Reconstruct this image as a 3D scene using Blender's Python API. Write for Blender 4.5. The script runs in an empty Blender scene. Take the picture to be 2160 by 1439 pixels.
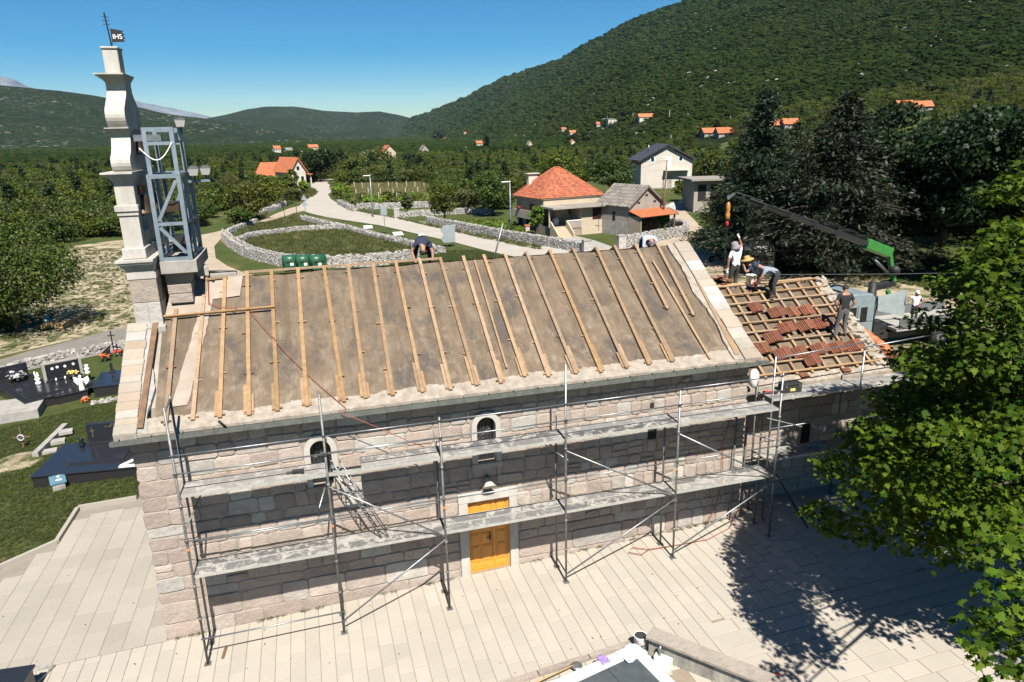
import bpy, bmesh, math, random
import numpy as np
from mathutils import Vector, Matrix
from mathutils.geometry import tessellate_polygon
R = math.radians
random.seed(7); HAZE = True
rng = np.random.default_rng(7)
sc = bpy.context.scene
COL = sc.collection

# ------------------------------------------------------------------ camera
CAMC = Vector((4.2699, -16.3578, 11.2898))
YAW, PIT, ROL, FPX = 0.2787, 0.2839, -0.0242, 1489.98
fw = Vector((math.sin(YAW)*math.cos(PIT), math.cos(YAW)*math.cos(PIT), -math.sin(PIT)))
r0 = Vector((math.cos(YAW), -math.sin(YAW), 0)); u0 = r0.cross(fw)
cr = r0*math.cos(ROL)+u0*math.sin(ROL); cu = -r0*math.sin(ROL)+u0*math.cos(ROL)
cam = bpy.data.cameras.new('camera'); co = bpy.data.objects.new('camera', cam); COL.objects.link(co)
co.matrix_world = Matrix(((cr.x, cu.x, -fw.x, CAMC.x), (cr.y, cu.y, -fw.y, CAMC.y), (cr.z, cu.z, -fw.z, CAMC.z), (0, 0, 0, 1)))
cam.sensor_width = 36; cam.lens = FPX/2160*36; cam.clip_start = 0.2; cam.clip_end = 60000
sc.camera = co
sc.render.resolution_x = 1024; sc.render.resolution_y = 682

# ------------------------------------------------------------------ sky, sun, exposure
SUNEL = math.atan2(1.33, 1.0)
w = bpy.data.worlds.new('World'); sc.world = w; w.use_nodes = True
nt = w.node_tree; nt.nodes.clear()
wo = nt.nodes.new('ShaderNodeOutputWorld'); bg = nt.nodes.new('ShaderNodeBackground'); sky = nt.nodes.new('ShaderNodeTexSky')
sky.sky_type = 'NISHITA'; sky.sun_disc = False; sky.sun_elevation = SUNEL; sky.sun_rotation = math.pi+0.03
sky.altitude = 600; sky.air_density = 1.0; sky.dust_density = 0.0; sky.ozone_density = 3.0
bg.inputs[1].default_value = 0.05
hs = nt.nodes.new('ShaderNodeHueSaturation'); hs.inputs['Saturation'].default_value = 2.0; hs.inputs['Value'].default_value = 0.76
nt.links.new(sky.outputs[0], hs.inputs['Color']); nt.links.new(hs.outputs[0], bg.inputs[0]); nt.links.new(bg.outputs[0], wo.inputs[0])
sl = bpy.data.lights.new('sun', 'SUN'); so = bpy.data.objects.new('sun', sl); COL.objects.link(so)
sl.energy = 5.0; sl.angle = R(0.53); sl.color = (1.0, 0.945, 0.86)
so.rotation_euler = Vector((0.03, 1.0, -1.33)).to_track_quat('-Z', 'Y').to_euler(); so.location = (0, -20, 40)
sc.view_settings.view_transform = 'Standard'; sc.view_settings.look = 'None'
sc.view_settings.exposure = 1.2; sc.view_settings.gamma = 1; sc.view_settings.use_curve_mapping = False

# ------------------------------------------------------------------ measuring helpers (survey constants -> metres)
def ray(px, py): return fw + cr*((px-1080)/FPX) + cu*((719.5-py)/FPX)
def OZ(px, py, z):
    d = ray(px, py); return CAMC + d*((z-CAMC.z)/d.z)
def OY(px, py, y):
    d = ray(px, py); return CAMC + d*((y-CAMC.y)/d.y)
def OX(px, py, x):
    d = ray(px, py); return CAMC + d*((x-CAMC.x)/d.x)
def sstep(a, b, x):
    t = min(1, max(0, (x-a)/(b-a))); return t*t*(3-2*t)
def gz(x, y):
    z = -0.39+0.028*min(16.5, max(-14, x))
    f = sstep(42, 18, y) if y > 18 else 1
    f = 1-sstep(18, 42, y)
    return -0.4+(z+0.4)*f
# silhouette of the mountain on the right: (horizon column, crest row, crest distance, foot distance)
MT = [(300, 296, 9000, 8000), (700, 296, 7000, 6000), (800, 285, 6000, 4500), (865, 251, 5000, 3300), (900, 240, 4600, 2700), (960, 215, 4100, 2000), (1060, 165, 3500, 1350),
      (1130, 141, 3200, 1000), (1180, 125, 2900, 800), (1260, 79, 2600, 560), (1340, 36, 2400, 420), (1450, 0, 2200, 320), (1600, -50, 2000, 260), (1800, -110, 1800, 240),
      (2160, -190, 1600, 220), (2700, -260, 1500, 220), (4500, -300, 1500, 240), (9000, -300, 1500, 300)]
def hz_row(px): return 300-0.0242*(px-480)
def azel(px, row):
    d = ray(px, row); return math.atan2(d.x, d.y), d.z/math.hypot(d.x, d.y)
def _mtab():
    out = []
    for px, row, rc, rf in MT:
        az, el = azel(px, max(row, -330) if px < 2800 else -300)
        out.append((az, el, rc, rf))
    a, e, rc, rf = [t for t in out if True][14]
    out = out[:15]+[(a+0.25, e*1.0, 1500, 240), (a+0.6, e*0.95, 1500, 300), (a+1.2, e*0.7, 1600, 400)]
    return out
MTA = None
def mt(az):
    global MTA
    if MTA is None: MTA = _mtab()
    if az <= MTA[0][0] or az > MTA[-1][0]: return None
    for a, b in zip(MTA, MTA[1:]):
        if az <= b[0]:
            t = (az-a[0])/(b[0]-a[0]); return [a[i]+(b[i]-a[i])*t for i in range(4)]
def pnoise(x, y, s):
    v = 0; a = 1
    for k in range(4):
        v += a*math.sin(x/s*2.1+1.3*k+1.7*math.sin(y/s*1.3+k))*math.cos(y/s*1.9+2.1*k+1.1*math.sin(x/s*0.9)); s *= 0.53; a *= 0.55
    return v
def ht(x, y):
    """height of the land"""
    dx, dy = x-CAMC.x, y-CAMC.y; r = math.hypot(dx, dy)
    z = gz(x, y)
    if r < 180: return z
    z += (pnoise(x, y, 160)*0.9)*sstep(180, 500, r)
    az = math.atan2(dx, dy)
    m = mt(az)
    if not m: return z
    _, el, rc, rf = m
    hc = CAMC.z+el*rc-3.0
    fade = 1-sstep(1.9, 2.4, az)
    if r > rf:
        s = (r-rf)/(rc-rf)
        if s <= 1: k = 0.35*s+0.65*s**1.5
        else: k = max(-0.0, 1-(s-1)*0.6)
        k = max(k, 0)
        z += hc*k*fade+pnoise(x, y, 260)*min(1, s*3)*(1-0.8*sstep(0.8, 1, s))*5*fade
    return z
def G(px, py, dz=0.0):
    z = -0.4
    for _ in range(4):
        p = OZ(px, py, z); z = gz(p.x, p.y)
    p.z = z+dz; return p

# ------------------------------------------------------------------ mesh builder
class MB:
    def __init__(s): s.v = []; s.f = []; s.m = []
    def add(s, vs, fs, m=0):
        o = len(s.v); s.v += [tuple(v) for v in vs]; s.f += [tuple(o+i for i in f) for f in fs]; s.m += [m]*len(fs); return s
    def box(s, c, d, rot=None, m=0):
        hx, hy, hz = d[0]/2, d[1]/2, d[2]/2
        vs = [Vector((x, y, z)) for x in (-hx, hx) for y in (-hy, hy) for z in (-hz, hz)]
        if rot is not None: vs = [rot @ v for v in vs]
        c = Vector(c)
        return s.add([v+c for v in vs], [(0, 1, 3, 2), (4, 6, 7, 5), (0, 4, 5, 1), (2, 3, 7, 6), (0, 2, 6, 4), (1, 5, 7, 3)], m)
    def bb(s, x0, x1, y0, y1, z0, z1, m=0): return s.box(((x0+x1)/2, (y0+y1)/2, (z0+z1)/2), (abs(x1-x0), abs(y1-y0), abs(z1-z0)), None, m)
    def beam(s, p, q, w_, h, up=(0, 0, 1), m=0):
        p, q, up = Vector(p), Vector(q), Vector(up); d = q-p; L = d.length; d.normalize()
        sd = d.cross(up)
        if sd.length < 1e-4: sd = d.cross(Vector((0, 1, 0)))
        sd.normalize(); uu = sd.cross(d)
        rot = Matrix((d, sd, uu)).transposed()
        return s.box((p+q)/2, (L, w_, h), rot, m)
    def tube(s, p, q, r, n=6, r2=None, m=0, cap=True):
        p, q = Vector(p), Vector(q); d = (q-p).normalized(); r2 = r if r2 is None else r2
        a = d.cross(Vector((0, 0, 1)));
        if a.length < 1e-3: a = Vector((1, 0, 0))
        a.normalize(); b = d.cross(a)
        vs = []
        for k, (c, rr) in enumerate(((p, r), (q, r2))):
            for i in range(n):
                t = 2*math.pi*i/n; vs.append(c+(a*math.cos(t)+b*math.sin(t))*rr)
        fs = [(i, (i+1) % n, n+(i+1) % n, n+i) for i in range(n)]
        if cap: fs += [tuple(range(n-1, -1, -1)), tuple(range(n, 2*n))]
        return s.add(vs, fs, m)
    def path(s, pts, r, n=6, m=0, rs=None):
        pts = [Vector(p) for p in pts]; vs = []; fs = []
        prev = None
        for k, p in enumerate(pts):
            d = (pts[min(k+1, len(pts)-1)]-pts[max(k-1, 0)]).normalized()
            a = d.cross(Vector((0, 0, 1))) if prev is None else prev-d*prev.dot(d)
            if a.length < 1e-3: a = d.cross(Vector((1, 0, 0)))
            a.normalize(); prev = a; b = d.cross(a); rr = rs[k] if rs else r
            for i in range(n):
                t = 2*math.pi*i/n; vs.append(p+(a*math.cos(t)+b*math.sin(t))*rr)
        for k in range(len(pts)-1):
            for i in range(n): fs.append((k*n+i, k*n+(i+1) % n, (k+1)*n+(i+1) % n, (k+1)*n+i))
        L = (len(pts)-1)*n
        fs += [tuple(range(n-1, -1, -1)), tuple(range(L, L+n))]
        return s.add(vs, fs, m)
    def lathe(s, prof, c=(0, 0, 0), n=12, m=0, axis=None):
        vs = []; fs = []; c = Vector(c)
        for (r, z) in prof:
            for i in range(n):
                t = 2*math.pi*i/n; v = Vector((r*math.cos(t), r*math.sin(t), z))
                vs.append((axis @ v if axis else v)+c)
        for k in range(len(prof)-1):
            for i in range(n): fs.append((k*n+i, k*n+(i+1) % n, (k+1)*n+(i+1) % n, (k+1)*n+i))
        fs += [tuple(range(n-1, -1, -1)), tuple(range((len(prof)-1)*n, len(prof)*n))]
        return s.add(vs, fs, m)
    def prism(s, poly, ext, m=0):
        """poly: list of 3D points (planar), ext: extrusion vector"""
        n = len(poly); P = [Vector(p) for p in poly]; E = Vector(ext)
        vs = P+[p+E for p in P]
        tri = tessellate_polygon([P])
        nr = Vector((0, 0, 0))
        for i in range(n): nr += P[i].cross(P[(i+1) % n])
        flip = nr.dot(E) > 0
        fs = []
        for t in tri:
            a, b, c = t
            fn = (P[b]-P[a]).cross(P[c]-P[a])
            if (fn.dot(E) > 0): a, c = c, a
            fs.append((a, b, c)); fs.append((c+n, b+n, a+n))
        for i in range(n):
            j = (i+1) % n
            fs.append((i, i+n, j+n, j) if flip is False else (i, j, j+n, i+n))
        return s.add(vs, fs, m)
    def sheet(s, poly, m=0):
        P = [Vector(p) for p in poly]; tri = tessellate_polygon([P]); fs = []
        for a, b, c in tri:
            if (P[b]-P[a]).cross(P[c]-P[a]).z < 0: a, c = c, a
            fs.append((a, b, c))
        return s.add(P, fs, m)
    def mesh(s, name, mats, smooth=False):
        me = bpy.data.meshes.new(name); me.from_pydata(s.v, [], s.f)
        if not isinstance(mats, (list, tuple)): mats = [mats]
        for mm in mats: me.materials.append(mm)
        if len(mats) > 1: me.polygons.foreach_set('material_index', s.m)
        if smooth: me.polygons.foreach_set('use_smooth', [True]*len(me.polygons))
        me.update(); return me

def link(name, me, parent=None, world=False):
    o = bpy.data.objects.new(name, me); COL.objects.link(o)
    if parent is not None:
        o.parent = parent
        if world: o.matrix_parent_inverse = parent.matrix_basis.inverted()
    return o
def part(name, mb, mat, parent, smooth=False, world=False, bevel=0, label=None):
    o = link(name, mb.mesh(name, mat, smooth), parent, world)
    if bevel:
        b = o.modifiers.new('b', 'BEVEL'); b.width = bevel; b.segments = 2; b.limit_method = 'ANGLE'
    if label: o['label'] = label
    return o
def tag(o, label=None, cat=None, group=None, kind=None):
    if label: o['label'] = label
    if cat: o['category'] = cat
    if group: o['group'] = group
    if kind: o['kind'] = kind
    return o
def thing(name, label, cat, loc=(0, 0, 0), rz=0, group=None):
    o = bpy.data.objects.new(name, None); COL.objects.link(o); o.location = loc; o.rotation_euler = (0, 0, rz)
    o.matrix_basis = Matrix.Translation(loc) @ Matrix.Rotation(rz, 4, 'Z'); o.empty_display_size = 0.1
    return tag(o, label, cat, group)
def solo(name, mb, mat, label, cat, group=None, smooth=False, loc=None, rz=0, bevel=0):
    o = part(name, mb, mat, None, smooth, bevel=bevel)
    if loc is not None: o.location = loc; o.rotation_euler = (0, 0, rz)
    return tag(o, label, cat, group)
def setting(name, mb, mat, smooth=False, kind='structure'):
    o = part(name, mb, mat, None, smooth); o['kind'] = kind; return o
def copytree(src, loc, rz=None, label=None, group=None, scale=None):
    def rec(o, par):
        c = o.copy(); COL.objects.link(c); c.parent = par
        for ch in kids.get(o.name, ()): rec(ch, c)
        return c
    kids = {}
    stack = [src]
    while stack:
        q = stack.pop(); kids[q.name] = list(q.children); stack += list(q.children)
    c = rec(src, None); c.location = loc
    if rz is not None: c.rotation_euler = (0, 0, rz)
    if scale is not None: c.scale = (scale, scale, scale) if not hasattr(scale, '__len__') else scale
    if label: c['label'] = label
    if group: c['group'] = group
    return c

# ------------------------------------------------------------------ materials
def nodes(name):
    m = bpy.data.materials.new(name); m.use_nodes = True; t = m.node_tree; t.nodes.clear()
    o = t.nodes.new('ShaderNodeOutputMaterial'); b = t.nodes.new('ShaderNodeBsdfPrincipled'); t.links.new(b.outputs[0], o.inputs[0])
    return m, t, b
class N:
    """tiny node-graph writer"""
    def __init__(s, t): s.t = t; s.k = t.links.new
    def n(s, typ, **kw):
        x = s.t.nodes.new(typ)
        for a, v in kw.items(): setattr(x, a, v)
        return x
    def coord(s, kind='Object', scale=None):
        c = s.n('ShaderNodeTexCoord').outputs[kind]
        if scale is None: return c
        mp = s.n('ShaderNodeMapping'); s.k(c, mp.inputs[0]); mp.inputs['Scale'].default_value = scale; return mp.outputs[0]
    def pos(s, scale=None):
        c = s.n('ShaderNodeNewGeometry').outputs['Position']
        if scale is None: return c
        mp = s.n('ShaderNodeMapping'); s.k(c, mp.inputs[0]); mp.inputs['Scale'].default_value = scale; return mp.outputs[0]
    def noise(s, vec, scale, detail=4, rough=0.55, dist=0):
        x = s.n('ShaderNodeTexNoise'); s.k(vec, x.inputs['Vector']); x.inputs['Scale'].default_value = scale
        x.inputs['Detail'].default_value = detail; x.inputs['Roughness'].default_value = rough; x.inputs['Distortion'].default_value = dist
        return x.outputs['Fac']
    def vor(s, vec, scale, feature='F1', out='Distance'):
        x = s.n('ShaderNodeTexVoronoi', feature=feature); s.k(vec, x.inputs['Vector']); x.inputs['Scale'].default_value = scale; return x.outputs[out]
    def ramp(s, f, stops, interp='LINEAR'):
        x = s.n('ShaderNodeValToRGB'); s.k(f, x.inputs[0]); e = x.color_ramp; e.interpolation = interp
        while len(e.elements) < len(stops): e.elements.new(0.5)
        for el, (p, c) in zip(e.elements, stops):
            el.position = p; el.color = (c, c, c, 1) if not hasattr(c, '__len__') else (*c, 1)
        return x.outputs[0]
    def mix(s, f, a, b, blend='MIX'):
        x = s.n('ShaderNodeMix', data_type='RGBA', blend_type=blend)
        for val, i in ((f, 0), (a, 6), (b, 7)):
            if hasattr(val, 'is_output') or isinstance(val, bpy.types.NodeSocket): s.k(val, x.inputs[i])
            elif i == 0: x.inputs[0].default_value = val
            else: x.inputs[i].default_value = (*val, 1)
        return x.outputs[2]
    def math(s, op, a, b=0.0):
        x = s.n('ShaderNodeMath', operation=op)
        for i, v in enumerate((a, b)):
            if isinstance(v, bpy.types.NodeSocket): s.k(v, x.inputs[i])
            else: x.inputs[i].default_value = v
        return x.outputs[0]
    def rnd(s):
        a = s.n('ShaderNodeObjectInfo').outputs['Random']; b = s.n('ShaderNodeNewGeometry').outputs['Random Per Island']
        return s.math('FRACT', s.math('ADD', s.math('MULTIPLY', a, 7.31), b))
    def hsv(s, col, v=None, h=None, sat=None):
        x = s.n('ShaderNodeHueSaturation'); s.k(col, x.inputs['Color'])
        for val, nm in ((v, 'Value'), (h, 'Hue'), (sat, 'Saturation')):
            if val is None: continue
            if isinstance(val, bpy.types.NodeSocket): s.k(val, x.inputs[nm])
            else: x.inputs[nm].default_value = val
        return x.outputs[0]
    def maprange(s, f, a, b):
        x = s.n('ShaderNodeMapRange'); s.k(f, x.inputs[0]); x.inputs[3].default_value = a; x.inputs[4].default_value = b; return x.outputs[0]
    def bump(s, b, hgt, strength=0.3, dist=0.02):
        x = s.n('ShaderNodeBump'); s.k(hgt, x.inputs['Height']); x.inputs['Strength'].default_value = strength; x.inputs['Distance'].default_value = dist
        s.k(x.outputs[0], b.inputs['Normal'])
def simple(name, c1, c2=None, scale=4.0, rough=0.75, metal=0.0, bump=0.0, bscale=None, rand=0.0, coord='Object', stretch=None, spec=0.4, hrand=0.0):
    m, t, b = nodes(name); g = N(t)
    vec = g.pos(stretch) if coord == 'World' else g.coord(coord, stretch)
    c2 = c2 or tuple(x*0.75 for x in c1)
    f = g.noise(vec, scale, 6, 0.62)
    col = g.mix(g.ramp(f, [(0.33, 0), (0.68, 1)]), c1, c2)
    if rand or hrand:
        r_ = g.rnd()
        col = g.hsv(col, v=g.maprange(r_, 1-rand, 1+rand), h=g.maprange(g.math('FRACT', g.math('MULTIPLY', r_, 17.3)), 0.5-hrand, 0.5+hrand))
    g.k(col, b.inputs['Base Color']); b.inputs['Roughness'].default_value = rough; b.inputs['Metallic'].default_value = metal
    b.inputs['Specular IOR Level'].default_value = spec
    if bump: g.bump(b, g.noise(vec, bscale or scale*6, 5, 0.6), bump, 0.02)
    return m
def leafmat(name, c1, c2, rand=0.35, trans=0.35, spec=0.25, rough=0.55):
    m, t, b = nodes(name); g = N(t)
    r_ = g.rnd(); col = g.mix(r_, c1, c2)
    col = g.hsv(col, v=g.maprange(g.math('FRACT', g.math('MULTIPLY', r_, 13.7)), 1-rand, 1+rand))
    oi = g.n('ShaderNodeObjectInfo').outputs['Random']
    col = g.hsv(col, v=g.maprange(oi, 0.75, 1.25), h=g.maprange(g.math('FRACT', g.math('MULTIPLY', oi, 9.1)), 0.475, 0.515))
    g.k(col, b.inputs['Base Color']); b.inputs['Roughness'].default_value = rough; b.inputs['Specular IOR Level'].default_value = spec
    if trans:
        tr = g.n('ShaderNodeBsdfTranslucent'); mx = g.n('ShaderNodeMixShader'); mx.inputs[0].default_value = trans
        tc = g.hsv(col, v=1.3, h=0.48); g.k(tc, tr.inputs[0]); g.k(b.outputs[0], mx.inputs[1]); g.k(tr.outputs[0], mx.inputs[2])
        out = [n_ for n_ in t.nodes if n_.type == 'OUTPUT_MATERIAL'][0]; g.k(mx.outputs[0], out.inputs[0])
    return m

def m_stone(name, a, b_, c, grime=0.45):
    m, t, b = nodes(name); g = N(t); v = g.coord('Object'); r_ = g.rnd()
    base = g.ramp(r_, [(0.0, a), (0.28, b_), (0.55, c), (0.80, a), (0.88, (0.50, 0.485, 0.45)), (1.0, (0.66, 0.63, 0.57))])
    f = g.noise(v, 3.0, 6, 0.65); base = g.mix(g.ramp(f, [(0.35, 0), (0.7, 0.55)]), base, tuple(x*0.72 for x in a))
    sp = g.noise(v, 60, 3, 0.7); base = g.mix(g.ramp(sp, [(0.52, 0), (0.68, 0.5)]), base, (0.16, 0.135, 0.12))
    st = g.noise(v, 1.1, 5, 0.6, 0.6); base = g.mix(g.ramp(st, [(0.52, 0), (0.8, grime)]), base, (0.17, 0.145, 0.135))
    col = g.hsv(base, v=g.maprange(g.math('FRACT', g.math('MULTIPLY', r_, 11.7)), 0.90, 1.08))
    g.k(col, b.inputs['Base Color']); b.inputs['Roughness'].default_value = 0.9; b.inputs['Specular IOR Level'].default_value = 0.2
    g.bump(b, g.math('ADD', g.noise(v, 38, 5, 0.7), g.math('MULTIPLY', g.noise(v, 7, 3), 1.5)), 0.75, 0.03)
    return m
M = {}
M['stone'] = m_stone('pink_limestone', (0.50, 0.41, 0.35), (0.59, 0.505, 0.435), (0.46, 0.37, 0.32), 0.35)
M['paleblock'] = m_stone('pale_limestone', (0.44, 0.385, 0.325), (0.49, 0.43, 0.365), (0.42, 0.35, 0.30), 0.3)
M['coping'] = m_stone('coping_limestone', (0.46, 0.415, 0.355), (0.44, 0.335, 0.24), (0.50, 0.455, 0.39), 0.15)
M['mortar'] = simple('lime_mortar', (0.40, 0.36, 0.305), (0.29, 0.26, 0.22), 3, 0.95, bump=0.4, bscale=40)
M['whitestone'] = simple('white_carved_stone', (0.60, 0.575, 0.53), (0.44, 0.41, 0.36), 1.3, 0.85, bump=0.6, bscale=28, spec=0.25, stretch=(2.2, 2.2, 0.6))
M['greyrender'] = simple('grey_cement', (0.42, 0.41, 0.39), (0.30, 0.30, 0.29), 3.5, 0.95, bump=0.5, bscale=30)
M['whiterender'] = simple('white_lime_render', (0.43, 0.38, 0.32), (0.27, 0.225, 0.175), 5, 0.95, bump=0.8, bscale=22)
M['pinkplaster'] = simple('pale_pink_plaster', (0.41, 0.345, 0.285), (0.32, 0.26, 0.21), 2.5, 0.92, bump=0.4, bscale=25)
M['concrete'] = simple('concrete', (0.42, 0.40, 0.36), (0.30, 0.285, 0.26), 2.5, 0.9, bump=0.3, bscale=30)
M['dirtyconcrete'] = simple('streaked_concrete', (0.52, 0.49, 0.42), (0.16, 0.155, 0.14), 1.6, 0.9, bump=0.3, bscale=25, stretch=(3.0, 3.0, 0.7))
M['galv'] = simple('galvanised_steel', (0.40, 0.42, 0.43), (0.25, 0.26, 0.26), 9, 0.42, 0.75, bump=0.12, bscale=60)
M['oldsteel'] = simple('worn_scaffold_steel', (0.30, 0.30, 0.29), (0.17, 0.16, 0.15), 7, 0.55, 0.55, bump=0.2, bscale=50)
M['bluegalv'] = simple('zinc_frame_steel', (0.36, 0.43, 0.49), (0.25, 0.31, 0.36), 5, 0.45, 0.45, bump=0.1, bscale=40)
M['darkmetal'] = simple('dark_metal', (0.035, 0.037, 0.04), (0.06, 0.06, 0.06), 6, 0.5, 0.4)
M['blackiron'] = simple('black_iron', (0.02, 0.02, 0.022), (0.035, 0.035, 0.035), 6, 0.6, 0.3)
M['bronze'] = simple('old_bronze', (0.13, 0.075, 0.045), (0.08, 0.07, 0.05), 6, 0.5, 0.6)
M['gutter'] = simple('painted_gutter', (0.20, 0.215, 0.19), (0.13, 0.14, 0.125), 6, 0.5, 0.3)
M['white'] = simple('white_paint', (0.78, 0.78, 0.76), (0.70, 0.70, 0.68), 3, 0.6)
M['plastic_white'] = simple('white_plastic', (0.74, 0.75, 0.73), (0.66, 0.66, 0.62), 5, 0.4)
M['granite'] = simple('black_granite', (0.018, 0.020, 0.026), (0.03, 0.032, 0.038), 30, 0.12, 0.0, spec=0.6)
M['granite_dark'] = simple('dark_granite_side', (0.022, 0.022, 0.024), (0.035, 0.034, 0.034), 30, 0.3, 0.0, spec=0.5)
M['glass'] = simple('dark_glass', (0.012, 0.014, 0.016), (0.03, 0.03, 0.03), 3, 0.12, spec=0.7)
M['lead'] = simple('window_lead', (0.10, 0.105, 0.11), (0.2, 0.2, 0.2), 9, 0.45, 0.5)
M['dark'] = simple('dark_interior', (0.012, 0.012, 0.013), (0.02, 0.02, 0.02), 3, 0.9)
M['rubber'] = simple('rubber', (0.02, 0.02, 0.02), (0.035, 0.033, 0.03), 6, 0.85)
M['shutter'] = simple('brown_shutter', (0.055, 0.025, 0.018), (0.08, 0.035, 0.025), 8, 0.6)
M['bark'] = simple('bark', (0.12, 0.09, 0.065), (0.06, 0.045, 0.035), 12, 0.95, bump=0.8, bscale=25)
M['tile'] = simple('terracotta_tile', (0.27, 0.092, 0.045), (0.13, 0.055, 0.034), 8, 0.85, bump=0.3, rand=0.22, hrand=0.008)
M['ridge_tile'] = simple('orange_ridge_tile', (0.50, 0.19, 0.085), (0.42, 0.15, 0.07), 5, 0.8, bump=0.2, rand=0.1)
M['redroof'] = simple('weathered_clay_roof', (0.56, 0.16, 0.07), (0.25, 0.09, 0.055), 2.6, 0.85, bump=0.3, rand=0.25, hrand=0.01)
M['orangeroof'] = simple('orange_clay_roof', (0.52, 0.17, 0.07), (0.44, 0.14, 0.06), 1.2, 0.85, rand=0.12)
M['darkroof'] = simple('slate_grey_roof', (0.055, 0.06, 0.07), (0.075, 0.08, 0.09), 1.2, 0.45, rand=0.15)
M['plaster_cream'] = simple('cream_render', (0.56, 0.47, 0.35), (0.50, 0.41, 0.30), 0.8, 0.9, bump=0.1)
M['plaster_shade'] = simple('shaded_render', (0.40, 0.33, 0.25), (0.30, 0.25, 0.19), 0.8, 0.9)  # cream render darkened: shade of the set-back walls put into the colour
M['plaster_white'] = simple('raw_white_render', (0.62, 0.58, 0.50), (0.54, 0.49, 0.42), 0.7, 0.9)
M['plaster_grey'] = simple('grey_render', (0.40, 0.36, 0.31), (0.30, 0.27, 0.23), 0.9, 0.92, bump=0.2)
M['brick'] = simple('hollow_brick', (0.34, 0.14, 0.07), (0.24, 0.10, 0.06), 6, 0.9)
M['slabroof'] = simple('stone_slab_roof', (0.30, 0.27, 0.235), (0.19, 0.17, 0.145), 3.5, 0.95, bump=0.7, bscale=12, rand=0.2)
M['drystone'] = simple('dry_wall_stone', (0.50, 0.475, 0.44), (0.27, 0.26, 0.24), 3, 0.92, bump=0.6, bscale=18, rand=0.3)
M['green_plastic'] = simple('green_bin_plastic', (0.025, 0.12, 0.06), (0.02, 0.09, 0.045), 4, 0.4)
M['green_paint'] = simple('green_crane_paint', (0.06, 0.26, 0.06), (0.04, 0.20, 0.045), 3, 0.35)
M['truck_grey'] = simple('grey_blue_truck_paint', (0.26, 0.32, 0.34), (0.21, 0.26, 0.28), 3, 0.3, spec=0.6)
M['silver'] = simple('scuffed_silver_panel', (0.50, 0.55, 0.56), (0.38, 0.43, 0.44), 3, 0.4, 0.35)
M['orange_light'] = simple('orange_beacon', (0.75, 0.13, 0.02), (0.65, 0.1, 0.02), 5, 0.3)
M['orange_plastic'] = simple('orange_rubber', (0.62, 0.15, 0.06), (0.5, 0.11, 0.05), 5, 0.5)
M['hook'] = simple('yellow_hook_paint', (0.62, 0.30, 0.03), (0.45, 0.12, 0.04), 9, 0.5)
M['red'] = simple('red_cloth', (0.45, 0.02, 0.03), (0.36, 0.02, 0.03), 9, 0.8)
M['yellow'] = simple('yellow_petals', (0.75, 0.55, 0.04), (0.8, 0.7, 0.4), 25, 0.7)
M['petal_white'] = simple('white_petals', (0.7, 0.68, 0.66), (0.5, 0.42, 0.5), 25, 0.7)
M['petal_red'] = simple('red_petals', (0.6, 0.06, 0.07), (0.5, 0.02, 0.03), 25, 0.7)
M['petal_pink'] = simple('pink_petals', (0.55, 0.14, 0.26), (0.65, 0.5, 0.5), 25, 0.7)
M['petal_orange'] = simple('orange_petals', (0.75, 0.18, 0.04), (0.7, 0.10, 0.03), 25, 0.7)
M['petal_lilac'] = simple('lilac_petals', (0.30, 0.26, 0.42), (0.7, 0.7, 0.72), 25, 0.7)
M['cyan'] = simple('cyan_wrap', (0.12, 0.42, 0.50), (0.5, 0.62, 0.65), 9, 0.5)
M['lilac'] = simple('lilac_cloth', (0.36, 0.25, 0.55), (0.30, 0.2, 0.48), 5, 0.9)
M['lightcloth'] = simple('pale_blue_cloth', (0.66, 0.70, 0.76), (0.58, 0.62, 0.69), 5, 0.9)
M['gold'] = simple('gold_lettering', (0.30, 0.24, 0.12), (0.24, 0.19, 0.09), 5, 0.5, 0.4)
M['skin'] = simple('skin', (0.42, 0.22, 0.145), (0.36, 0.18, 0.12), 8, 0.6)
M['hair'] = simple('short_hair', (0.025, 0.02, 0.018), (0.04, 0.03, 0.025), 20, 0.8)
M['tee_white'] = simple('white_cotton', (0.72, 0.73, 0.76), (0.64, 0.65, 0.69), 9, 0.9, bump=0.4, bscale=14)
M['tee_black'] = simple('black_cotton', (0.018, 0.018, 0.022), (0.028, 0.027, 0.03), 9, 0.9, bump=0.4, bscale=14)
M['tee_navy'] = simple('navy_cotton', (0.018, 0.026, 0.06), (0.03, 0.038, 0.07), 9, 0.9, bump=0.4, bscale=14)
M['tee_grey'] = simple('grey_blue_cotton', (0.30, 0.33, 0.38), (0.24, 0.27, 0.32), 9, 0.9, bump=0.4, bscale=14)
M['shirt_blue'] = simple('pale_blue_cotton', (0.45, 0.52, 0.66), (0.36, 0.42, 0.56), 9, 0.9, bump=0.4, bscale=14)
M['trousers_dark'] = simple('dark_trousers', (0.03, 0.033, 0.04), (0.05, 0.05, 0.055), 9, 0.9, bump=0.4, bscale=14)
M['trousers_olive'] = simple('olive_trousers', (0.07, 0.07, 0.055), (0.05, 0.05, 0.04), 9, 0.9, bump=0.4, bscale=14)
M['trousers_grey'] = simple('grey_work_trousers', (0.15, 0.15, 0.16), (0.10, 0.10, 0.11), 9, 0.9, bump=0.4, bscale=14)
M['glove_white'] = simple('white_glove', (0.68, 0.66, 0.6), (0.55, 0.53, 0.48), 9, 0.9)
M['hat_mauve'] = simple('mauve_sun_hat', (0.33, 0.28, 0.31), (0.25, 0.21, 0.24), 9, 0.95)
M['hat_straw'] = simple('straw_hat', (0.55, 0.36, 0.13), (0.45, 0.28, 0.09), 20, 0.9)
M['hat_blue'] = simple('navy_sun_hat', (0.05, 0.06, 0.13), (0.03, 0.04, 0.09), 9, 0.95)
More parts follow.
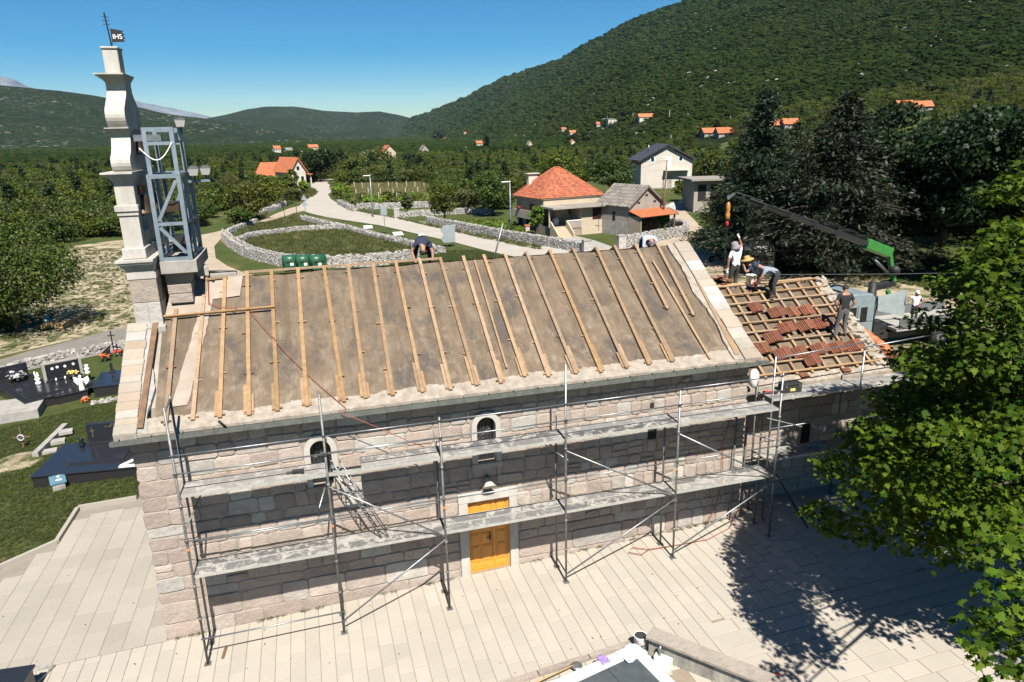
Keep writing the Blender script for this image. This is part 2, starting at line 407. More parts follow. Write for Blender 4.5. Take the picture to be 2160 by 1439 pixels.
M['boot'] = simple('work_boot', (0.06, 0.045, 0.035), (0.1, 0.08, 0.06), 9, 0.8)
M['rope_orange'] = simple('orange_hose', (0.34, 0.09, 0.05), (0.3, 0.08, 0.045), 9, 0.6)
M['cable'] = simple('grey_cable', (0.10, 0.10, 0.105), (0.14, 0.14, 0.14), 9, 0.6)
M['door_wood'] = simple('honey_stained_wood', (0.62, 0.27, 0.035), (0.50, 0.19, 0.025), 6, 0.38, bump=0.1, stretch=(6, 6, 0.7), spec=0.5)
M['fruitwood'] = simple('firewood_ends', (0.36, 0.20, 0.10), (0.22, 0.12, 0.06), 6, 0.9, rand=0.3)

def m_wood():
    m, t, b = nodes('roof_timber'); g = N(t); v = g.coord('Object'); r_ = g.rnd()
    f = g.noise(v, 4, 6, 0.7, 1.0)
    c = g.mix(g.ramp(f, [(0.35, 0), (0.7, 1)]), (0.37, 0.235, 0.12), (0.235, 0.145, 0.075))
    d = g.ramp(g.noise(v, 16, 4, 0.7), [(0.60, 0), (0.72, 0.7)]); c = g.mix(d, c, (0.15, 0.085, 0.045))
    c = g.hsv(c, v=g.maprange(r_, 0.82, 1.2), sat=g.maprange(g.math('FRACT', g.math('MULTIPLY', r_, 5.7)), 0.8, 1.1))
    g.k(c, b.inputs['Base Color']); b.inputs['Roughness'].default_value = 0.8; g.bump(b, g.noise(v, 30, 4), 0.3, 0.01); return m
M['wood'] = m_wood()
M['wood_pale'] = simple('fresh_sawn_timber', (0.60, 0.40, 0.17), (0.48, 0.30, 0.12), 5, 0.8, rand=0.15)
M['wood_old'] = simple('weathered_timber', (0.24, 0.14, 0.08), (0.13, 0.08, 0.05), 6, 0.9, rand=0.15, bump=0.3)

def m_roof():
    """old cement screed of the stripped roof: buff with pale scuffs, soot-grey patches and run marks down the slope"""
    m, t, b = nodes('stained_roof_screed'); g = N(t); v = g.pos()
    f = g.noise(v, 1.3, 7, 0.62)
    c = g.mix(g.ramp(f, [(0.35, 0), (0.68, 1)]), (0.145, 0.108, 0.074), (0.235, 0.18, 0.122))
    pale = g.ramp(g.noise(g.pos((1, 0.8, 0.8)), 2.3, 7, 0.72, 0.7), [(0.48, 0), (0.64, 0.8)])
    low = g.n('ShaderNodeSeparateXYZ'); g.k(v, low.inputs[0])
    lowf = g.maprange(low.outputs[1], 1.0, 0.25); 
    lr = [n_ for n_ in t.nodes if n_.type == 'MAP_RANGE'][-1]; lr.inputs[1].default_value = 0.0; lr.inputs[2].default_value = 3.2
    c = g.mix(g.math('MULTIPLY', pale, lowf), c, (0.33, 0.27, 0.205))
    soot = g.ramp(g.noise(g.pos((1.25, 0.7, 0.7)), 1.1, 10, 0.70, 0.4), [(0.50, 0), (0.61, 0.8)])
    c = g.mix(soot, c, (0.07, 0.067, 0.066))
    run = g.ramp(g.noise(g.pos((3.2, 0.18, 0.18)), 1.0, 4, 0.6), [(0.52, 0), (0.64, 0.75)])
    upf = g.n('ShaderNodeMapRange'); g.k(low.outputs[1], upf.inputs[0]); upf.inputs[1].default_value = 0.4; upf.inputs[2].default_value = 2.4
    c = g.mix(g.math('MULTIPLY', run, upf.outputs[0]), c, (0.12, 0.085, 0.055))
    fs_ = g.ramp(g.noise(g.pos((7, 0.7, 0.7)), 2.0, 8, 0.78), [(0.42, 0), (0.64, 0.65)]); c = g.mix(fs_, c, (0.13, 0.10, 0.075))
    sc2 = g.ramp(g.noise(g.pos((1, 2.5, 2.5)), 4.5, 9, 0.78, 1.5), [(0.60, 0), (0.66, 0.5)]); c = g.mix(sc2, c, (0.38, 0.31, 0.23))
    sp = g.ramp(g.noise(v, 28, 4, 0.75), [(0.62, 0), (0.74, 0.6)]); c = g.mix(sp, c, (0.48, 0.42, 0.35))
    dk = g.ramp(g.noise(v, 19, 4, 0.75), [(0.63, 0), (0.72, 0.6)]); c = g.mix(dk, c, (0.09, 0.075, 0.06))
    g.k(c, b.inputs['Base Color']); b.inputs['Roughness'].default_value = 0.93; b.inputs['Specular IOR Level'].default_value = 0.2
    g.bump(b, g.math('ADD', g.noise(v, 2.6, 5, 0.6, 1.2), g.math('MULTIPLY', g.noise(v, 30, 4), 0.12)), 0.8, 0.06); return m
M['screed'] = m_roof()
def m_paver(name, a, b_, grey):
    m, t, b = nodes(name); g = N(t); v = g.pos(); r_ = g.rnd()
    c = g.ramp(r_, [(0, a), (0.45, b_), (0.86, a), (0.95, grey), (1.0, b_)])
    c = g.mix(g.ramp(g.noise(v, 0.7, 5, 0.6), [(0.4, 0), (0.75, 0.5)]), c, tuple(x*0.84 for x in a)); c = g.mix(g.ramp(g.noise(v, 5.5, 7, 0.75, 0.8), [(0.60, 0), (0.72, 0.45)]), c, (0.30, 0.25, 0.19))
    c = g.mix(g.ramp(g.noise(v, 26, 4, 0.7), [(0.56, 0), (0.70, 0.35)]), c, (0.36, 0.33, 0.29))
    c = g.hsv(c, v=g.maprange(g.math('FRACT', g.math('MULTIPLY', r_, 7.7)), 0.95, 1.04))
    g.k(c, b.inputs['Base Color']); b.inputs['Roughness'].default_value = 0.8; b.inputs['Specular IOR Level'].default_value = 0.3
    g.bump(b, g.noise(v, 45, 4, 0.7), 0.25, 0.008); return m
M['paver'] = m_paver('cream_paving_slab', (0.455, 0.412, 0.348), (0.475, 0.43, 0.365), (0.435, 0.402, 0.345))
M['paver_grey'] = m_paver('greyish_paving_slab', (0.385, 0.35, 0.295), (0.40, 0.365, 0.31), (0.345, 0.305, 0.255))
M['joint'] = simple('paving_joint', (0.32, 0.265, 0.195), (0.25, 0.205, 0.155), 4, 0.95)
M['joint_pale'] = simple('paving_joint_pale', (0.29, 0.26, 0.215), (0.25, 0.22, 0.18), 4, 0.95)
def m_deck():
    m, t, b = nodes('paint_spattered_deck'); g = N(t); v = g.coord('Object'); r_ = g.rnd()
    w_ = g.ramp(r_, [(0, (0.30, 0.30, 0.29)), (0.3, (0.10, 0.10, 0.105)), (0.6, (0.38, 0.36, 0.33)), (1, (0.15, 0.145, 0.145))])
    f = g.ramp(g.noise(v, 3.2, 10, 0.78, 0.6), [(0.49, 0), (0.56, 1)]); c = g.mix(f, w_, (0.50, 0.475, 0.43))
    g.k(c, b.inputs['Base Color']); b.inputs['Roughness'].default_value = 0.6; b.inputs['Metallic'].default_value = 0.15
    g.bump(b, g.noise(v, 60, 3), 0.2, 0.005); return m
M['deck'] = m_deck()
M['deck_edge'] = simple('deck_edge_rail', (0.62, 0.61, 0.56), (0.46, 0.45, 0.41), 8, 0.5, 0.3)
def m_ground():
    m, t, b = nodes('meadow_ground'); g = N(t); v = g.pos()
    c = g.mix(g.ramp(g.noise(v, 0.35, 6, 0.65), [(0.35, 0), (0.7, 1)]), (0.055, 0.085, 0.022), (0.10, 0.115, 0.035))
    c = g.mix(g.ramp(g.noise(v, 2.2, 6, 0.7), [(0.45, 0), (0.7, 0.6)]), c, (0.035, 0.05, 0.016))
    dry = g.ramp(g.noise(v, 0.12, 5, 0.6), [(0.55, 0), (0.68, 0.6)]); c = g.mix(dry, c, (0.20, 0.16, 0.075))
    c = g.mix(g.ramp(g.noise(v, 14, 5, 0.8), [(0.5, 0), (0.75, 0.5)]), c, (0.12, 0.12, 0.05))
    g.k(c, b.inputs['Base Color']); b.inputs['Roughness'].default_value = 1.0; b.inputs['Specular IOR Level'].default_value = 0.1
    g.bump(b, g.noise(v, 9, 5, 0.8), 1.0, 0.08); return m
M['ground'] = m_ground()
def m_forestfloor():
    """scrub and rock outcrops on the far slopes"""
    m, t, b = nodes('scrub_hillside'); g = N(t); v = g.pos()
    c = g.mix(g.ramp(g.noise(v, 0.012, 6, 0.65), [(0.35, 0), (0.7, 1)]), (0.020, 0.036, 0.010), (0.040, 0.055, 0.016))
    c = g.mix(g.ramp(g.vor(v, 0.055), [(0.15, 0), (0.65, 0.75)]), c, (0.008, 0.016, 0.006))
    c = g.mix(g.ramp(g.noise(v, 0.06, 5, 0.7), [(0.55, 0), (0.75, 0.5)]), c, (0.055, 0.065, 0.02))
    rock = g.math('MULTIPLY', g.ramp(g.noise(v, 0.05, 6, 0.8), [(0.585, 0), (0.62, 1)]), g.ramp(g.noise(v, 0.003, 3), [(0.42, 0), (0.58, 1)]))
    c = g.mix(rock, c, (0.36, 0.34, 0.31))
    g.k(c, b.inputs['Base Color']); b.inputs['Roughness'].default_value = 1.0; b.inputs['Specular IOR Level'].default_value = 0.05
    g.bump(b, g.math('ADD', g.vor(v, 0.055), g.noise(v, 0.05, 6, 0.7)), 1.0, 6.0); return m
M['hill'] = m_forestfloor()
M['farrock'] = simple('bare_limestone_ridge', (0.24, 0.25, 0.27), (0.08, 0.10, 0.12), 0.004, 1.0, bump=0.0, coord='World')
M['asphalt_pale'] = simple('sun_bleached_asphalt', (0.46, 0.42, 0.36), (0.40, 0.365, 0.31), 0.4, 0.9, coord='World', bump=0.1, bscale=20)
M['asphalt_old'] = simple('old_grey_asphalt', (0.24, 0.215, 0.185), (0.185, 0.165, 0.14), 1.2, 0.95, coord='World', bump=0.6, bscale=30)
M['gravel'] = simple('pale_gravel', (0.46, 0.38, 0.285), (0.36, 0.29, 0.205), 0.9, 1.0, coord='World', bump=0.8, bscale=14)
def m_patch(name, c1, c2, lo, hi, s=0.55, stretch=(1, 1, 1)):
    """bare earth showing through thin grass"""
    m, t, b = nodes(name); g = N(t); v = g.pos(stretch); p = g.pos()
    gr = g.mix(g.ramp(g.noise(p, 1.6, 6, 0.7), [(0.35, 0), (0.7, 1)]), (0.055, 0.078, 0.022), (0.11, 0.115, 0.04))
    so_ = g.mix(g.ramp(g.noise(p, 3.0, 6, 0.7), [(0.35, 0), (0.7, 1)]), c1, c2)
    f = g.ramp(g.noise(v, s, 8, 0.72, 0.5), [(lo, 0), (hi, 1)])
    g.k(g.mix(f, gr, so_), b.inputs['Base Color']); b.inputs['Roughness'].default_value = 1; b.inputs['Specular IOR Level'].default_value = 0.1
    g.bump(b, g.noise(p, 16, 5, 0.8), 0.9, 0.05); return m
M['thin_grass'] = m_patch('trodden_grass', (0.52, 0.44, 0.31), (0.38, 0.31, 0.21), 0.40, 0.56)
M['lawn'] = m_patch('mown_lawn', (0.17, 0.14, 0.07), (0.12, 0.105, 0.05), 0.54, 0.72, 0.9)
M['yellow_field'] = simple('ripe_field', (0.20, 0.19, 0.055), (0.11, 0.13, 0.035), 0.5, 1.0, coord='World', bump=0.5, bscale=6)
M['lamp_grey'] = simple('weathered_lamp_housing', (0.085, 0.088, 0.088), (0.05, 0.052, 0.05), 8, 0.5)
M['lf_mid'] = leafmat('leaf_mid', (0.034, 0.056, 0.005), (0.068, 0.088, 0.010), 0.35, 0.25)
M['lf_dark'] = leafmat('leaf_dark', (0.022, 0.044, 0.006), (0.046, 0.070, 0.010), 0.35, 0.2)
M['lf_olive'] = leafmat('leaf_olive', (0.050, 0.062, 0.014), (0.072, 0.084, 0.024), 0.3, 0.25)
M['lf_bright'] = leafmat('leaf_bright', (0.085, 0.17, 0.015), (0.16, 0.24, 0.025), 0.25, 0.4)
M['lf_maple'] = leafmat('leaf_plane', (0.030, 0.090, 0.006), (0.125, 0.200, 0.014), 0.4, 0.35, 0.12, 0.65)
M['lf_cedar'] = leafmat('needle_dark', (0.010, 0.024, 0.010), (0.026, 0.048, 0.022), 0.35, 0.1)
M['lf_needle'] = leafmat('needle_olive', (0.022, 0.036, 0.009), (0.045, 0.062, 0.016), 0.3, 0.1)
M['lf_shade'] = leafmat('leaf_deep', (0.010, 0.028, 0.006), (0.020, 0.044, 0.009), 0.35, 0.2)
M['grass'] = leafmat('grass_blade', (0.050, 0.085, 0.018), (0.12, 0.14, 0.045), 0.3, 0.3)
M['grass_dry'] = leafmat('dry_grass_blade', (0.24, 0.20, 0.08), (0.16, 0.17, 0.06), 0.3, 0.3)
def m_scrub():
    m, t, b = nodes('scrub_far'); g = N(t); oi = g.n('ShaderNodeObjectInfo'); r_ = oi.outputs['Random']
    c = g.ramp(r_, [(0, (0.010, 0.026, 0.006)), (0.5, (0.020, 0.042, 0.008)), (0.8, (0.036, 0.058, 0.010)), (1, (0.050, 0.058, 0.018))])
    p = g.n('ShaderNodeVectorMath', operation='SCALE'); g.k(oi.outputs['Location'], p.inputs[0]); p.inputs['Scale'].default_value = 0.006
    c = g.mix(g.ramp(g.noise(p.outputs[0], 1.0, 5, 0.65), [(0.38, 0), (0.66, 0.7)]), c, (0.042, 0.060, 0.012))
    c = g.mix(g.ramp(g.noise(g.pos(), 0.9, 4, 0.8), [(0.45, 0), (0.65, 0.75)]), c, (0.006, 0.014, 0.004))
    g.k(c, b.inputs['Base Color']); b.inputs['Roughness'].default_value = 1; b.inputs['Specular IOR Level'].default_value = 0.05
    g.bump(b, g.noise(g.pos(), 1.1, 4, 0.8), 1.0, 1.2); return m
M['scrub_far'] = m_scrub()

# overall reflectance: most base colours lowered to cut bounced light and deepen the shade
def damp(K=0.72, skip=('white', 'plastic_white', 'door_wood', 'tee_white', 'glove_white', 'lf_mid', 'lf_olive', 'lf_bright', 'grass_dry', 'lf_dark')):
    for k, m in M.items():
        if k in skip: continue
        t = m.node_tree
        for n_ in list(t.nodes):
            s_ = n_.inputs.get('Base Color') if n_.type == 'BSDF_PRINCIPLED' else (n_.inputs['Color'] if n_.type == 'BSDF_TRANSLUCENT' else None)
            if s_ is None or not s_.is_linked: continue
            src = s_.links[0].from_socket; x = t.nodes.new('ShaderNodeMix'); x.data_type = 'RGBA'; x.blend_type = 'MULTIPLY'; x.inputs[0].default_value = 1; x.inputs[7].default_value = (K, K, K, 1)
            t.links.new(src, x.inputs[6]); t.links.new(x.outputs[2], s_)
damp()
# ================================================================== LAND
def build_ground():
    th = []
    a = -180.0
    while a < 180:
        rel = (a-math.degrees(YAW)+180) % 360-180
        th.append(a); a += 0.45 if -42 < rel < 45 else 3.0
    rs = [0.0]; r_ = 3.0
    while r_ < 9500: rs.append(r_); r_ *= 1.05 if r_ < 200 else 1.045
    rs += [14000, 30000]
    vs = []; fs = []; n = len(th)
    for r_ in rs[1:]:
        for a in th:
            x = CAMC.x+r_*math.sin(R(a)); y = CAMC.y+r_*math.cos(R(a)); vs.append((x, y, ht(x, y)))
    c = len(vs); vs.append((CAMC.x, CAMC.y, gz(CAMC.x, CAMC.y)))
    mi = []
    for i in range(n): fs.append((c, (i+1) % n, i)); mi.append(0)
    for k in range(len(rs)-2):
        for i in range(n):
            j = (i+1) % n; fs.append((k*n+i, k*n+j, (k+1)*n+j, (k+1)*n+i)); mi.append(0 if rs[k+1] < 330 else 1)
    mb = MB(); mb.v = vs; mb.f = [tuple(reversed(f)) for f in fs]; mb.m = mi
    o = setting('ground', mb, [M['ground'], M['hill']], smooth=True); return o
build_ground()

def ridge(name, sil, dc, df, mat, wob=6, back=0.5, rows=14, zf=0.0):
    """a hill: crest follows the skyline seen from the valley, with a real slope before and behind it"""
    px0, px1 = sil[0][0], sil[-1][0]; n = 150; vs = []; fs = []
    for i in range(n+1):
        px = px0+(px1-px0)*i/n
        for a, b in zip(sil, sil[1:]):
            if px <= b[0]: row = a[1]+(b[1]-a[1])*(px-a[0])/(b[0]-a[0]); break
        az, el = azel(px, row); d = dc
        hc = max(3, CAMC.z+el*d)
        for k in range(rows+5):
            s = k/rows; r_ = df+(d-df)*s
            z = hc*(0.25*s+0.75*s**1.5) if s <= 1 else hc*(1-(s-1)*2.2)
            x = CAMC.x+r_*math.sin(az); y = CAMC.y+r_*math.cos(az)
            z += pnoise(x, y, d*0.06)*wob*min(1, 2*s)*(0.12 if 0.93 < s < 1.04 else 1)
            vs.append((x, y, z-3+zf))
    m_ = rows+5
    for i in range(n):
        for k in range(m_-1): fs.append((i*m_+k, (i+1)*m_+k, (i+1)*m_+k+1, i*m_+k+1))
    mb = MB(); mb.v = vs; mb.f = fs; mb.m = [0]*len(fs); return setting(name, mb, mat, smooth=True)
ridge('hill', [(-1500, 150), (-700, 140), (-200, 170), (0, 178), (60, 183), (130, 190), (215, 203), (280, 222), (330, 235), (380, 243), (440, 249), (560, 268), (700, 288), (820, 297)], 3600, 2100, M['hill'], 14)
ridge('hill', [(250, 290), (330, 268), (400, 255), (440, 248), (480, 240), (520, 229), (560, 224), (620, 224), (680, 233), (750, 236), (800, 234), (840, 241), (880, 252), (960, 266), (1200, 280)], 5600, 3600, M['hill'], 16)
ridge('mountain', [(200, 235), (240, 216), (280, 212), (310, 219), (330, 222), (345, 226), (365, 228), (380, 232), (405, 236), (425, 241), (460, 250), (520, 270)], 15000, 11500, M['farrock'], 60)
ridge('mountain', [(-900, 150), (-300, 142), (-60, 158), (0, 160), (20, 163), (35, 169), (55, 180), (120, 200), (200, 230)], 16000, 12500, M['farrock'], 60)

# haze: the air of the valley
hz = MB().bb(-17500, 17500, -3000, 18500, -4, 2300)
hm = bpy.data.materials.new('valley_air'); hm.use_nodes = True; hm.node_tree.nodes.clear()
vo = hm.node_tree.nodes.new('ShaderNodeOutputMaterial'); pv = hm.node_tree.nodes.new('ShaderNodeVolumePrincipled')
pv.inputs['Color'].default_value = (0.50, 0.72, 1.0, 1); pv.inputs['Density'].default_value = 1.7e-5; pv.inputs['Anisotropy'].default_value = 0.0
hm.node_tree.links.new(pv.outputs[0], vo.inputs['Volume'])
if HAZE:
    ho = part('haze', hz, hm, None); ho['kind'] = 'stuff'

# ------------------------------------------------------------------ roads, tracks, bare earth: thin sheets over the ground
def strip(name, left, right, mat, dz=0.03, sub=4, grp='structure'):
    """ribbon between two surveyed edges"""
    L = [G(*p) for p in left]; Rr = [G(*p) for p in right]
    def resample(pts, n):
        d = [0]
        for a, b in zip(pts, pts[1:]): d.append(d[-1]+(b-a).length)
        out = []
        for i in range(n+1):
            s = d[-1]*i/n; k = 0
            while k < len(d)-2 and d[k+1] < s: k += 1
            t = (s-d[k])/max(1e-6, d[k+1]-d[k]); out.append(pts[k].lerp(pts[k+1], t))
        return out
    n = max(len(L), len(Rr))*sub; A = resample(L, n); B = resample(Rr, n); K = 4
    vs = []; fs = []
    for a, b in zip(A, B):
        for k in range(K+1):
            p = a.lerp(b, k/K); vs.append((p.x, p.y, gz(p.x, p.y)+dz))
    for i in range(n):
        for k in range(K): fs.append((i*(K+1)+k, i*(K+1)+k+1, (i+1)*(K+1)+k+1, (i+1)*(K+1)+k))
    mb = MB().add(vs, fs); me_flip(mb); return setting(name, mb, mat)
def me_flip(mb):
    out = []
    for f in mb.f:
        a, b, c = (Vector(mb.v[f[i]]) for i in range(3))
        out.append(f if (b-a).cross(c-a).z > 0 else tuple(reversed(f)))
    mb.f = out
def gridpoly(name, pix, mat, dz=0.02, kind='structure', step=None):
    P = [G(*p) for p in pix]; xs = [p.x for p in P]; ys = [p.y for p in P]
    # fan out through a fine tessellation so it follows the ground
    poly = []
    for a, b in zip(P, P[1:]+P[:1]):
        n = max(1, int((b-a).length/3))
        for i in range(n): q = a.lerp(b, i/n); poly.append(Vector((q.x, q.y, gz(q.x, q.y)+dz)))
    mb = MB().sheet(poly); return setting(name, mb, mat)
# main road: near right -> bend -> away
roadL = [(1290, 612), (1180, 562), (1110, 548), (1030, 531), (950, 510), (870, 492), (800, 476), (740, 467), (690, 459), (655, 451), (632, 443), (632, 434), (650, 420), (668, 408), (667, 402), (658, 396), (655, 390), (672, 382), (698, 378)]
roadR = [(1420, 575), (1230, 528), (1130, 510), (1040, 494), (960, 480), (900, 470), (840, 459), (790, 448), (745, 440), (715, 431), (697, 420), (692, 410), (706, 402), (708, 398), (700, 393), (692, 388), (690, 384), (700, 381), (704, 378)]
strip('road', roadL, roadR, M['asphalt_pale'], 0.06)
strip('track', [(634, 434), (610, 440), (580, 452), (560, 462), (547, 468)], [(640, 446), (620, 450), (600, 458), (580, 466), (565, 470)], M['gravel'], 0.04)
strip('lane', [(-260, 812), (-60, 768), (0, 760), (60, 742), (140, 722), (280, 686), (380, 660), (470, 640)], [(-260, 900), (-60, 828), (0, 802), (60, 782), (140, 765), (280, 736), (380, 712), (470, 690)][:8], M['asphalt_old'], 0.03)
gridpoly('gravel_yard', [(402, 500), (440, 493), (480, 484), (470, 500), (452, 520), (455, 545), (480, 562), (520, 578), (580, 590), (640, 610), (640, 700), (300, 700), (330, 640), (400, 600)], M['gravel'], 0.03)
gridpoly('trodden_field', [(150, 520), (240, 508), (420, 500), (405, 590), (300, 684), (140, 720), (0, 752), (-100, 760), (-60, 700), (60, 640), (100, 580)], M['thin_grass'], 0.012)
gridpoly('dirt_lane', [(1400, 470), (1425, 440), (1445, 445), (1490, 490), (1540, 505), (1640, 520), (1650, 560), (1540, 575), (1440, 545), (1400, 520), (1320, 550), (1150, 555), (1140, 540), (1310, 520), (1440, 500)], M['gravel'], 0.035)
gridpoly('house_path', [(1165, 500), (1205, 496), (1255, 508), (1330, 535), (1300, 560), (1240, 530)], M['concrete'], 0.03)
gridpoly('field', [(742, 395), (905, 391), (925, 433), (780, 438), (745, 427)], M['yellow_field'], 0.03)
gridpoly('field', [(800, 372), (925, 368), (930, 386), (805, 388)], M['yellow_field'], 0.03)
gridpoly('farm_ground', [(1420, 560), (1500, 520), (1900, 560), (2300, 600), (2400, 800), (1500, 760)], M['thin_grass'], 0.02)
# painted arrow patches on the road (white squares seen beside the sign)
for c_, w_ in (((773, 480), 0), ((836, 494), 0)):
    a = G(c_[0]-0, c_[1]); mb = MB()
    mb.sheet([Vector((a.x-0.5, a.y-1.8, gz(a.x, a.y)+0.075)), Vector((a.x+0.7, a.y-1.8, gz(a.x, a.y)+0.075)), Vector((a.x+0.9, a.y+1.6, gz(a.x, a.y)+0.075)), Vector((a.x-0.3, a.y+1.6, gz(a.x, a.y)+0.075))])
    setting('road_marking', mb, M['white'])

# ------------------------------------------------------------------ plaza paving
def plaza():
    base = MB()
    Z = lambda x, y: gz(x, y)
    # bed below the slabs
    def bed(x0, x1, y0, y1, mat, nm):
        b = MB(); n = 24; vs = []; fs = []
        for i in range(n+1):
            x = x0+(x1-x0)*i/n
            vs += [(x, y0, Z(x, y0)+0.012), (x, y1, Z(x, y1)+0.012)]
        for i in range(n): fs.append((2*i, 2*i+2, 2*i+3, 2*i+1))
        b.add(vs, fs); return setting(nm, b, mat)
    pav = bed(-3.6, 34, -9.0, 0.78, M['joint'], 'pavement')
    pav2 = bed(-9.0, -0.02, 0.0, 8.6, M['joint_pale'], 'courtyard_paving')
    def slab(x0, x1, y0, y1, g_=0.005, th=0.03):
        y0 += 0.004; y1 -= 0.004
        """one chamfered slab with its top following the fall of the ground"""
        ch = 0.006; vs = []
        for (ax, ay, dz) in ((x0+g_, y0+g_, 0), (x1-g_, y0+g_, 0), (x1-g_, y1-g_, 0), (x0+g_, y1-g_, 0)): vs.append((ax, ay, Z(ax, ay)+0.008))
        j = random.uniform(-0.0015, 0.0015)
        for (ax, ay) in ((x0+g_, y0+g_), (x1-g_, y0+g_), (x1-g_, y1-g_), (x0+g_, y1-g_)): vs.append((ax, ay, Z(ax, ay)+th-ch+j))
        for (ax, ay) in ((x0+g_+ch, y0+g_+ch), (x1-g_-ch, y0+g_+ch), (x1-g_-ch, y1-g_-ch), (x0+g_+ch, y1-g_-ch)): vs.append((ax, ay, Z(ax, ay)+th+j))
        fs = [(8, 9, 10, 11)]
        for k in range(4):
            l = (k+1) % 4; fs += [(k, l, 4+l, 4+k), (4+k, 4+l, 8+l, 8+k)]
        return vs, fs
    slabs = []
    W_ = 0.335
    x = -3.1
    while x < 33:
        y = 0.0 if x < 16.0 else 0.75
        y -= 0.0 if x < -0.1 else 0.16
        y -= random.choice((0.0, 0.2, 0.36))
        top = (0.0 if x < 15.9 else 0.74)
        if y < top-0.01: slabs.append((x, x+W_, y, top))
        ymin = -5.9 if x < 12.5 else (-3.9 if x < 20 else -4.6)
        while y > ymin:
            l = random.choice((0.5, 0.6, 0.6, 0.7)); y0 = max(y-l, ymin)
            if y-y0 > 0.12: slabs.append((x, x+W_, y0, y))
            y = y0
        x += W_
    # second field on the right, laid across
    y = -3.9
    row = 0
    while y > -9.0:
        x = 12.42+(row % 2)*0.3-0.3*(row % 2)
        while x < 31:
            l = random.choice((0.7, 0.8, 0.9))
            ylim = -3.9 if x < 20 else -4.6
            if y <= ylim+0.01 : slabs.append((x, x+l, y-0.42, y))
            x += l
        y -= 0.42; row += 1
    def keep(s):   # hole of the sunken grave plot in front
        cx, cy = (s[0]+s[1])/2, (s[2]+s[3])/2
        return not (cy < front_edge(cx))
    slabs = [s for s in slabs if keep(s)]
    def vis(s):
        c = Vector(((s[0]+s[1])/2, (s[2]+s[3])/2, 0)); d = c-CAMC; z = d.dot(fw); px = 1080+FPX*d.dot(cr)/z; py = 719.5-FPX*d.dot(cu)/z
        ok = -20 < px < 2180 and py < 1450 and not (px > 1700 and py < 1150)
        return (0 if ok else 1000)+d.length
    slabs.sort(key=vis)
    for s in slabs[:295]:
        v, f = slab(*s); part('paving_slab', MB().add(v, f), M['paver'], pav)
    rest = MB()
    for s in slabs[295:]:
        v, f = slab(*s); rest.add(v, f)
    o = part('paving_slab', rest, M['paver'], pav); o['kind'] = 'stuff'
    # courtyard on the left, wider slabs with thin joints
    poly = [(-0.0, 0.0), (-9.0, 0.0), (-9.0, 1.6), (-4.75, 4.35), (-3.95, 6.6), (-3.6, 7.75), (-0.0, 7.75)]
    def inside(px, py):
        c = False; n = len(poly)
        for i in range(n):
            (x1, y1), (x2, y2) = poly[i], poly[(i+1) % n]
            if (y1 > py) != (y2 > py) and px < (x2-x1)*(py-y1)/(y2-y1)+x1: c = not c
        return c
    cs = []
    x = -0.0
    while x > -9:
        y = 0.02-random.choice((0.0, 0.25, 0.5))
        while y < 7.7:
            l = random.choice((0.7, 0.8, 0.9)); a, b = max(y, 0.02), min(y+l, 7.7)
            if inside(x-0.25, (a+b)/2) and b-a > 0.1: cs.append((x-0.5, x, a, b))
            y += l
        x -= 0.5
    cs.sort(key=vis)
    for s in cs[:170]:
        v, f = slab(*s, g_=0.003, th=0.026); part('paving_slab', MB().add(v, f), M['paver_grey'], pav2)
    rest = MB()
    for s in cs[170:]:
        v, f = slab(*s, g_=0.003, th=0.026); rest.add(v, f)
    if rest.v: o = part('paving_slab', rest, M['paver_grey'], pav2); o['kind'] = 'stuff'
def front_edge(x):
    """y of the near edge of the paving (kerb of the grave plots)"""
    return -5.05+(x-6.5)*0.045 if x < 11.2 else -8.6
plaza()
# ================================================================== CHURCH
CH = (8.0, 3.95, -0.2)
church = thing('church', 'pink stone church with stripped roof, bare rafters and a white bell gable at its left', 'church', CH)
def cp(name, mb, mat, smooth=False, bevel=0, label=None, par=None): return part(name, mb, mat, par or church, smooth, True, bevel, label)
RS = 0.626; RZ0 = 5.31                      # roof plane z = RZ0 + RS*y
YC = 3.93
def rz(y): return RZ0+RS*y if y <= YC else RZ0+RS*(2*YC-y)
GL, GR = 0.0, 15.96
# body
poly = [(0.05, 0.42, -0.8), (0.05, 2*YC-0.05, -0.8), (0.05, 2*YC-0.05, rz(0.05)-0.08), (0.05, YC, rz(YC)-0.08), (0.05, 0.42, rz(0.42)-0.08)]
cp('wall', MB().prism(poly, (GR-0.1, 0, 0)), M['mortar'])
def recalc(o):
    bm = bmesh.new(); bm.from_mesh(o.data); bmesh.ops.recalc_face_normals(bm, faces=bm.faces); bm.to_mesh(o.data); bm.free(); return o
def holed(loops, y0, y1):
    P3 = [[Vector((x, 0, z)) for x, z in l] for l in loops]; tri = tessellate_polygon(P3); allp = [p for l in P3 for p in l]; n = len(allp)
    vs = [(p.x, y0, p.z) for p in allp]+[(p.x, y1, p.z) for p in allp]; fs = []
    for a, b, c in tri: fs.append((a, b, c)); fs.append((c+n, b+n, a+n))
    o = 0
    for l in loops:
        m_ = len(l)
        for i in range(m_): j = (i+1) % m_; fs.append((o+i, o+j, o+j+n, o+i+n))
        o += m_
    return MB().add(vs, fs)
def archhole(xc, z0, zs, r_, n=12): return [(xc-r_, z0)]+[(xc-r_*math.cos(math.pi*i/n), zs+r_*math.sin(math.pi*i/n)) for i in range(n+1)]+[(xc+r_, z0)]
recalc(cp('front_wall', holed([[(0.05, -0.8), (GR-0.05, -0.8), (GR-0.05, 5.2), (0.05, 5.2)], [(7.6, -0.3), (8.78, -0.3), (8.78, 2.05), (7.6, 2.05)], archhole(4.07, 3.13, 4.10, 0.25), archhole(8.20, 3.09, 4.13, 0.255)], 0.05, 0.42), M['mortar']))

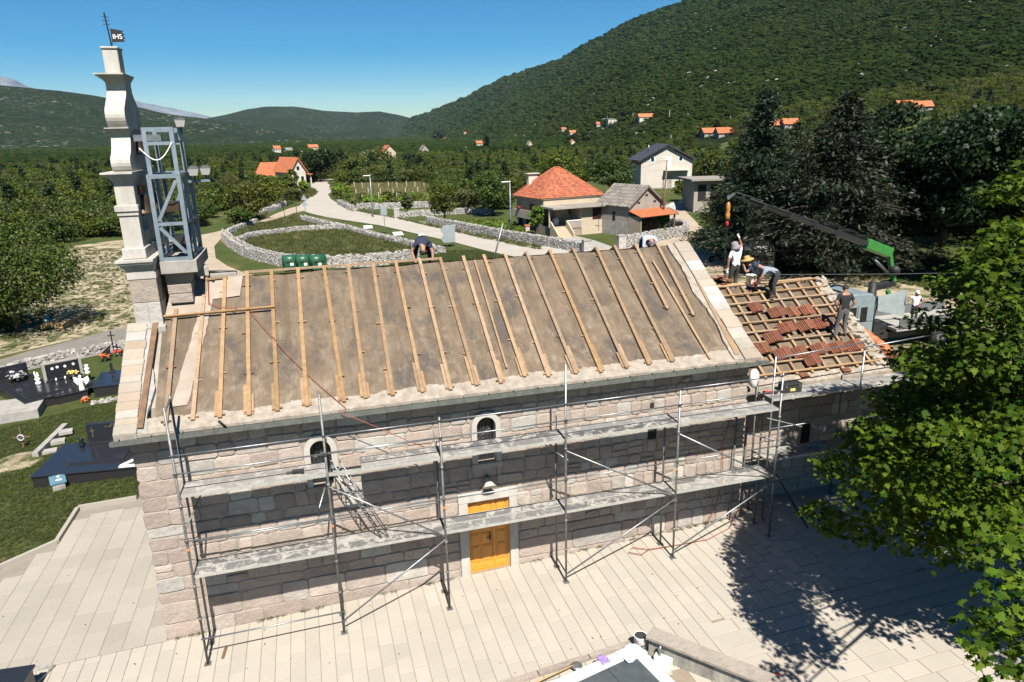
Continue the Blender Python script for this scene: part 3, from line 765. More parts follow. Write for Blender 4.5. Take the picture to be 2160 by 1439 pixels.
# ---- openings (x0,x1,z0,z1) on the front wall, kept clear of stones
OPEN = [(7.38, 8.99, -0.6, 2.27), (3.68, 4.46, 3.02, 4.49), (7.80, 8.60, 2.98, 4.53), (12.86, 13.0, 3.95, 4.13), (12.82, 13.1, 3.03, 3.36)]
def stone_mesh(x0, x1, z0, z1, y, ex, rough=1.0, gap=0.012, org=(0, 0, 0)):
    """one dressed block: uneven outline, rounded arris, slightly domed face"""
    w_, h = x1-x0, z1-z0; g_ = gap*random.uniform(0.7, 1.5); j = min(0.018*rough, 0.06*min(w_, h))
    c = min(0.05*rough, 0.22*min(w_, h))
    out = []
    for (px, pz) in ((x0+g_+c, z0+g_), (x1-g_-c, z0+g_), (x1-g_, z0+g_+c), (x1-g_, z1-g_-c), (x1-g_-c, z1-g_), (x0+g_+c, z1-g_), (x0+g_, z1-g_-c), (x0+g_, z0+g_+c)):
        out.append((px+random.uniform(-j, j), pz+random.uniform(-j, j)))
    cx, cz = (x0+x1)/2, (z0+z1)/2; b = min(0.016, 0.1*min(w_, h))
    vs = [(px, y+0.06, pz) for px, pz in out]
    vs += [(px, y-ex+b*0.8, pz) for px, pz in out]
    def inn(px, pz): d = math.hypot(px-cx, pz-cz)+1e-6; return (px-(px-cx)/d*b*1.4, pz-(pz-cz)/d*b*1.4)
    vs += [(*(lambda q: (q[0], y-ex+random.uniform(-0.003, 0.003), q[1]))(inn(px, pz)),) for px, pz in out]
    vs.append((cx+random.uniform(-0.2, 0.2)*w_, y-ex-random.uniform(0.0, 0.008), cz+random.uniform(-0.2, 0.2)*h))
    fs = []
    for k in range(8):
        l = (k+1) % 8; fs += [(k, l, 8+l, 8+k), (8+k, 8+l, 16+l, 16+k), (16+k, 16+l, 24)]
    return vs, fs
def masonry(x0, x1, z0f, z1, y, openings, ground, big=None, seed=3):
    rd = random.Random(seed); out = []
    z = z1
    bands = []
    while z > z0f-0.05:
        big_ = z < 0.75
        h = rd.uniform(0.27, 0.41) if not big_ else rd.uniform(0.5, 0.66)
        bands.append((z-h, z)); z -= h
    for (a, b) in bands:
        x = x0
        while x < x1-0.02:
            h = b-a
            if a < 0.7 and x < x0+12:
                w_ = rd.uniform(0.6, 1.7)
            elif x > x0+0.62*(x1-x0): w_ = rd.uniform(0.28, 0.52)
            else: w_ = rd.uniform(0.32, 0.82)
            if x1-(x+w_) < 0.22: w_ = x1-x
            cells = [(x, x+w_, a, b)]
            if w_ < 0.5 and a > 0.7 and rd.random() < 0.2: m_ = a+h*rd.uniform(0.4, 0.6); cells = [(x, x+w_, a, m_), (x, x+w_, m_, b)]
            out += cells; x += w_
    res = []
    for c in out:
        cs = [c]
        for o in openings:
            ns = []
            for (a0, a1, b0, b1) in cs:
                if a1 <= o[0] or a0 >= o[1] or b1 <= o[2] or b0 >= o[3]: ns.append((a0, a1, b0, b1)); continue
                if a0 < o[0]: ns.append((a0, o[0], b0, b1))
                if a1 > o[1]: ns.append((o[1], a1, b0, b1))
                m0, m1 = max(a0, o[0]), min(a1, o[1])
                if b1 > o[3]: ns.append((m0, m1, o[3], b1))
                if b0 < o[2]: ns.append((m0, m1, b0, o[2]))
            cs = ns
        for (a0, a1, b0, b1) in cs:
            gzv = ground((a0+a1)/2)
            if b1 < gzv+0.04: continue
            b0 = max(b0, gzv-0.06)
            if a1-a0 > 0.07 and b1-b0 > 0.06: res.append((a0, a1, b0, b1))
    return res
def lay(stones, y, parent, cap, mat, rel, seed=1, gap=0.012):
    random.seed(seed); stones = sorted(stones, key=lambda s: -(s[1]-s[0])*(s[3]-s[2])); rest = MB()
    for i, s in enumerate(stones):
        v, f = stone_mesh(*s, y, random.uniform(0.012, 0.038), gap=gap)
        if i < cap: part('stone', MB().add(v, f), mat, parent, False, True)
        else: rest.add(v, f)
    if rest.v: o = part('stone', rest, mat, parent, False, True); o['kind'] = 'stuff'
st = masonry(0.0, GR, -0.55, 4.97, 0.05, OPEN, lambda x: gz(x, 0), seed=5)
lay(st, 0.05, church, 285, M['stone'], None, 11)
# quoins down the west side (seen edge-on) and plain coursed side walls
for nm, X in (('side_wall', 0.0),):
    q = MB()
    z = -0.5
    while z < 4.9:
        h = random.uniform(0.28, 0.5)
        y = 0.06
        while y < 2*YC-0.1:
            l = random.uniform(0.4, 0.9); v, f = stone_mesh(0, min(l, 2*YC-0.1-y), z, min(z+h, 5.0), 0, random.uniform(0.0, 0.02))
            q.add([(0.045+vy, y+vx, vz) for vx, vy, vz in v], [tuple(reversed(t)) for t in f]); y += l
        z += h
    o = cp('side_wall', q, M['stone']); o['kind'] = 'stuff'
# ---- small weep vents on the right
for (a, b, c, d) in OPEN[3:]:
    cp('vent_hole', MB().bb(a+0.01, b-0.01, 0.04, 0.06, c+0.01, d-0.01), M['dark'])
# ---- door
DX0, DX1, DZ0, DZ1 = 7.62, 8.76, -0.17, 2.03
dw = MB().bb(7.38, DX0, -0.035, 0.2, -0.35, DZ1)
cp('door_jamb', dw, M['whitestone'], bevel=0.008); cp('door_jamb', MB().bb(DX1, 8.99, -0.035, 0.2, -0.35, DZ1), M['whitestone'], bevel=0.008)
cp('door_lintel', MB().bb(7.37, 9.0, -0.045, 0.2, DZ1+0.003, 2.28), M['whitestone'], bevel=0.01)
cp('doorstep', MB().bb(7.60, 8.80, -0.16, 0.2, -0.5, DZ0), M['whitestone'], bevel=0.008)
dr = MB().bb(DX0, DX1, 0.13, 0.18, DZ0+0.003, DZ1)
# opening reveal: sits behind jambs inside a recess cut by the jamb thickness
door = cp('door', dr, M['door_wood'])
def dpanel(x0, x1, z0, z1): 
    m_ = MB(); m_.bb(x0, x1, 0.118, 0.13, z0, z1); m_.bb(x0+0.035, x1-0.035, 0.106, 0.118, z0+0.035, z1-0.035); return m_
fr = MB()
for (a, b) in ((DX0, DX0+0.05), (DX1-0.05, DX1), (8.30, 8.37)): fr.bb(a, b, 0.095, 0.13, DZ0+0.003, DZ1)
fr.bb(DX0+0.05, 8.30, 0.097, 0.13, DZ1-0.06, DZ1); fr.bb(8.37, DX1-0.05, 0.097, 0.13, DZ1-0.06, DZ1)
fr.bb(DX0+0.05, 8.30, 0.097, 0.13, DZ0+0.003, DZ0+0.22); fr.bb(8.37, DX1-0.05, 0.097, 0.13, DZ0+0.003, DZ0+0.22)
fr.bb(DX0+0.05, 8.30, 0.097, 0.13, 1.40, 1.47); fr.bb(8.37, DX1-0.05, 0.097, 0.13, 1.40, 1.47)
part('door_frame', fr, M['door_wood'], door)
for (a, b) in ((DX0+0.08, 7.94), (7.98, 8.27), (8.42, DX1-0.09)):
    for (c, d) in ((DZ0+0.30, 0.62), (0.70, 1.0), (1.03, 1.36), (1.52, 1.94)): part('door_panel', dpanel(a, b, c, d), M['door_wood'], door)
hd = MB().bb(8.21, 8.245, 0.085, 0.097, 0.72, 0.98); hd.bb(8.12, 8.235, 0.05, 0.065, 0.84, 0.865); hd.bb(8.22, 8.235, 0.065, 0.085, 0.84, 0.865)
part('handle', hd, M['blackiron'], door)
# dark niche around the door so nothing shows through
# ---- arched windows
def arch_window(xc, z0, zs, r_, rim):
    n = 14; segs = 9
    root = MB(); 
    def arc(rad): return [(xc+rad*math.cos(math.pi*i/n), zs+rad*math.sin(math.pi*i/n)) for i in range(n+1)]
    inner = [(xc+r_, z0)]+arc(r_)+[(xc-r_, z0)]; outer = [(xc+r_+rim, z0)]+arc(r_+rim)+[(xc-r_-rim, z0)]
    fr_ = MB(); m_ = len(inner); vs = []
    for (x, z) in inner: vs += [(x, -0.03, z), (x, 0.30, z)]
    o = len(vs)
    for (x, z) in outer: vs += [(x, -0.03, z), (x, 0.06, z)]
    fs = []
    for i in range(m_-1):
        a, b = 2*i, 2*i+2; fs += [(a, a+1, b+1, b), (o+a, o+b, o+b+1, o+a+1), (a, b, o+b, o+a)]
    fs += [(0, o, o+1, 1), (2*m_-2, 2*m_-1, o+2*m_-1, o+2*m_-2)]
    fr_.add(vs, fs)
    win = cp('window', MB().prism([(x, 0.255, z) for x, z in inner], (0, 0.012, 0)), M['glass'])
    part('window_surround', fr_, M['whitestone'], win)
    part('sill', MB().bb(xc-r_-rim-0.02, xc+r_+rim+0.02, -0.05, 0.055, z0-0.14, z0-0.002), M['paleblock'], win)
    bars = MB()
    x = xc-r_+0.07
    while x < xc+r_-0.02: 
        zt = zs+math.sqrt(max(0, r_*r_-(x-xc)**2)); bars.beam((x, 0.24, z0), (x, 0.24, zt), 0.008, 0.008); x += 0.085
    rd = random.Random(int(xc*10))
    for k in range(26):
        a = rd.uniform(0, 6.28); cx = rd.uniform(-r_+0.05, r_-0.05)+xc; cz = rd.uniform(z0+0.06, zs+r_*0.6); q = rd.uniform(0.05, 0.1)
        bars.path([(cx+q*math.cos(a+t), 0.238, cz+q*math.sin(a+t)) for t in (0, 0.7, 1.4, 2.1, 2.8)], 0.006, 4)
    z = z0+0.2
    while z < zs+r_*0.6: bars.beam((xc-r_, 0.241, z), (xc+r_, 0.241, z), 0.008, 0.008); z += 0.25
    part('leading', bars, M['lead'], win)
    fr2 = MB()
    fr2.bb(xc-r_, xc-r_+0.03, 0.22, 0.254, z0, zs); fr2.bb(xc+r_-0.03, xc+r_, 0.22, 0.254, z0, zs); fr2.bb(xc-r_+0.03, xc+r_-0.03, 0.22, 0.254, z0, z0+0.05)
    part('window_frame', fr2, M['blackiron'], win)
arch_window(4.07, 3.14, 4.10, 0.245, 0.14)
arch_window(8.20, 3.10, 4.13, 0.25, 0.14)

# ---- roof
x0r, x1r = 0.58, 15.42
def slope_slab(x0, x1, y0, y1, top, th):
    """slab lying on the front slope; top = height above the roof plane"""
    return [(x0, y0, rz(y0)+top-th), (x0, y1, rz(y1)+top-th), (x0, y1, rz(y1)+top), (x0, y0, rz(y0)+top)], (x1-x0, 0, 0)
rf = MB(); nx, ny = 60, 18; vs = []; fs = []
for s_ in (1,):
    for i in range(nx+1):
        for k in range(ny+1):
            x = x0r+(x1r-x0r)*i/nx; y = 0.02+(YC-0.02)*k/ny
            vs.append((x, y, rz(y)+0.012*pnoise(x, y, 1.1)-0.02*(1-abs(2*((x/0.655) % 1)-1))-(0.02*abs(math.sin(x*2.1)) if k == ny else 0)))
for i in range(nx):
    for k in range(ny): a = i*(ny+1)+k; fs.append((a, a+ny+1, a+ny+2, a+1))
rf.add(vs, fs)
# back slope
b0 = len(rf.v)
rf.add([(x0r, YC, rz(YC)), (x1r, YC, rz(YC)), (x1r, 2*YC, RZ0), (x0r, 2*YC, RZ0)], [(0, 1, 2, 3)])
rf.add([(x0r, 0.02, RZ0-0.2), (x1r, 0.02, RZ0-0.2), (x1r, 0.02, rz(0.02)), (x0r, 0.02, rz(0.02))], [(0, 1, 2, 3)])
roof = cp('roof', rf, M['screed'], smooth=False)
# eaves: ragged lime mortar bed and concrete ledge
e = MB(); n = 320; vs = []; fs = []
for i in range(n+1):
    x = -0.18+(GR+0.36)*i/n; t = 0.05*pnoise(x, 3, 0.9)+random.uniform(-0.02, 0.02)
    yt = 0.07+t; vs += [(x, -0.30, 5.10), (x, -0.30, 5.17+random.uniform(-0.01, 0.012)), (x, -0.05, 5.285+random.uniform(-0.01, 0.02)), (x, yt, rz(yt)+0.015), (x, yt+0.03, rz(yt)-0.05), (x, 0.04, 4.95)]
for i in range(n):
    a, b = 6*i, 6*i+6
    for k in range(5): fs.append((a+k, b+k, b+k+1, a+k+1))
    fs.append((a+5, b+5, b, a))
e.add(vs, fs); cp('eaves_bed', e, M['whiterender'])
cp('cornice', MB().bb(-0.12, GR+0.12, -0.22, 0.045, 4.965, 5.098), M['concrete'])
# gutter
gprof = [(-0.47, 5.125), (-0.475, 5.02), (-0.36, 5.0), (-0.305, 5.02), (-0.305, 5.09), (-0.33, 5.09), (-0.33, 5.035), (-0.36, 5.02), (-0.455, 5.04), (-0.45, 5.125)]
gt = cp('gutter', MB().prism([(-0.26, y, z) for y, z in gprof], (16.5, 0, 0)), M['gutter'])
for k in range(26):
    x = -0.1+k*0.64; br = MB().bb(x, x+0.025, -0.482, -0.28, 5.127, 5.137); br.bb(x, x+0.025, -0.485, -0.477, 5.03, 5.137)
    part('gutter_bracket', br, M['gutter'], gt, world=False)
# ---- gable copings, block by block
def coping(x0, x1, ys, top, par, mat=M['coping']):
    for a, b in zip(ys, ys[1:]):
        p, ex = slope_slab(x0+random.uniform(-0.012, 0.012), x1+random.uniform(-0.03, 0.01), a+0.006, b-0.006, top+random.uniform(-0.006, 0.008), 0.2)
        part('coping_stone', MB().prism(p, ex), mat, par, world=True, bevel=0.012)
def cuts(a, b, lo, hi):
    out = [a]
    while out[-1] < b-hi*0.8: out.append(out[-1]+random.uniform(lo, hi))
    out.append(b); return out
coping(-0.2, 0.27, cuts(-0.33, 2.56, 0.16, 0.30), 0.13, church)
coping(GR-0.42, GR+0.1, cuts(-0.33, YC, 0.24, 0.42), 0.12, church)
def ragged(x0, x1, j0, j1, top, name, mat):
    m_ = MB(); vs = []; fs = []; n = 70
    for i in range(n+1):
        y = -0.28+(YC-0.02+0.28)*i/n if x0 > 5 else -0.28+(2.7+0.28)*i/n
        a = x0+j0*pnoise(y, 1, 0.7); b = x1+j1*pnoise(y, 2, 0.7)
        vs += [(a, y, rz(y)-0.05), (a, y, rz(y)+top+random.uniform(-0.01, 0.01)), (b, y, rz(y)+top*0.6+random.uniform(-0.01, 0.01)), (b, y, rz(y)-0.05)]
    for i in range(n):
        a, b = 4*i, 4*i+4
        for k in range(3): fs.append((a+k, b+k, b+k+1, a+k+1))
    m_.add(vs, fs); return cp(name, m_, mat)
ragged(0.25, 0.47, 0.0, 0.05, 0.07, 'mortar_fillet', M['greyrender'])
ragged(GR-0.68, GR-0.40, 0.05, 0.0, 0.08, 'mortar_fillet', M['whiterender'])
# pale plaster strip on the left bay
pl = MB(); vs = []; fs = []
for i in range(25):
    y = 0.3+3.45*i/24; vs += [(0.85+0.2*y+random.uniform(-0.02, 0.02)-0.0, y, rz(y)+0.024), (1.22+0.17*y+random.uniform(-0.02, 0.02), y, rz(y)+0.024)]
for i in range(24): fs.append((2*i, 2*i+1, 2*i+3, 2*i+2))
pl.add(vs, fs); cp('plaster_patch', pl, M['pinkplaster'])
pl2 = MB(); pl2.add([(0.62, 2.75, rz(2.75)+0.022), (1.5, 2.75, rz(2.75)+0.022), (1.75, 3.92, rz(3.92)+0.02), (0.75, 3.92, rz(3.92)+0.02)], [(0, 1, 2, 3)]); cp('plaster_patch', pl2, M['pinkplaster'])
pl3 = MB(); pl3.add([(1.75, 3.2, rz(3.2)+0.03), (2.42, 3.25, rz(3.25)+0.03), (2.5, 3.9, rz(3.9)+0.03), (1.8, 3.9, rz(3.9)+0.03)], [(0, 1, 2, 3)]); cp('plaster_patch', pl3, M['pinkplaster'])
# ---- timbers on the slope
def onroof(px, py, off=0.03):
    d = ray(px, py); n_ = Vector((0, -RS, 1)); t = (RZ0+off-n_.dot(CAMC))/n_.dot(d); return CAMC+d*t
UPN = Vector((0, -RS, 1)).normalized()
RAF = [((372, 655), (350, 899)), ((434, 584), (407, 889)), ((475, 588), (464, 884)), ((522, 581), (526, 879)), ((573, 576), (586, 870)), ((629, 572), (648, 860)), ((684, 569), (726, 851)),
       ((735, 565), (772, 843)), ((787, 560), (829, 837)), ((835, 556), (892, 830)), ((886, 554), (951, 825)), ((929, 549), (1006, 816)), ((979, 550), (1057, 811)), ((1022, 546), (1107, 797)), ((1066, 541), (1157, 797)),
       ((1111, 536), (1215, 791)), ((1161, 534), (1268, 788)), ((1211, 532), (1322, 779)), ((1259, 528), (1369, 772)), ((1299, 527), (1418, 766)), ((1342, 522), (1408, 654)), ((1388, 522), (1463, 668)), ((1431, 517), (1553, 751))]
random.seed(21)
for k, (a, b) in enumerate(RAF):
    A = onroof(*a); B = onroof(*b); A.z = rz(min(A.y, YC+0.08))+0.055 if A.y <= YC else A.z; B.z = rz(B.y)+0.055
    if k > 2: A.y = YC+0.07; A.z = RZ0+RS*A.y+0.055
    w_ = 0.092 if k != 22 else 0.11
    mb = MB(); segs = 3; off = [random.uniform(-0.012, 0.012) for _ in range(segs+1)]
    mb.beam(A, B, w_, 0.075, UPN)
    rr = part('rafter', mb, M['wood'], church, world=True)
    d = (B-A); L = d.length; d.normalize(); sd = d.cross(UPN).normalized()
    if 2 <= k <= 22 and k not in (20, 21):
        C = B-d*random.uniform(0.75, 1.0); e1 = MB(); s_ = 1 if k < 12 else -1
        e1.beam(C+sd*0.085*s_-UPN*0.012, B-d*0.06+sd*0.085*s_-UPN*0.012, 0.07, 0.055, UPN)
        if k % 2: e1.beam(C+d*0.3-sd*0.08*s_-UPN*0.015, B-d*0.04-sd*0.08*s_-UPN*0.015, 0.05, 0.05, UPN)
        part('splice_board', e1, M['wood'], rr, world=False)
    cl = MB(); t = random.uniform(0.25, 0.6)
    while t < L-0.2:
        p = A+d*t-UPN*0.02; wd = random.choice((0.19, 0.16, 0.22)); sh = random.uniform(-0.05, 0.05)
        cl.beam(p+sd*(sh-wd/2), p+sd*(sh+wd/2), 0.035, 0.03, UPN); t += random.uniform(1.3, 1.9)
    cl.beam(B-d*0.1-sd*0.11, B-d*0.1+sd*0.11, 0.03, 0.04, UPN)
    part('cleat', cl, M['wood_old'] if k % 3 == 0 else M['wood'], rr, world=False)
    if k >= 13:   # opposite rafter showing its nose over the ridge
        nz = MB(); q = Vector((A.x, YC+0.02, rz(YC)+0.075)); nz.beam(q, q+Vector((-0.05, 0.5, -0.5*RS)), 0.1, 0.07)
        part('rafter', nz, M['wood'], church, world=True)
for a, b, w_ in (((1001, 549), (1069, 776), 0.05), ((1377, 550), (1498, 757), 0.06)):
    part('loose_batten', MB().beam(onroof(*a, 0.06), onroof(*b, 0.06), w_, 0.03, UPN), M['wood'], church, world=True)
part('edge_beam', MB().beam(onroof(330, 675, 0.07), onroof(296, 905, 0.07), 0.13, 0.1, UPN), M['wood_old'], church, world=True)
part('cross_batten', MB().beam(onroof(312, 671, 0.15), onroof(580, 647, 0.15), 0.055, 0.05, UPN), M['wood'], church, world=True)
p, q = onroof(512, 584, 0.1), onroof(930, 549, 0.1); p.y = q.y = YC+0.08; p.z = q.z = rz(YC)+0.09
part('ridge_batten', MB().beam(p, q, 0.05, 0.06), M['wood'], church, world=True)
p, q = onroof(430, 590, 0.1), onroof(480, 584, 0.1)
part('short_batten', MB().beam(p, q, 0.05, 0.05), M['wood'], church, world=True)
# broken masonry around the old ridge at the left
blk = MB()
for (px, py, y, dx, dy, dz) in ((425, 570, YC+0.15, 0.34, 0.5, 0.26), (468, 580, YC+0.28, 0.75, 0.3, 0.13), (500, 590, YC+0.05, 0.35, 0.3, 0.08)):
    c = OY(px, py, y); blk.box(c, (dx, dy, dz), Matrix.Rotation(0.15, 3, 'Z'))
cp('broken_masonry', blk, M['concrete'], bevel=0.02)
part('lead_pipe', MB().tube(OY(432, 574, YC+0.3), OY(500, 574, YC+0.3), 0.045, 8), M['darkmetal'], church, smooth=True, world=True)

# ------------------------------------------------------------------ bell gable
BX0, BX1 = 0.02, 0.44
PX0_, PX1_ = 0.0, 0.62
def sym(prof):
    """half profile (half-width, z) bottom->top, mirrored about the ridge"""
    return [(YC-w_, z) for w_, z in prof]+[(YC+w_, z) for w_, z in reversed(prof)]
def gprism(prof, x0, x1, holes=()):
    outer = [Vector((0, y, z)) for y, z in sym(prof)]
    loops = [outer]+[[Vector((0, y, z)) for y, z in h] for h in holes]
    tri = tessellate_polygon(loops); allp = [p for l in loops for p in l]; n = len(allp); vs = [(x0, p.y, p.z) for p in allp]+[(x1, p.y, p.z) for p in allp]; fs = []
    for a, b, c in tri:
        nx_ = (allp[b]-allp[a]).cross(allp[c]-allp[a]).x
        if nx_ > 0: a, c = c, a
        fs.append((a, b, c)); fs.append((c+n, b+n, a+n))
    o = 0
    for li, l in enumerate(loops):
        m_ = len(l); area = sum(l[i].y*l[(i+1) % m_].z-l[(i+1) % m_].y*l[i].z for i in range(m_))
        for i in range(m_):
            j = (i+1) % m_; f = (o+i, o+j, o+j+n, o+i+n)
            ccw = area > 0
            if (li == 0) == ccw: f = tuple(reversed(f))
            fs.append(f)
        o += m_
    # orientation fixed below by recalculation
    mb = MB().add(vs, fs); return mb
Zb = {k: OY(280, v, YC-1.2).z for k, v in dict(pier=658, band0=587, band1=574, cor0=572, cor1=545, plinth=522, mid0=445, mid1=432, c20=385, c21=362, vol=333, c30=280, c31=268, neck=170, c40=168, c41=149, top=93).items()}
HW = 1.42
for sgn in (-1,):
    pass
blocks = MB()
# pink stone pier: three courses near the roof, each course a block
zz = rz(YC-HW)+0.02; ztop = Zb['band0']
def course(y0, y1, z0, z1, nm='stone', mat=None, ex=0.0):
    part(nm, MB().bb(PX0_-ex, PX1_+ex, y0, y1, z0, z1), mat or M['paleblock'], church, world=True, bevel=0.012)
zm = (zz+ztop)/2+0.02
course(YC-HW, YC+HW, zz+0.0, zm-0.005); course(YC-HW+0.003, YC+HW-0.003, zm+0.005, ztop)
cp('pier_foot', MB().bb(PX0_-0.1, PX1_+0.06, YC-HW-0.12, YC+HW+0.12, zz-0.25, zz+0.04), M['concrete'], bevel=0.03)
part('joint', MB().bb(BX0+0.30, BX0+0.315, YC-HW-0.004, YC-HW+0.01, zz+0.05, zm-0.01), M['mortar'], church, world=True)
cp('white_band', MB().bb(PX0_-0.015, PX1_+0.015, YC-HW-0.015, YC+HW+0.015, ztop+0.002, Zb['band1']), M['whitestone'])
def cornice(hw, z0, z1, out, x_out=None, xa=None, xb=None):
    xa = BX0 if xa is None else xa; xb = BX1 if xb is None else xb
    x_out = out if x_out is None else x_out
    k = 6; m_ = MB()
    for i in range(k):
        t0, t1 = i/k, (i+1)/k; f = (1-math.cos(t1*math.pi/1.35))/(1-math.cos(math.pi/1.35)) if i < k-1 else 1.0
        e_ = out*min(1, f); xe = x_out*min(1, f)
        m_.bb(xa-xe, xb+xe*0.3, YC-hw-e_, YC+hw+e_, z0+(z1-z0)*t0+(0.0005 if i else 0), z0+(z1-z0)*t1)
    return cp('cornice', m_, M['whitestone'])
cornice(HW, Zb['band1']+0.003, Zb['cor1'], 0.2, 0.18, 0.0, 0.6)
cp('plinth', MB().bb(BX0-0.05, BX1+0.05, YC-HW+0.0, YC+HW-0.0, Zb['cor1']+0.003, Zb['plinth']), M['whitestone'], bevel=0.02)
# lower stage with two bell arches
def archloop(yc, w_, z0, zs, n=10): return [(yc-w_, z0)]+[(yc-w_*math.cos(math.pi*i/n), zs+w_*math.sin(math.pi*i/n)) for i in range(n+1)]+[(yc+w_, z0)]
h1 = 1.30
low = gprism([(h1, Zb['plinth']+0.002), (h1, Zb['c20'])], BX0, BX1, [archloop(YC-0.62, 0.36, Zb['plinth']+0.35, Zb['c20']-0.85), archloop(YC+0.62, 0.36, Zb['plinth']+0.35, Zb['c20']-0.85)])
recalc(cp('bell_stage', low, M['whitestone']))
mb = MB(); mb.bb(BX0-0.06, BX1+0.04, YC-h1-0.07, YC-h1+0.12, Zb['mid0'], Zb['mid1']); mb.bb(BX0-0.03, BX1+0.02, YC-h1-0.035, YC-h1+0.12, Zb['mid0']-0.1, Zb['mid0']-0.001)
cp('string_course', mb, M['whitestone'], bevel=0.01)
cornice(h1, Zb['c20'], Zb['c21'], 0.22, 0.2)
# scrolled upper stages
zv = Zb['c21']; z3 = Zb['c30']; dz = z3-zv
prof = [(1.16, zv+0.003)]
for i in range(9):      # volute foot bulges out
    a = -math.pi/2+math.pi*i/8; prof.append((1.02+0.17*math.cos(a), zv+0.2+0.19*math.sin(a)))
for i in range(1, 8):   # concave sweep inwards
    t = i/7; prof.append((0.98-0.26*math.sin(t*math.pi/2), zv+0.42+(dz-0.42)*t))
up1 = gprism(prof, BX0+0.0, BX1-0.0, [archloop(YC, 0.33, zv+0.35, z3-0.5)])
recalc(cp('scroll_stage', up1, M['whitestone']))
cornice(0.76, z3, Zb['c31'], 0.14, 0.08)
z4 = Zb['c31']; z5 = Zb['c40']; dz = z5-z4
prof = [(0.80, z4+0.003)]
for i in range(1, 15):
    t = i/14; wv = 0.80+0.13*math.sin(min(1, t/0.5)*math.pi)*(t < 0.5)-(0.46*sstep(0.38, 0.85, t)); prof.append((wv, z4+dz*t))
recalc(cp('scroll_stage', gprism(prof, BX0, BX1), M['whitestone']))
cornice(0.36, Zb['c40'], Zb['c41'], 0.26, 0.17)
cp('top_block', MB().bb(BX0+0.02, BX1-0.06, YC-0.26, YC+0.26, Zb['c41']+0.002, Zb['top']), M['whitestone'], bevel=0.02)
cp('top_cap', MB().bb(BX0+0.0, BX1-0.04, YC-0.29, YC+0.29, Zb['top']+0.002, Zb['top']+0.05), M['whitestone'], bevel=0.012)

# weather vane
T = Vector(((BX0+BX1)/2, YC, Zb['top']+0.05))
vane = thing('weather_vane', 'black iron weather vane with swallow-tailed flag on top of the bell gable', 'weather vane', T)
mb = MB().tube((0, 0, 0), (-0.05, 0, 0.78), 0.018, 6); part('pole', mb, M['blackiron'], vane)
fl = MB(); F0 = Vector((0.02, 0, 0.12))
fp = [(0, 0), (0.30, 0.02), (0.25, 0.06), (0.31, 0.10), (0.25, 0.14), (0.30, 0.18), (0.24, 0.22), (0.28, 0.26), (0, 0.31)]
fl.prism([(F0.x+a, 0, F0.z+b) for a, b in fp], (0, 0.012, 0)); part('flag', fl, M['blackiron'], vane)
def lettering(body, size, mat, parent, loc, rot, name='lettering', align='LEFT'):
    c_ = bpy.data.curves.new(name, 'FONT'); c_.body = body; c_.size = size; c_.extrude = 0.002; c_.align_x = align
    o_ = bpy.data.objects.new(name, c_); COL.objects.link(o_); d_ = bpy.context.evaluated_depsgraph_get(); d_.update()
    me_ = bpy.data.meshes.new_from_object(o_.evaluated_get(d_)); bpy.data.objects.remove(o_); me_.materials.clear(); me_.materials.append(mat)
    q_ = link(name, me_, parent); q_.location = loc; q_.rotation_euler = rot; return q_
lettering('IHS', 0.15, M['white'], vane, (0.045, -0.003, 0.20), (R(90), 0, 0))
mb = MB()
for z in (0.52, 0.60, 0.68): mb.beam((-0.1-z*0.03, 0, z), (0.06-z*0.03, 0, z), 0.012, 0.012)
mb.lathe([(0.002, 0.06), (0.03, 0.08), (0.03, 0.1), (0.002, 0.12)], n=8); part('crossbar', mb, M['blackiron'], vane)

# bells
def bell(loc, s, lab):
    t = thing('bell', lab, 'bell', loc)
    pr = [(0.30, 0), (0.285, 0.04), (0.23, 0.12), (0.19, 0.25), (0.17, 0.38), (0.12, 0.45), (0.02, 0.47)]
    part('body', MB().lathe([(a*s, b*s) for a, b in pr], n=14), M['bronze'], t, True)
    part('headstock', MB().bb(-0.1*s, 0.1*s, -0.3*s, 0.3*s, 0.48*s, 0.68*s), M['bronze'], t)
    part('clapper', MB().tube((0, 0, -0.05*s), (0, 0, 0.3*s), 0.02*s, 5), M['blackiron'], t)
bell((0.42, YC-0.62, Zb['plinth']+0.75), 1.0, 'bronze bell in the near lower arch of the white bell gable')
bell((0.42, YC+0.62, Zb['plinth']+0.75), 1.0, 'bronze bell in the far lower arch of the white bell gable')
bell((0.40, YC, zv+0.42), 0.8, 'small bronze bell in the single upper arch of the bell gable')

# steel bell frame beside the gable
FB = OY(335, 551, YC-1.02); zF = FB.z; X0 = 0.75; X1 = X0+0.66; Y0, Y1 = YC-1.0, YC+1.0
zM = OY(300, 369, Y0).z; zT = OY(293, 269, Y0+0.25).z
fr = thing('steel_bell_frame', 'zinc grey welded steel frame standing beside the white bell gable', 'steel frame', ((X0+X1)/2, YC, zF), 0)
def fpart(nm, a, b, w_=0.1, mat='bluegalv'): part(nm, MB().beam(a, b, w_, w_, (0, 1, 0) if abs(Vector(b).z-Vector(a).z) > 0.5 else (0, 0, 1)), M[mat], fr, world=True)
YM = YC
for y in (Y0, YM-0.02, Y1):
    for x in (X0, X1): fpart('post', (x, y, zF), (x, y, zM))
for x in (X0, X1): fpart('rail', (x, Y0, zF+0.03), (x, Y1, zF+0.03)); fpart('rail', (x, Y0+0.05, zM-0.05), (x, Y1-0.05, zM-0.05))
for y in (Y0, Y1): fpart('rail', (X0+0.05, y, zM-0.05), (X1-0.05, y, zM-0.05)); fpart('rail', (X0+0.05, y, zF+0.9), (X1-0.05, y, zF+0.9), 0.08); fpart('rail', (X0+0.05, y, zF+0.03), (X1-0.05, y, zF+0.03), 0.08)
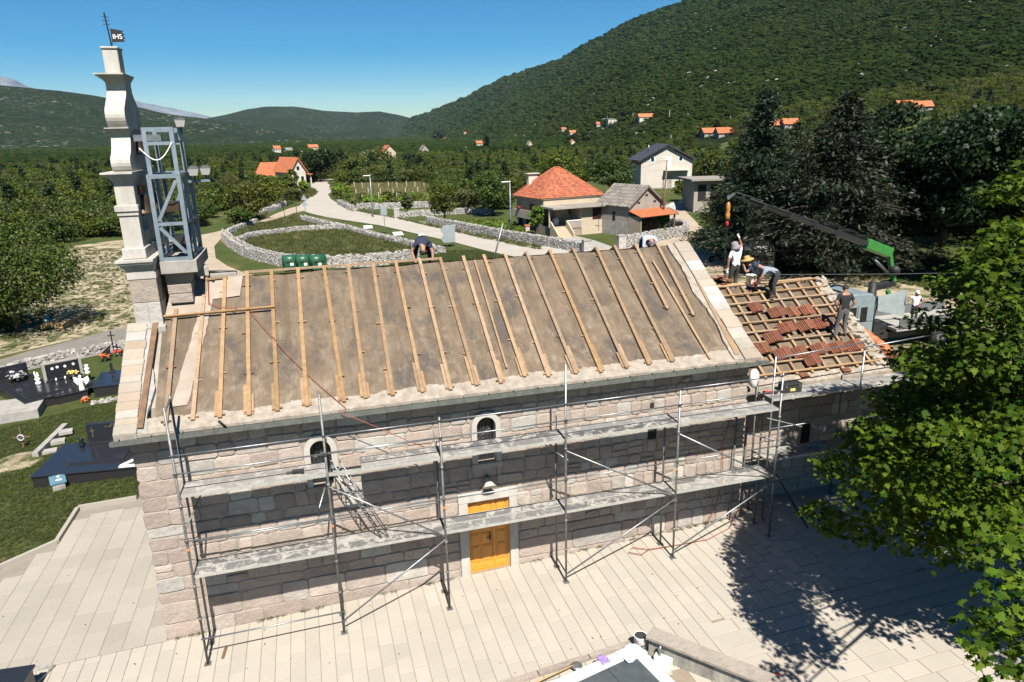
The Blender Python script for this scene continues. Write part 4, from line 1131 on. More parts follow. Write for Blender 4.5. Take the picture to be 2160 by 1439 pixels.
fpart('rail', (X0+0.05, YM, zM-0.05), (X1-0.05, YM, zM-0.05)); fpart('rail', (X1, Y0+0.05, zF+0.9), (X1, Y1-0.05, zF+0.9), 0.07)
for y in (Y0, Y1):
    fpart('brace', (X0+0.07, y+0.0, zF+0.98), (X1-0.07, y, zM-0.16), 0.075); fpart('brace', (X0+0.07, y, zF+0.82), (X1-0.07, y, zF+0.16), 0.075)
fpart('brace', (X1, Y0+0.08, zF+0.1), (X1, YM-0.08, zF+0.84), 0.05); fpart('brace', (X1, YM+0.08, zF+0.84), (X1, Y1-0.08, zF+0.1), 0.05)
Yu0, Yu1 = Y0+0.3, Y1-0.3
for y in (Yu0, Yu1):
    for x in (X0, X1-0.05): fpart('post', (x, y, zM+0.001), (x, y, zT))
    fpart('rail', (X0+0.05, y, zT-0.05), (X1-0.1, y, zT-0.05)); fpart('rail', (X0+0.05, y, zM+0.72), (X1-0.1, y, zM+0.72), 0.08)
for x in (X0, X1-0.05): fpart('rail', (x, Yu0+0.05, zM+0.75), (x, Yu1-0.05, zM+0.75), 0.06)
part('motor_plate', MB().bb(X0-0.25, X1-0.3, Yu0-0.02, Yu0+0.25, zM+0.78, zM+0.93), M['galv'], fr, world=True)
part('motor', MB().bb(X0+0.2, X0+0.55, Y0+0.5, Y0+0.9, zF+0.12, zF+0.55), M['darkmetal'], fr, world=True)
part('motor', MB().bb(X0+0.05, X0+0.4, YM+0.1, YM+0.5, zF+1.1, zF+1.35), M['bronze'], fr, world=True)
def floodlight(p, rz_=0.0):
    l = MB(); l.prism([(-0.09, -0.13, -0.1), (0.09, -0.13, -0.1), (0.13, -0.06, 0.06), (0.07, 0.02, 0.13), (-0.07, 0.02, 0.13), (-0.13, -0.06, 0.06)], (0, 0.16, 0.02)); l2 = MB().tube((0, 0, -0.3), (0, 0.02, -0.02), 0.015, 5)
    t = thing('floodlight', '', 'floodlight', p, rz_); recalc(part('housing', l, M['lamp_grey'], t)); part('bracket', l2, M['darkmetal'], t); return t
f1 = floodlight((X1+0.02, Yu1-0.2, zT+0.12)); f1['label'] = 'grey floodlight alone on the very top of the steel bell frame'
f2 = floodlight((X1+0.22, YM+0.1, zM-0.0)); f2['label'] = 'left grey floodlight of the pair halfway up the steel bell frame'
f3 = floodlight((X1+0.48, YM+0.35, zM-0.0)); f3['label'] = 'right grey floodlight of the pair halfway up the steel bell frame'
part('bracket_arm', MB().beam((X1, YM+0.1, zM-0.25), (X1+0.55, YM+0.36, zM-0.25), 0.06, 0.06), M['bluegalv'], fr, world=True)
cb = []
for i in range(13): t = i/12; cb.append((X0-0.15+0.75*t, Yu0-0.07, zM+0.62-0.5*math.sin(t*math.pi)**1.0*0.7+0.12*t))
part('white_cable', MB().path(cb, 0.014, 5), M['white'], fr, True, True)
for (ax, ay, az, bx, by, bz) in ((X0, Y0+0.1, zF+0.3, X1, Y0+0.6, zF+0.9), (X0+0.1, Y0+0.3, zF+0.9, X1, YM, zF+0.2), (X1+0.06, Y0, zM-0.2, X1+0.06, Y0+0.1, zF+0.1)):
    part('black_cable', MB().path([(ax, ay, az), ((ax+bx)/2, (ay+by)/2, min(az, bz)-0.15), (bx, by, bz)], 0.012, 5), M['blackiron'], fr, True, True)
# concrete pad and stone stub under it
cp('concrete_pad', MB().bb(X0-0.05, X1+0.14, Y0-0.14, Y1+0.14, zF-0.32, zF-0.012), M['concrete'], bevel=0.01)
for (a, b) in ((0.0, 0.3), (0.31, 0.55), (0.56, 0.8)):
    part('stone', MB().bb(X0-0.02+a*0.05, X1-0.1, Y0+0.1, Y1-0.1, zF-0.33-b, zF-0.33-a), M['paleblock'], church, world=True, bevel=0.02)

# ------------------------------------------------------------------ loudspeaker on the wall
ls = thing('loudspeaker', 'cream horn loudspeaker fixed to the church wall above the orange door', 'loudspeaker', (8.18, -0.0, 2.62))
part('horn', MB().lathe([(0.04, 0.16), (0.06, 0.10), (0.10, 0.0), (0.17, -0.10), (0.20, -0.12), (0.185, -0.122), (0.08, 0.0)], (0, -0.16, -0.02), 14, axis=Matrix.Rotation(R(-38), 3, 'X')), simple('cream_horn', (0.50, 0.47, 0.40), None, 5, 0.5), ls, True)
part('bracket', MB().bb(-0.03, 0.03, -0.14, 0.02, 0.06, 0.12), M['darkmetal'], ls)

# ------------------------------------------------------------------ sanctuary (lower part on the right)
SY = 0.74; SX0, SX1 = GR+0.14, 21.35; SS = 0.61
sanct = thing('sanctuary', 'lower stone sanctuary behind the church with tiles being lifted off its batten grid', 'building', (18.8, 3.95, 0.0))
def sp(name, mb, mat, smooth=False, bevel=0, label=None, par=None): return part(name, mb, mat, par or sanct, smooth, True, bevel, label)
def sz(y): return 4.22+SS*(y-0.6) if y <= YC else 4.22+SS*(2*YC-y-0.6)
poly = [(SX0, SY, -0.4), (SX0, 2*YC-SY, -0.4), (SX0, 2*YC-SY, sz(SY)-0.16), (SX0, YC, sz(YC)-0.16), (SX0, SY, sz(SY)-0.16)]
sp('wall', MB().prism(poly, (SX1-SX0, 0, 0)), M['mortar'])
SO = [(18.36, 18.92, 1.70, 2.62)]
ss = masonry(SX0, SX1+0.4, -0.2, 3.95, SY, SO, lambda x: gz(x, 0.7), seed=9)
lay(ss, SY, sanct, 150, M['stone'], None, 12)
sw = sp('window', MB().bb(18.46, 18.82, SY-0.004, SY+0.01, 1.76, 2.40), M['dark'])
m_ = MB(); n = 12; vs = []; fs = []
for i in range(n+1):
    a = math.pi*i/n
    for rr_ in (0.18, 0.29): vs += [(18.64+rr_*math.cos(a), SY-0.04, 2.33+rr_*math.sin(a)), (18.64+rr_*math.cos(a), SY+0.02, 2.33+rr_*math.sin(a))]
for i in range(n):
    a, b = 4*i, 4*i+4; fs += [(a, b, b+2, a+2), (a, a+1, b+1, b), (a+2, b+2, b+3, a+3)]
m_.add(vs, fs); m_.bb(18.35, 18.46, SY-0.04, SY+0.02, 1.70, 2.33); m_.bb(18.82, 18.93, SY-0.04, SY+0.02, 1.70, 2.33)
part('window_surround', m_, M['paleblock'], sw)
m_ = MB().prism([(18.46, SY-0.003, 2.34)]+[(18.64+0.18*math.cos(math.pi-math.pi*i/8), SY-0.003, 2.33+0.18*math.sin(math.pi*i/8)) for i in range(9)], (0, 0.01, 0)); part('pane', m_, M['dark'], sw)
# rough roof deck, eaves bed
rf = MB(); vs = []; fs = []; nx, ny = 30, 14
for i in range(nx+1):
    for k in range(ny+1):
        x = SX0+(SX1-SX0)*i/nx; y = 0.5+(YC-0.5)*k/ny; vs.append((x, y, sz(y)-0.10+0.012*pnoise(x, y, 0.5)))
for i in range(nx):
    for k in range(ny): a = i*(ny+1)+k; fs.append((a, a+ny+1, a+ny+2, a+1))
rf.add(vs, fs); rf.add([(SX0, YC, sz(YC)-0.1), (SX1, YC, sz(YC)-0.1), (SX1, 2*YC-0.5, sz(0.5)-0.1), (SX0, 2*YC-0.5, sz(0.5)-0.1)], [(0, 1, 2, 3)])
sp('roof', rf, M['screed'])
e = MB(); vs = []; fs = []; n = 60
for i in range(n+1):
    x = SX0+(SX1-SX0+0.1)*i/n; j = random.uniform(-0.03, 0.05)
    vs += [(x, 0.36, 3.84), (x, 0.36, 4.0+j*0.4), (x, 0.52+j, 4.12+random.uniform(-0.02, 0.02)), (x, 0.64+j, sz(0.64)-0.08), (x, 0.74, 3.84)]
for i in range(n):
    a, b = 5*i, 5*i+5
    for k in range(4): fs.append((a+k, b+k, b+k+1, a+k+1))
    fs.append((a+4, b+4, b, a))
e.add(vs, fs); sp('eaves_bed', e, M['whiterender'])
for x in (SX0+2.1, SX0+3.6): sp('broken_tile', MB().box((x, 0.5, 4.15), (0.28, 0.2, 0.06), Matrix.Rotation(0.4, 3, 'X')), M['tile'])
# right hand rubble verge
rb = MB(); random.seed(5)
for i in range(95):
    y = random.uniform(0.55, YC+0.05); x = SX1-0.13+random.uniform(-0.22, 0.2)-0.10*(y < 2)
    rb.box((x, y, sz(y)-0.03+random.uniform(0, 0.05)), (random.uniform(0.08, 0.26), random.uniform(0.06, 0.2), random.uniform(0.05, 0.1)), Matrix.Rotation(random.uniform(-0.5, 0.5), 3, 'Z') @ Matrix.Rotation(0.55+random.uniform(-0.2, 0.2), 3, 'X'))
o = sp('rubble_verge', rb, M['whiterender']); o['kind'] = 'stuff'
vg = MB(); vg.prism([(SX1-0.3, 0.4, sz(0.4)-0.4), (SX1-0.3, 0.4, sz(0.4)-0.06), (SX1-0.3, YC, sz(YC)-0.06), (SX1-0.3, 2*YC-0.4, sz(0.4)-0.06), (SX1-0.3, 2*YC-0.4, sz(0.4)-0.4)], (0.42, 0, 0)); recalc(sp('verge', vg, M['whiterender']))
UPS = Vector((0, -SS, 1)).normalized()
# under-rafters then battens
k = 0; x = SX0+0.28
while x < SX1-0.3:
    a = Vector((x, 0.56, sz(0.56)-0.025)); b = Vector((x+0.12, YC, sz(YC)-0.025)); sp('rafter', MB().beam(a, b, 0.085, 0.07, UPS), M['wood']); x += 0.545
yb = 0.62; random.seed(31)
while yb < YC+0.02:
    a = Vector((SX0-0.06+random.uniform(0, 0.05), yb, sz(yb)+0.035)); b = Vector((SX1-random.uniform(0.05, 0.45), yb+random.uniform(-0.02, 0.05), 0)); b.z = sz(b.y)+0.035
    sp('batten', MB().beam(a, b, 0.06, 0.05, UPS), M['wood']); yb += 0.362
sp('batten', MB().beam((SX0+2.9, YC-0.12, sz(YC-0.12)+0.035), (SX1-0.2, YC-0.06, sz(YC-0.06)+0.05), 0.06, 0.05, UPS), M['wood'])
sp('ridge_board', MB().beam((SX0, YC+0.03, sz(YC)+0.05), (SX0+2.4, YC+0.03, sz(YC)+0.05), 0.1, 0.03), M['wood_pale'])

# tiles
def tile_mesh():
    m_ = MB(); w_, l, t = 0.235, 0.40, 0.02; prof = [(-w_/2, 0.022), (-w_/2+0.03, 0.026), (-w_/2+0.045, 0.008), (-0.02, 0.006), (-0.005, 0.02), (0.015, 0.02), (0.03, 0.006), (w_/2-0.04, 0.008), (w_/2-0.02, 0.024), (w_/2, 0.02)]
    vs = [(x, -l/2, z) for x, z in prof]+[(x, l/2, z) for x, z in prof]+[(x, -l/2, z-t) for x, z in prof]+[(x, l/2, z-t) for x, z in prof]; n = len(prof); fs = []
    for i in range(n-1): fs += [(i, i+1, n+i+1, n+i), (2*n+i+1, 2*n+i, 3*n+i, 3*n+i+1), (i+1, i, 2*n+i, 2*n+i+1), (n+i, n+i+1, 3*n+i+1, 3*n+i)]
    fs += [(0, n, 3*n, 2*n), (n-1, 3*n-1, 4*n-1, 2*n-1)]
    m_.add(vs, fs); return m_.mesh('tile', M['tile'])
TM = tile_mesh()
SLR = Matrix.Rotation(math.atan(SS), 4, 'X')
def onsan(px, py, off=0.06):
    d = ray(px, py); n_ = Vector((0, -SS, 1)); t = (4.22-0.6*SS+off-n_.dot(CAMC))/n_.dot(d); return CAMC+d*t
def p6(x, y): return (1460+x/3.427, 380+y/3.427)
STK = [((460, 925), 4, 'highest pile, at upper left under the bending man'), ((610, 965), 6, 'second from left in the highest row of piles'), ((725, 958), 4, 'third in the highest row of piles'), ((830, 945), 4, 'rightmost in the highest row of piles'),
       ((680, 1075), 6, 'left one of the three middle piles'), ((815, 1060), 6, 'centre one of the three middle piles'), ((930, 1045), 7, 'right one of the three middle piles, beside the standing man'),
       ((580, 1145), 6, 'alone between the middle row and the bottom row'), ((505, 1225), 5, 'leftmost of the bottom row, beside the church coping'), ((655, 1262), 6, 'second of the bottom row'),
       ((775, 1250), 5, 'third of the bottom row'), ((920, 1228), 6, 'fourth of the bottom row'), ((1045, 1215), 5, 'below the feet of the man in the black shirt'), ((1165, 1205), 6, 'rightmost of the bottom row by the rubble verge'), ((865, 1305), 5, 'lowest of all, near the eaves above the toolbox')]
random.seed(13)
for (pz, n, where) in STK:
    p = onsan(*p6(*pz)); t = thing('tile_stack', 'pile of terracotta roof tiles, '+where, 'tile stack', p, 0, 'piles of roof tiles on the battens')
    for i in range(n):
        o = link('tile', TM, t); o.matrix_basis = SLR @ Matrix.Translation((-0.06*n/2+0.06*i+0.0, random.uniform(-0.015, 0.015), 0.02+0.022*i)) @ Matrix.Rotation(random.uniform(-0.05, 0.05), 4, 'Z') @ Matrix.Rotation(-0.12, 4, 'Y')
# heap of loose tiles at the top left
t = thing('tile_heap', 'loose broken roof tiles heaped between the coping and the man with raised arm', 'tiles', OY(1520, 598, YC+0.2))
for i in range(9):
    o = link('tile', TM, t); o.matrix_basis = Matrix.Translation((random.uniform(-0.2, 0.2), random.uniform(-0.1, 0.3), 0.03*i-0.05)) @ Matrix.Rotation(random.uniform(0, 3), 4, 'Z') @ Matrix.Rotation(random.uniform(-0.5, 0.5), 4, 'X')

# apse roof beyond: facets falling away to the right, still tiled
AP = Vector((SX1+0.18, YC, 5.35)); r_ = 2.9; ez = 3.42
angs = [R(-90), R(-48), R(-8), R(32), R(90)]
eav = [Vector((AP.x+0.0+r_*math.cos(a)*0.95, YC+r_*math.sin(a), ez)) for a in angs]
apse = thing('apse', 'polygonal apse with orange clay tiles and ridge caps at the right end behind the sanctuary', 'building', (AP.x+1, YC, 0.0))
w_ = MB()
inn = [Vector((AP.x+(e.x-AP.x)*0.9, YC+(e.y-YC)*0.9, 0)) for e in eav]
w_.prism([(p.x, p.y, -0.2) for p in inn], (0, 0, ez+0.1)); recalc(part('wall', w_, M['stone'], apse, world=True))
for i in range(4):
    a, b = eav[i], eav[i+1]; rf = MB(); rows = 8
    nrm = (b-a).cross(AP-a).normalized()
    for k in range(rows):
        t0, t1 = k/rows, (k+1)/rows+0.02; ncol = max(1, int(((b-a).length*(1-t0))/0.23))
        for j in range(ncol):
            u0_, u1_ = j/ncol+0.01, (j+1)/ncol-0.005
            def pt(u, t, h): return a.lerp(b, u).lerp(AP, min(1, t))+nrm*h
            vs = [pt(u0_, t0, 0.05), pt(u1_, t0, 0.05), pt(u1_, t1, 0.015), pt(u0_, t1, 0.015), pt(u0_, t0, 0.0), pt(u1_, t0, 0.0), pt((u0_+u1_)/2, t0, 0.075), pt((u0_+u1_)/2, t1, 0.035)]
            rf.add(vs, [(0, 6, 7, 3), (6, 1, 2, 7), (4, 5, 1, 6, 0)])
    o = part('roof_tile', rf, M['tile'] if i < 1 else M['ridge_tile'], apse, world=True); o['kind'] = 'stuff'
    if i > 0:
        n = 11; L = (AP-a)
        for k in range(n):
            p0 = a+L*(k/n); p1 = a+L*((k+1)/n)*1.0; part('ridge_tile', MB().tube(p0+Vector((0, 0, 0.05)), p1+Vector((0, 0, 0.03)), 0.13, 8, 0.105), M['ridge_tile'], apse, True, True)
# ================================================================== SCAFFOLDING
SXs = [1.08, 4.18, 6.80, 9.93, 13.06, 16.12]
YO, YI = -1.21, -0.48
scf = thing('scaffolding', 'five bay steel tube scaffold standing along the whole front wall of the church', 'scaffolding', (8.6, (YO+YI)/2, -0.2))
def S(nm, mb, mat='oldsteel', smooth=True, par=None, lab=None): return part(nm, mb, M[mat], par or scf, smooth, True, 0, lab)
ztop_o = [OY(330, 862, YO).z, OY(663, 832, YO).z, OY(923, 880, YO).z, OY(1191, 768, YO).z, OY(1437, 820, YO).z, OY(1655, 787, YO).z]
ztop_i = [OY(349, 834, YI).z, 4.02, 4.25, 4.35, 4.1, 4.05]
for i, x in enumerate(SXs):
    g_ = gz(x, YO)
    zi = ztop_i[i]
    S('standard', MB().tube((x, YO, g_+0.05), (x, YO, ztop_o[i]), 0.0275, 10), 'oldsteel' if i < 3 else 'galv')
    S('standard', MB().tube((x, YI, g_+0.05), (x, YI, zi), 0.0275, 10), 'oldsteel')
    for y in (YO, YI):
        S('base_plate', MB().bb(x-0.075, x+0.075, y-0.075, y+0.075, g_+0.032, g_+0.045), 'oldsteel', False)
        S('spindle', MB().tube((x, y, g_+0.04), (x, y, g_+0.2), 0.018, 8), 'oldsteel')
    S('transom', MB().tube((x, YO, g_+0.32), (x, YI, g_+0.32), 0.02, 8), 'oldsteel')
    for z in (1.97, 3.97): S('transom', MB().beam((x, YO, z-0.06), (x, YI, z-0.06), 0.05, 0.06), 'oldsteel', False)
    for z in (0.9, 1.75, 2.9, 3.75, 4.5):
        if z < ztop_o[i]-0.05: S('coupler', MB().tube((x, YO, z-0.04), (x, YO, z+0.04), 0.04, 8), 'oldsteel')
    if i in (0, 1, 2, 4): S('yellow_mark', MB().tube((x, YO, 2.62), (x, YO, 2.72), 0.0285, 10), 'hook')
S('head_bar', MB().tube((SXs[0], YO, ztop_o[0]-0.1), (SXs[0], YI, ztop_i[0]-0.1), 0.0275, 8))
# guard rails
def rail(x0, x1, z, y=YO, mat='galv', r_=0.018): S('guard_rail', MB().tube((x0-0.05, y-0.035, z), (x1+0.05, y-0.035, z), r_, 8), mat)
za, zb = OY(357, 962, YO).z, OY(363, 1001, YO).z
for i in range(5):
    a, b = SXs[i], SXs[i+1]
    rail(a, b, za); rail(a, b, zb)
    if i in (0, 1, 2, 3, 4): rail(a, b, 2.92+(0.02 if i % 2 else 0), mat='galv')
rail(SXs[0], SXs[1], 2.46, YI+0.02); rail(SXs[1], SXs[2], 2.45, YI+0.02, 'galv', 0.012); rail(SXs[0], SXs[1], 0.38)
rail(SXs[1], SXs[2], 4.22, YI)
# decks: two boards per bay and lift
def board(x0, x1, y0, y1, z, mat='deck'):
    b = S('deck_board', MB().bb(x0+0.02, x1-0.02, y0, y1, z-0.012, z), mat, False)
    e = MB(); e.bb(x0+0.02, x1-0.02, y0-0.004, y0+0.012, z-0.065, z+0.004); e.bb(x0+0.02, x1-0.02, y1-0.012, y1+0.004, z-0.065, z+0.004); e.bb(x0+0.02, x0+0.05, y0+0.012, y1-0.012, z-0.065, z-0.013); e.bb(x1-0.05, x1-0.02, y0+0.012, y1-0.012, z-0.065, z-0.013)
    part('board_rail', e, M['deck_edge'], b)
    return b
for i in range(5):
    a, b = SXs[i], SXs[i+1]
    for lv, z in enumerate((2.0, 4.0)):
        if lv == 1 and i == 1:
            board(a, b, -1.18, -1.12, z); board(a+0.75, b, -1.10, -0.83, z); board(a+0.75, b, -0.81, -0.53, z); continue
        board(a, b, -1.18, -0.86, z); board(a, b, -0.84, -0.52, z)
# perforated shadow-casting steel planks keep their holes only in print; diagonal braces
def brace(p, q): S('diagonal_brace', MB().tube(p, q, 0.021, 8), 'galv')
brace((SXs[1], YO-0.05, 3.72), (SXs[2], YO-0.05, 1.92)); brace((SXs[3], YO-0.05, 3.72), (SXs[4], YO-0.05, 1.92)); brace((SXs[4], YO-0.05, 3.72), (SXs[5], YO-0.05, 1.92))
brace((SXs[1], YO-0.05, 0.12), (SXs[2], YO-0.05, 1.86)); brace((SXs[3], YO-0.05, 0.2), (SXs[4], YO-0.05, 1.86)); brace((SXs[4], YO-0.05, 0.28), (SXs[5], YO-0.05, 1.86))
S('wall_tie', MB().tube((SXs[1]-0.25, YO-0.28, 3.35), (SXs[1]+0.12, YI+0.4, 3.72), 0.022, 8), 'galv')
S('wall_tie', MB().tube((SXs[3]-0.3, YI, 3.6), (SXs[3]+0.05, YO-0.03, 3.45), 0.02, 8), 'galv')
S('wall_tie', MB().tube((SXs[0]+0.02, YO, 3.2), (SXs[0]+0.3, YI+0.1, 3.6), 0.02, 8), 'oldsteel')
S('stub_tube', MB().tube((2.1, YI+0.1, OY(375, 905, YI).z-0.15), (2.0, YI-0.1, OY(375, 905, YI).z+0.1), 0.03, 8), 'darkmetal')
# lattice ladder down through the open hatch
lad = thing('lattice_ladder', 'aluminium lattice ladder leaning from the open deck hatch down to the lower deck', 'ladder', (4.95, -0.8, 2.0))
A_, B_ = Vector((4.28, -0.62, 4.0)), Vector((5.28, -0.85, 2.02))
for dy in (-0.12, 0.16):
    part('stile', MB().tube(A_+Vector((0, dy, 0)), B_+Vector((0, dy, 0)), 0.018, 6), M['galv'], lad, True, True)
    part('stile', MB().tube(A_+Vector((0.18, dy, 0)), B_+Vector((0.16, dy, 0.02)), 0.014, 6), M['galv'], lad, True, True)
for k in range(10):
    t0 = (k+0.5)/10; p = A_.lerp(B_, t0); q = A_.lerp(B_, t0+0.05)
    part('rung', MB().tube(p+Vector((0, -0.12, 0)), p+Vector((0, 0.16, 0)), 0.013, 6), M['galv'], lad, True, True)
    part('lattice_bar', MB().tube(p+Vector((0.0, -0.12, 0)), q+Vector((0.17, -0.12, 0)), 0.009, 5), M['galv'], lad, True, True)
dg = thing('cordless_drill', 'black power drill left on the upper deck near the first church window', 'drill', (3.55, -0.95, 4.015))
part('body', MB().box((0, 0, 0.06), (0.26, 0.07, 0.08)), M['darkmetal'], dg, bevel=0.02); part('grip', MB().box((0.09, 0.02, 0.03), (0.07, 0.16, 0.05)), M['rubber'], dg, bevel=0.01); part('chuck', MB().tube((-0.13, 0, 0.06), (-0.26, 0, 0.06), 0.018, 6), M['darkmetal'], dg)

# second scaffold along the sanctuary
scf2 = thing('scaffolding', 'short scaffold in front of the sanctuary wall with a toolbox on its top deck', 'scaffolding', (19.0, 0.1, 0.05))
def S2(nm, mb, mat='oldsteel', smooth=True): return part(nm, mb, M[mat], scf2, smooth, True)
PO, PI_ = -0.42, 0.30
xs2 = [16.45, 19.45, 22.3]
for i, x in enumerate(xs2):
    t_o = OY(1637, 752, PO).z if i == 0 else OY(1818, 740, PO).z
    for y, zt in ((PO, t_o), (PI_, 4.1)):
        S2('standard', MB().tube((x, y, 0.1), (x, y, zt), 0.0275, 10), 'galv' if y == PO else 'oldsteel'); S2('base_plate', MB().bb(x-0.075, x+0.075, y-0.075, y+0.075, gz(x, y)+0.032, gz(x, y)+0.045), 'oldsteel', False)
    for z in (0.4, 1.85, 3.75): S2('transom', MB().tube((x, PO, z), (x, PI_, z), 0.022, 8))
for a, b in zip(xs2, xs2[1:]):
    S2('guard_rail', MB().tube((a, PO-0.03, OY(1637, 753, PO).z-0.03), (b, PO-0.03, OY(1818, 722, PO).z if a < 18 else OY(1818, 722, PO).z), 0.02, 8), 'galv')
    S2('guard_rail', MB().tube((a, PO-0.03, 3.05), (b, PO-0.03, 3.05), 0.02, 8), 'galv')
    for z in (2.02, 3.92):
        for (y0, y1) in ((PO+0.03, PO+0.34), (PO+0.36, PI_-0.03)):
            bd = S2('deck_board', MB().bb(a+0.02, b-0.02, y0, y1, z-0.012, z), 'deck', False)
            e = MB(); e.bb(a+0.02, b-0.02, y0-0.004, y0+0.012, z-0.065, z+0.004); e.bb(a+0.02, b-0.02, y1-0.012, y1+0.004, z-0.065, z+0.004); part('board_rail', e, M['deck_edge'], bd)
for (a, b, c, d) in ((16.45, 3.5, 15.3, 0.15), (16.75, 3.5, 15.6, 0.15)):
    pass
# access tower verticals between the two scaffolds and a leaning ladder
for (x, y) in ((15.55, -0.1), (15.95, -0.05)):
    S2('standard', MB().tube((x, y, 0.1), (x, y, 3.4), 0.024, 8), 'oldsteel')
for z in (3.35, 2.75, 1.6): S2('ledger', MB().tube((15.5, -0.08, z+0.25), (16.9, -1.2, z), 0.02, 8), 'oldsteel')
l2 = thing('steel_ladder', 'dark steel ladder leaning in tree shade at the right end of the scaffold', 'ladder', (17.3, -1.0, 0.1))
for dy in (0, 0.38):
    part('stile', MB().tube((16.35+dy*0.35, -0.75+dy, 2.05), (17.4+dy*0.35, -1.25+dy, 0.12), 0.025, 8), M['darkmetal'], l2, True, True)
for k in range(8):
    t = (k+0.5)/8; p = Vector((16.35, -0.75, 2.05)).lerp(Vector((17.4, -1.25, 0.12)), t); part('rung', MB().tube(p, p+Vector((0.133, 0.38, 0)), 0.015, 6), M['galv'], l2, True, True)
# toolbox and tools
tb = thing('toolbox', 'black toolbox with yellow label sitting on the top deck below the sanctuary eaves', 'toolbox', (17.35, 0.02, 3.925), R(-4))
part('case', MB().bb(-0.30, 0.30, -0.15, 0.15, 0, 0.2), M['rubber'], tb, bevel=0.015); part('lid', MB().bb(-0.305, 0.305, -0.155, 0.155, 0.203, 0.28), M['darkmetal'], tb, bevel=0.03)
part('label_plate', MB().bb(-0.08, 0.08, -0.157, -0.151, 0.05, 0.13), M['yellow'], tb); part('handle', MB().path([(-0.15, 0, 0.28), (-0.13, 0, 0.33), (0.13, 0, 0.33), (0.15, 0, 0.28)], 0.012, 6), M['darkmetal'], tb)
part('latch', MB().bb(-0.24, -0.19, -0.16, -0.152, 0.16, 0.24), M['galv'], tb); part('latch', MB().bb(0.19, 0.24, -0.16, -0.152, 0.16, 0.24), M['galv'], tb)
gr = thing('angle_grinder', 'red and black power tool lying at the left end of the top sanctuary deck', 'power tool', (16.62, 0.0, 3.935), R(-12))
part('body', MB().tube((-0.16, 0, 0.05), (0.16, 0, 0.05), 0.045, 10), M['red'], gr, True); part('disc', MB().tube((0.2, 0, 0.03), (0.2, 0, 0.045), 0.08, 14), M['darkmetal'], gr); part('guard', MB().tube((0.16, 0, 0.05), (0.24, 0, 0.05), 0.04, 8), M['darkmetal'], gr)
solo('crowbar', MB().path([(0, 0, 0.02), (0.35, 0.05, 0.02), (0.42, 0.06, 0.05)], 0.014, 6), M['wood_old'], 'thin brown bar lying beside the toolbox on the top sanctuary deck', 'bar', loc=(16.85, 0.05, 3.93))
gv = thing('gloves', 'teal work gloves and red tool lying on the lower sanctuary deck', 'gloves', (18.35, -0.1, 2.03))
part('glove', MB().box((0, 0, 0.03), (0.2, 0.12, 0.05), Matrix.Rotation(0.5, 3, 'Z')), simple('teal_cloth', (0.02, 0.25, 0.26), None, 6), gv, bevel=0.02); part('glove', MB().box((0.1, 0.05, 0.04), (0.15, 0.1, 0.05), Matrix.Rotation(-0.4, 3, 'Z')), M['cyan'], gv, bevel=0.02); part('tool', MB().tube((-0.28, -0.02, 0.02), (-0.08, 0, 0.02), 0.015, 6), M['red'], gv)
solo('bucket', MB().lathe([(0.12, 0), (0.16, 0.24), (0.165, 0.25), (0.15, 0.25), (0.11, 0.02)], n=16), M['orange_plastic'], 'orange bucket on the lower deck half hidden by the plane tree leaves', 'bucket', loc=(20.6, -0.1, 2.03), smooth=True)
sk = MB().lathe([(0.05, 0), (0.13, 0.06), (0.15, 0.3), (0.11, 0.5), (0.04, 0.56)], n=12)
solo('white_sack', sk, M['plastic_white'], 'white crumpled sack at the corner between church gutter and sanctuary roof', 'sack', loc=(16.42, 0.45, 4.0), smooth=True)
# orange hose over the roof and down the wall, and a cable
hp = [onroof(528, 655, 0.2), onroof(600, 740, 0.12), onroof(660, 800, 0.08), onroof(730, 862, 0.06), Vector((4.62, -0.55, 5.2)), Vector((5.4, -0.6, 4.75)), Vector((6.1, -0.62, 4.3)), Vector((6.5, -0.6, 4.06))]
solo('hose', MB().path(hp, 0.009, 6), M['rope_orange'], 'thin orange hose running down the roof to the upper scaffold deck', 'hose', smooth=True)
hp = [Vector((1.62, 3.95, 7.9)), onroof(440, 640, 0.1), onroof(470, 648, 0.1), onroof(500, 652, 0.2)]
solo('hose', MB().path(hp, 0.012, 6), M['rope_orange'], 'short orange hose looping over the left end of the ridge', 'hose', smooth=True)
cp_ = [(15.9, -0.05, 0.4), (15.3, -0.5, 0.1), (14.4, -0.8, 0.07), (13.4, -0.75, 0.05), (12.6, -0.7, 0.05), (12.2, -0.45, 0.04), (12.0, -0.65, 0.04), (12.3, -0.85, 0.04), (12.6, -0.7, 0.06)]
solo('power_cord', MB().path(cp_, 0.012, 6), M['rope_orange'], 'orange cord looped on the paving at the right foot of the scaffold', 'cord', smooth=True)
solo('lead_strip', MB().path([(15.4, 0.0, 3.3), (15.2, -0.02, 2.6), (15.25, -0.05, 1.4), (15.0, -0.1, 0.5), (14.6, -0.3, 0.1)], 0.01, 5), M['rope_orange'], 'thin orange cord hanging down the church wall near its right corner', 'cord', smooth=True)
solo('off_cut', MB().box((0, 0, 0.02), (0.06, 0.42, 0.03), Matrix.Rotation(-0.12, 3, 'Z')), M['wood_old'], 'dark brown wood offcut lying on the paving by the left scaffold foot', 'offcut', loc=(1.42, -0.95, gz(1.4, -1)+0.035))

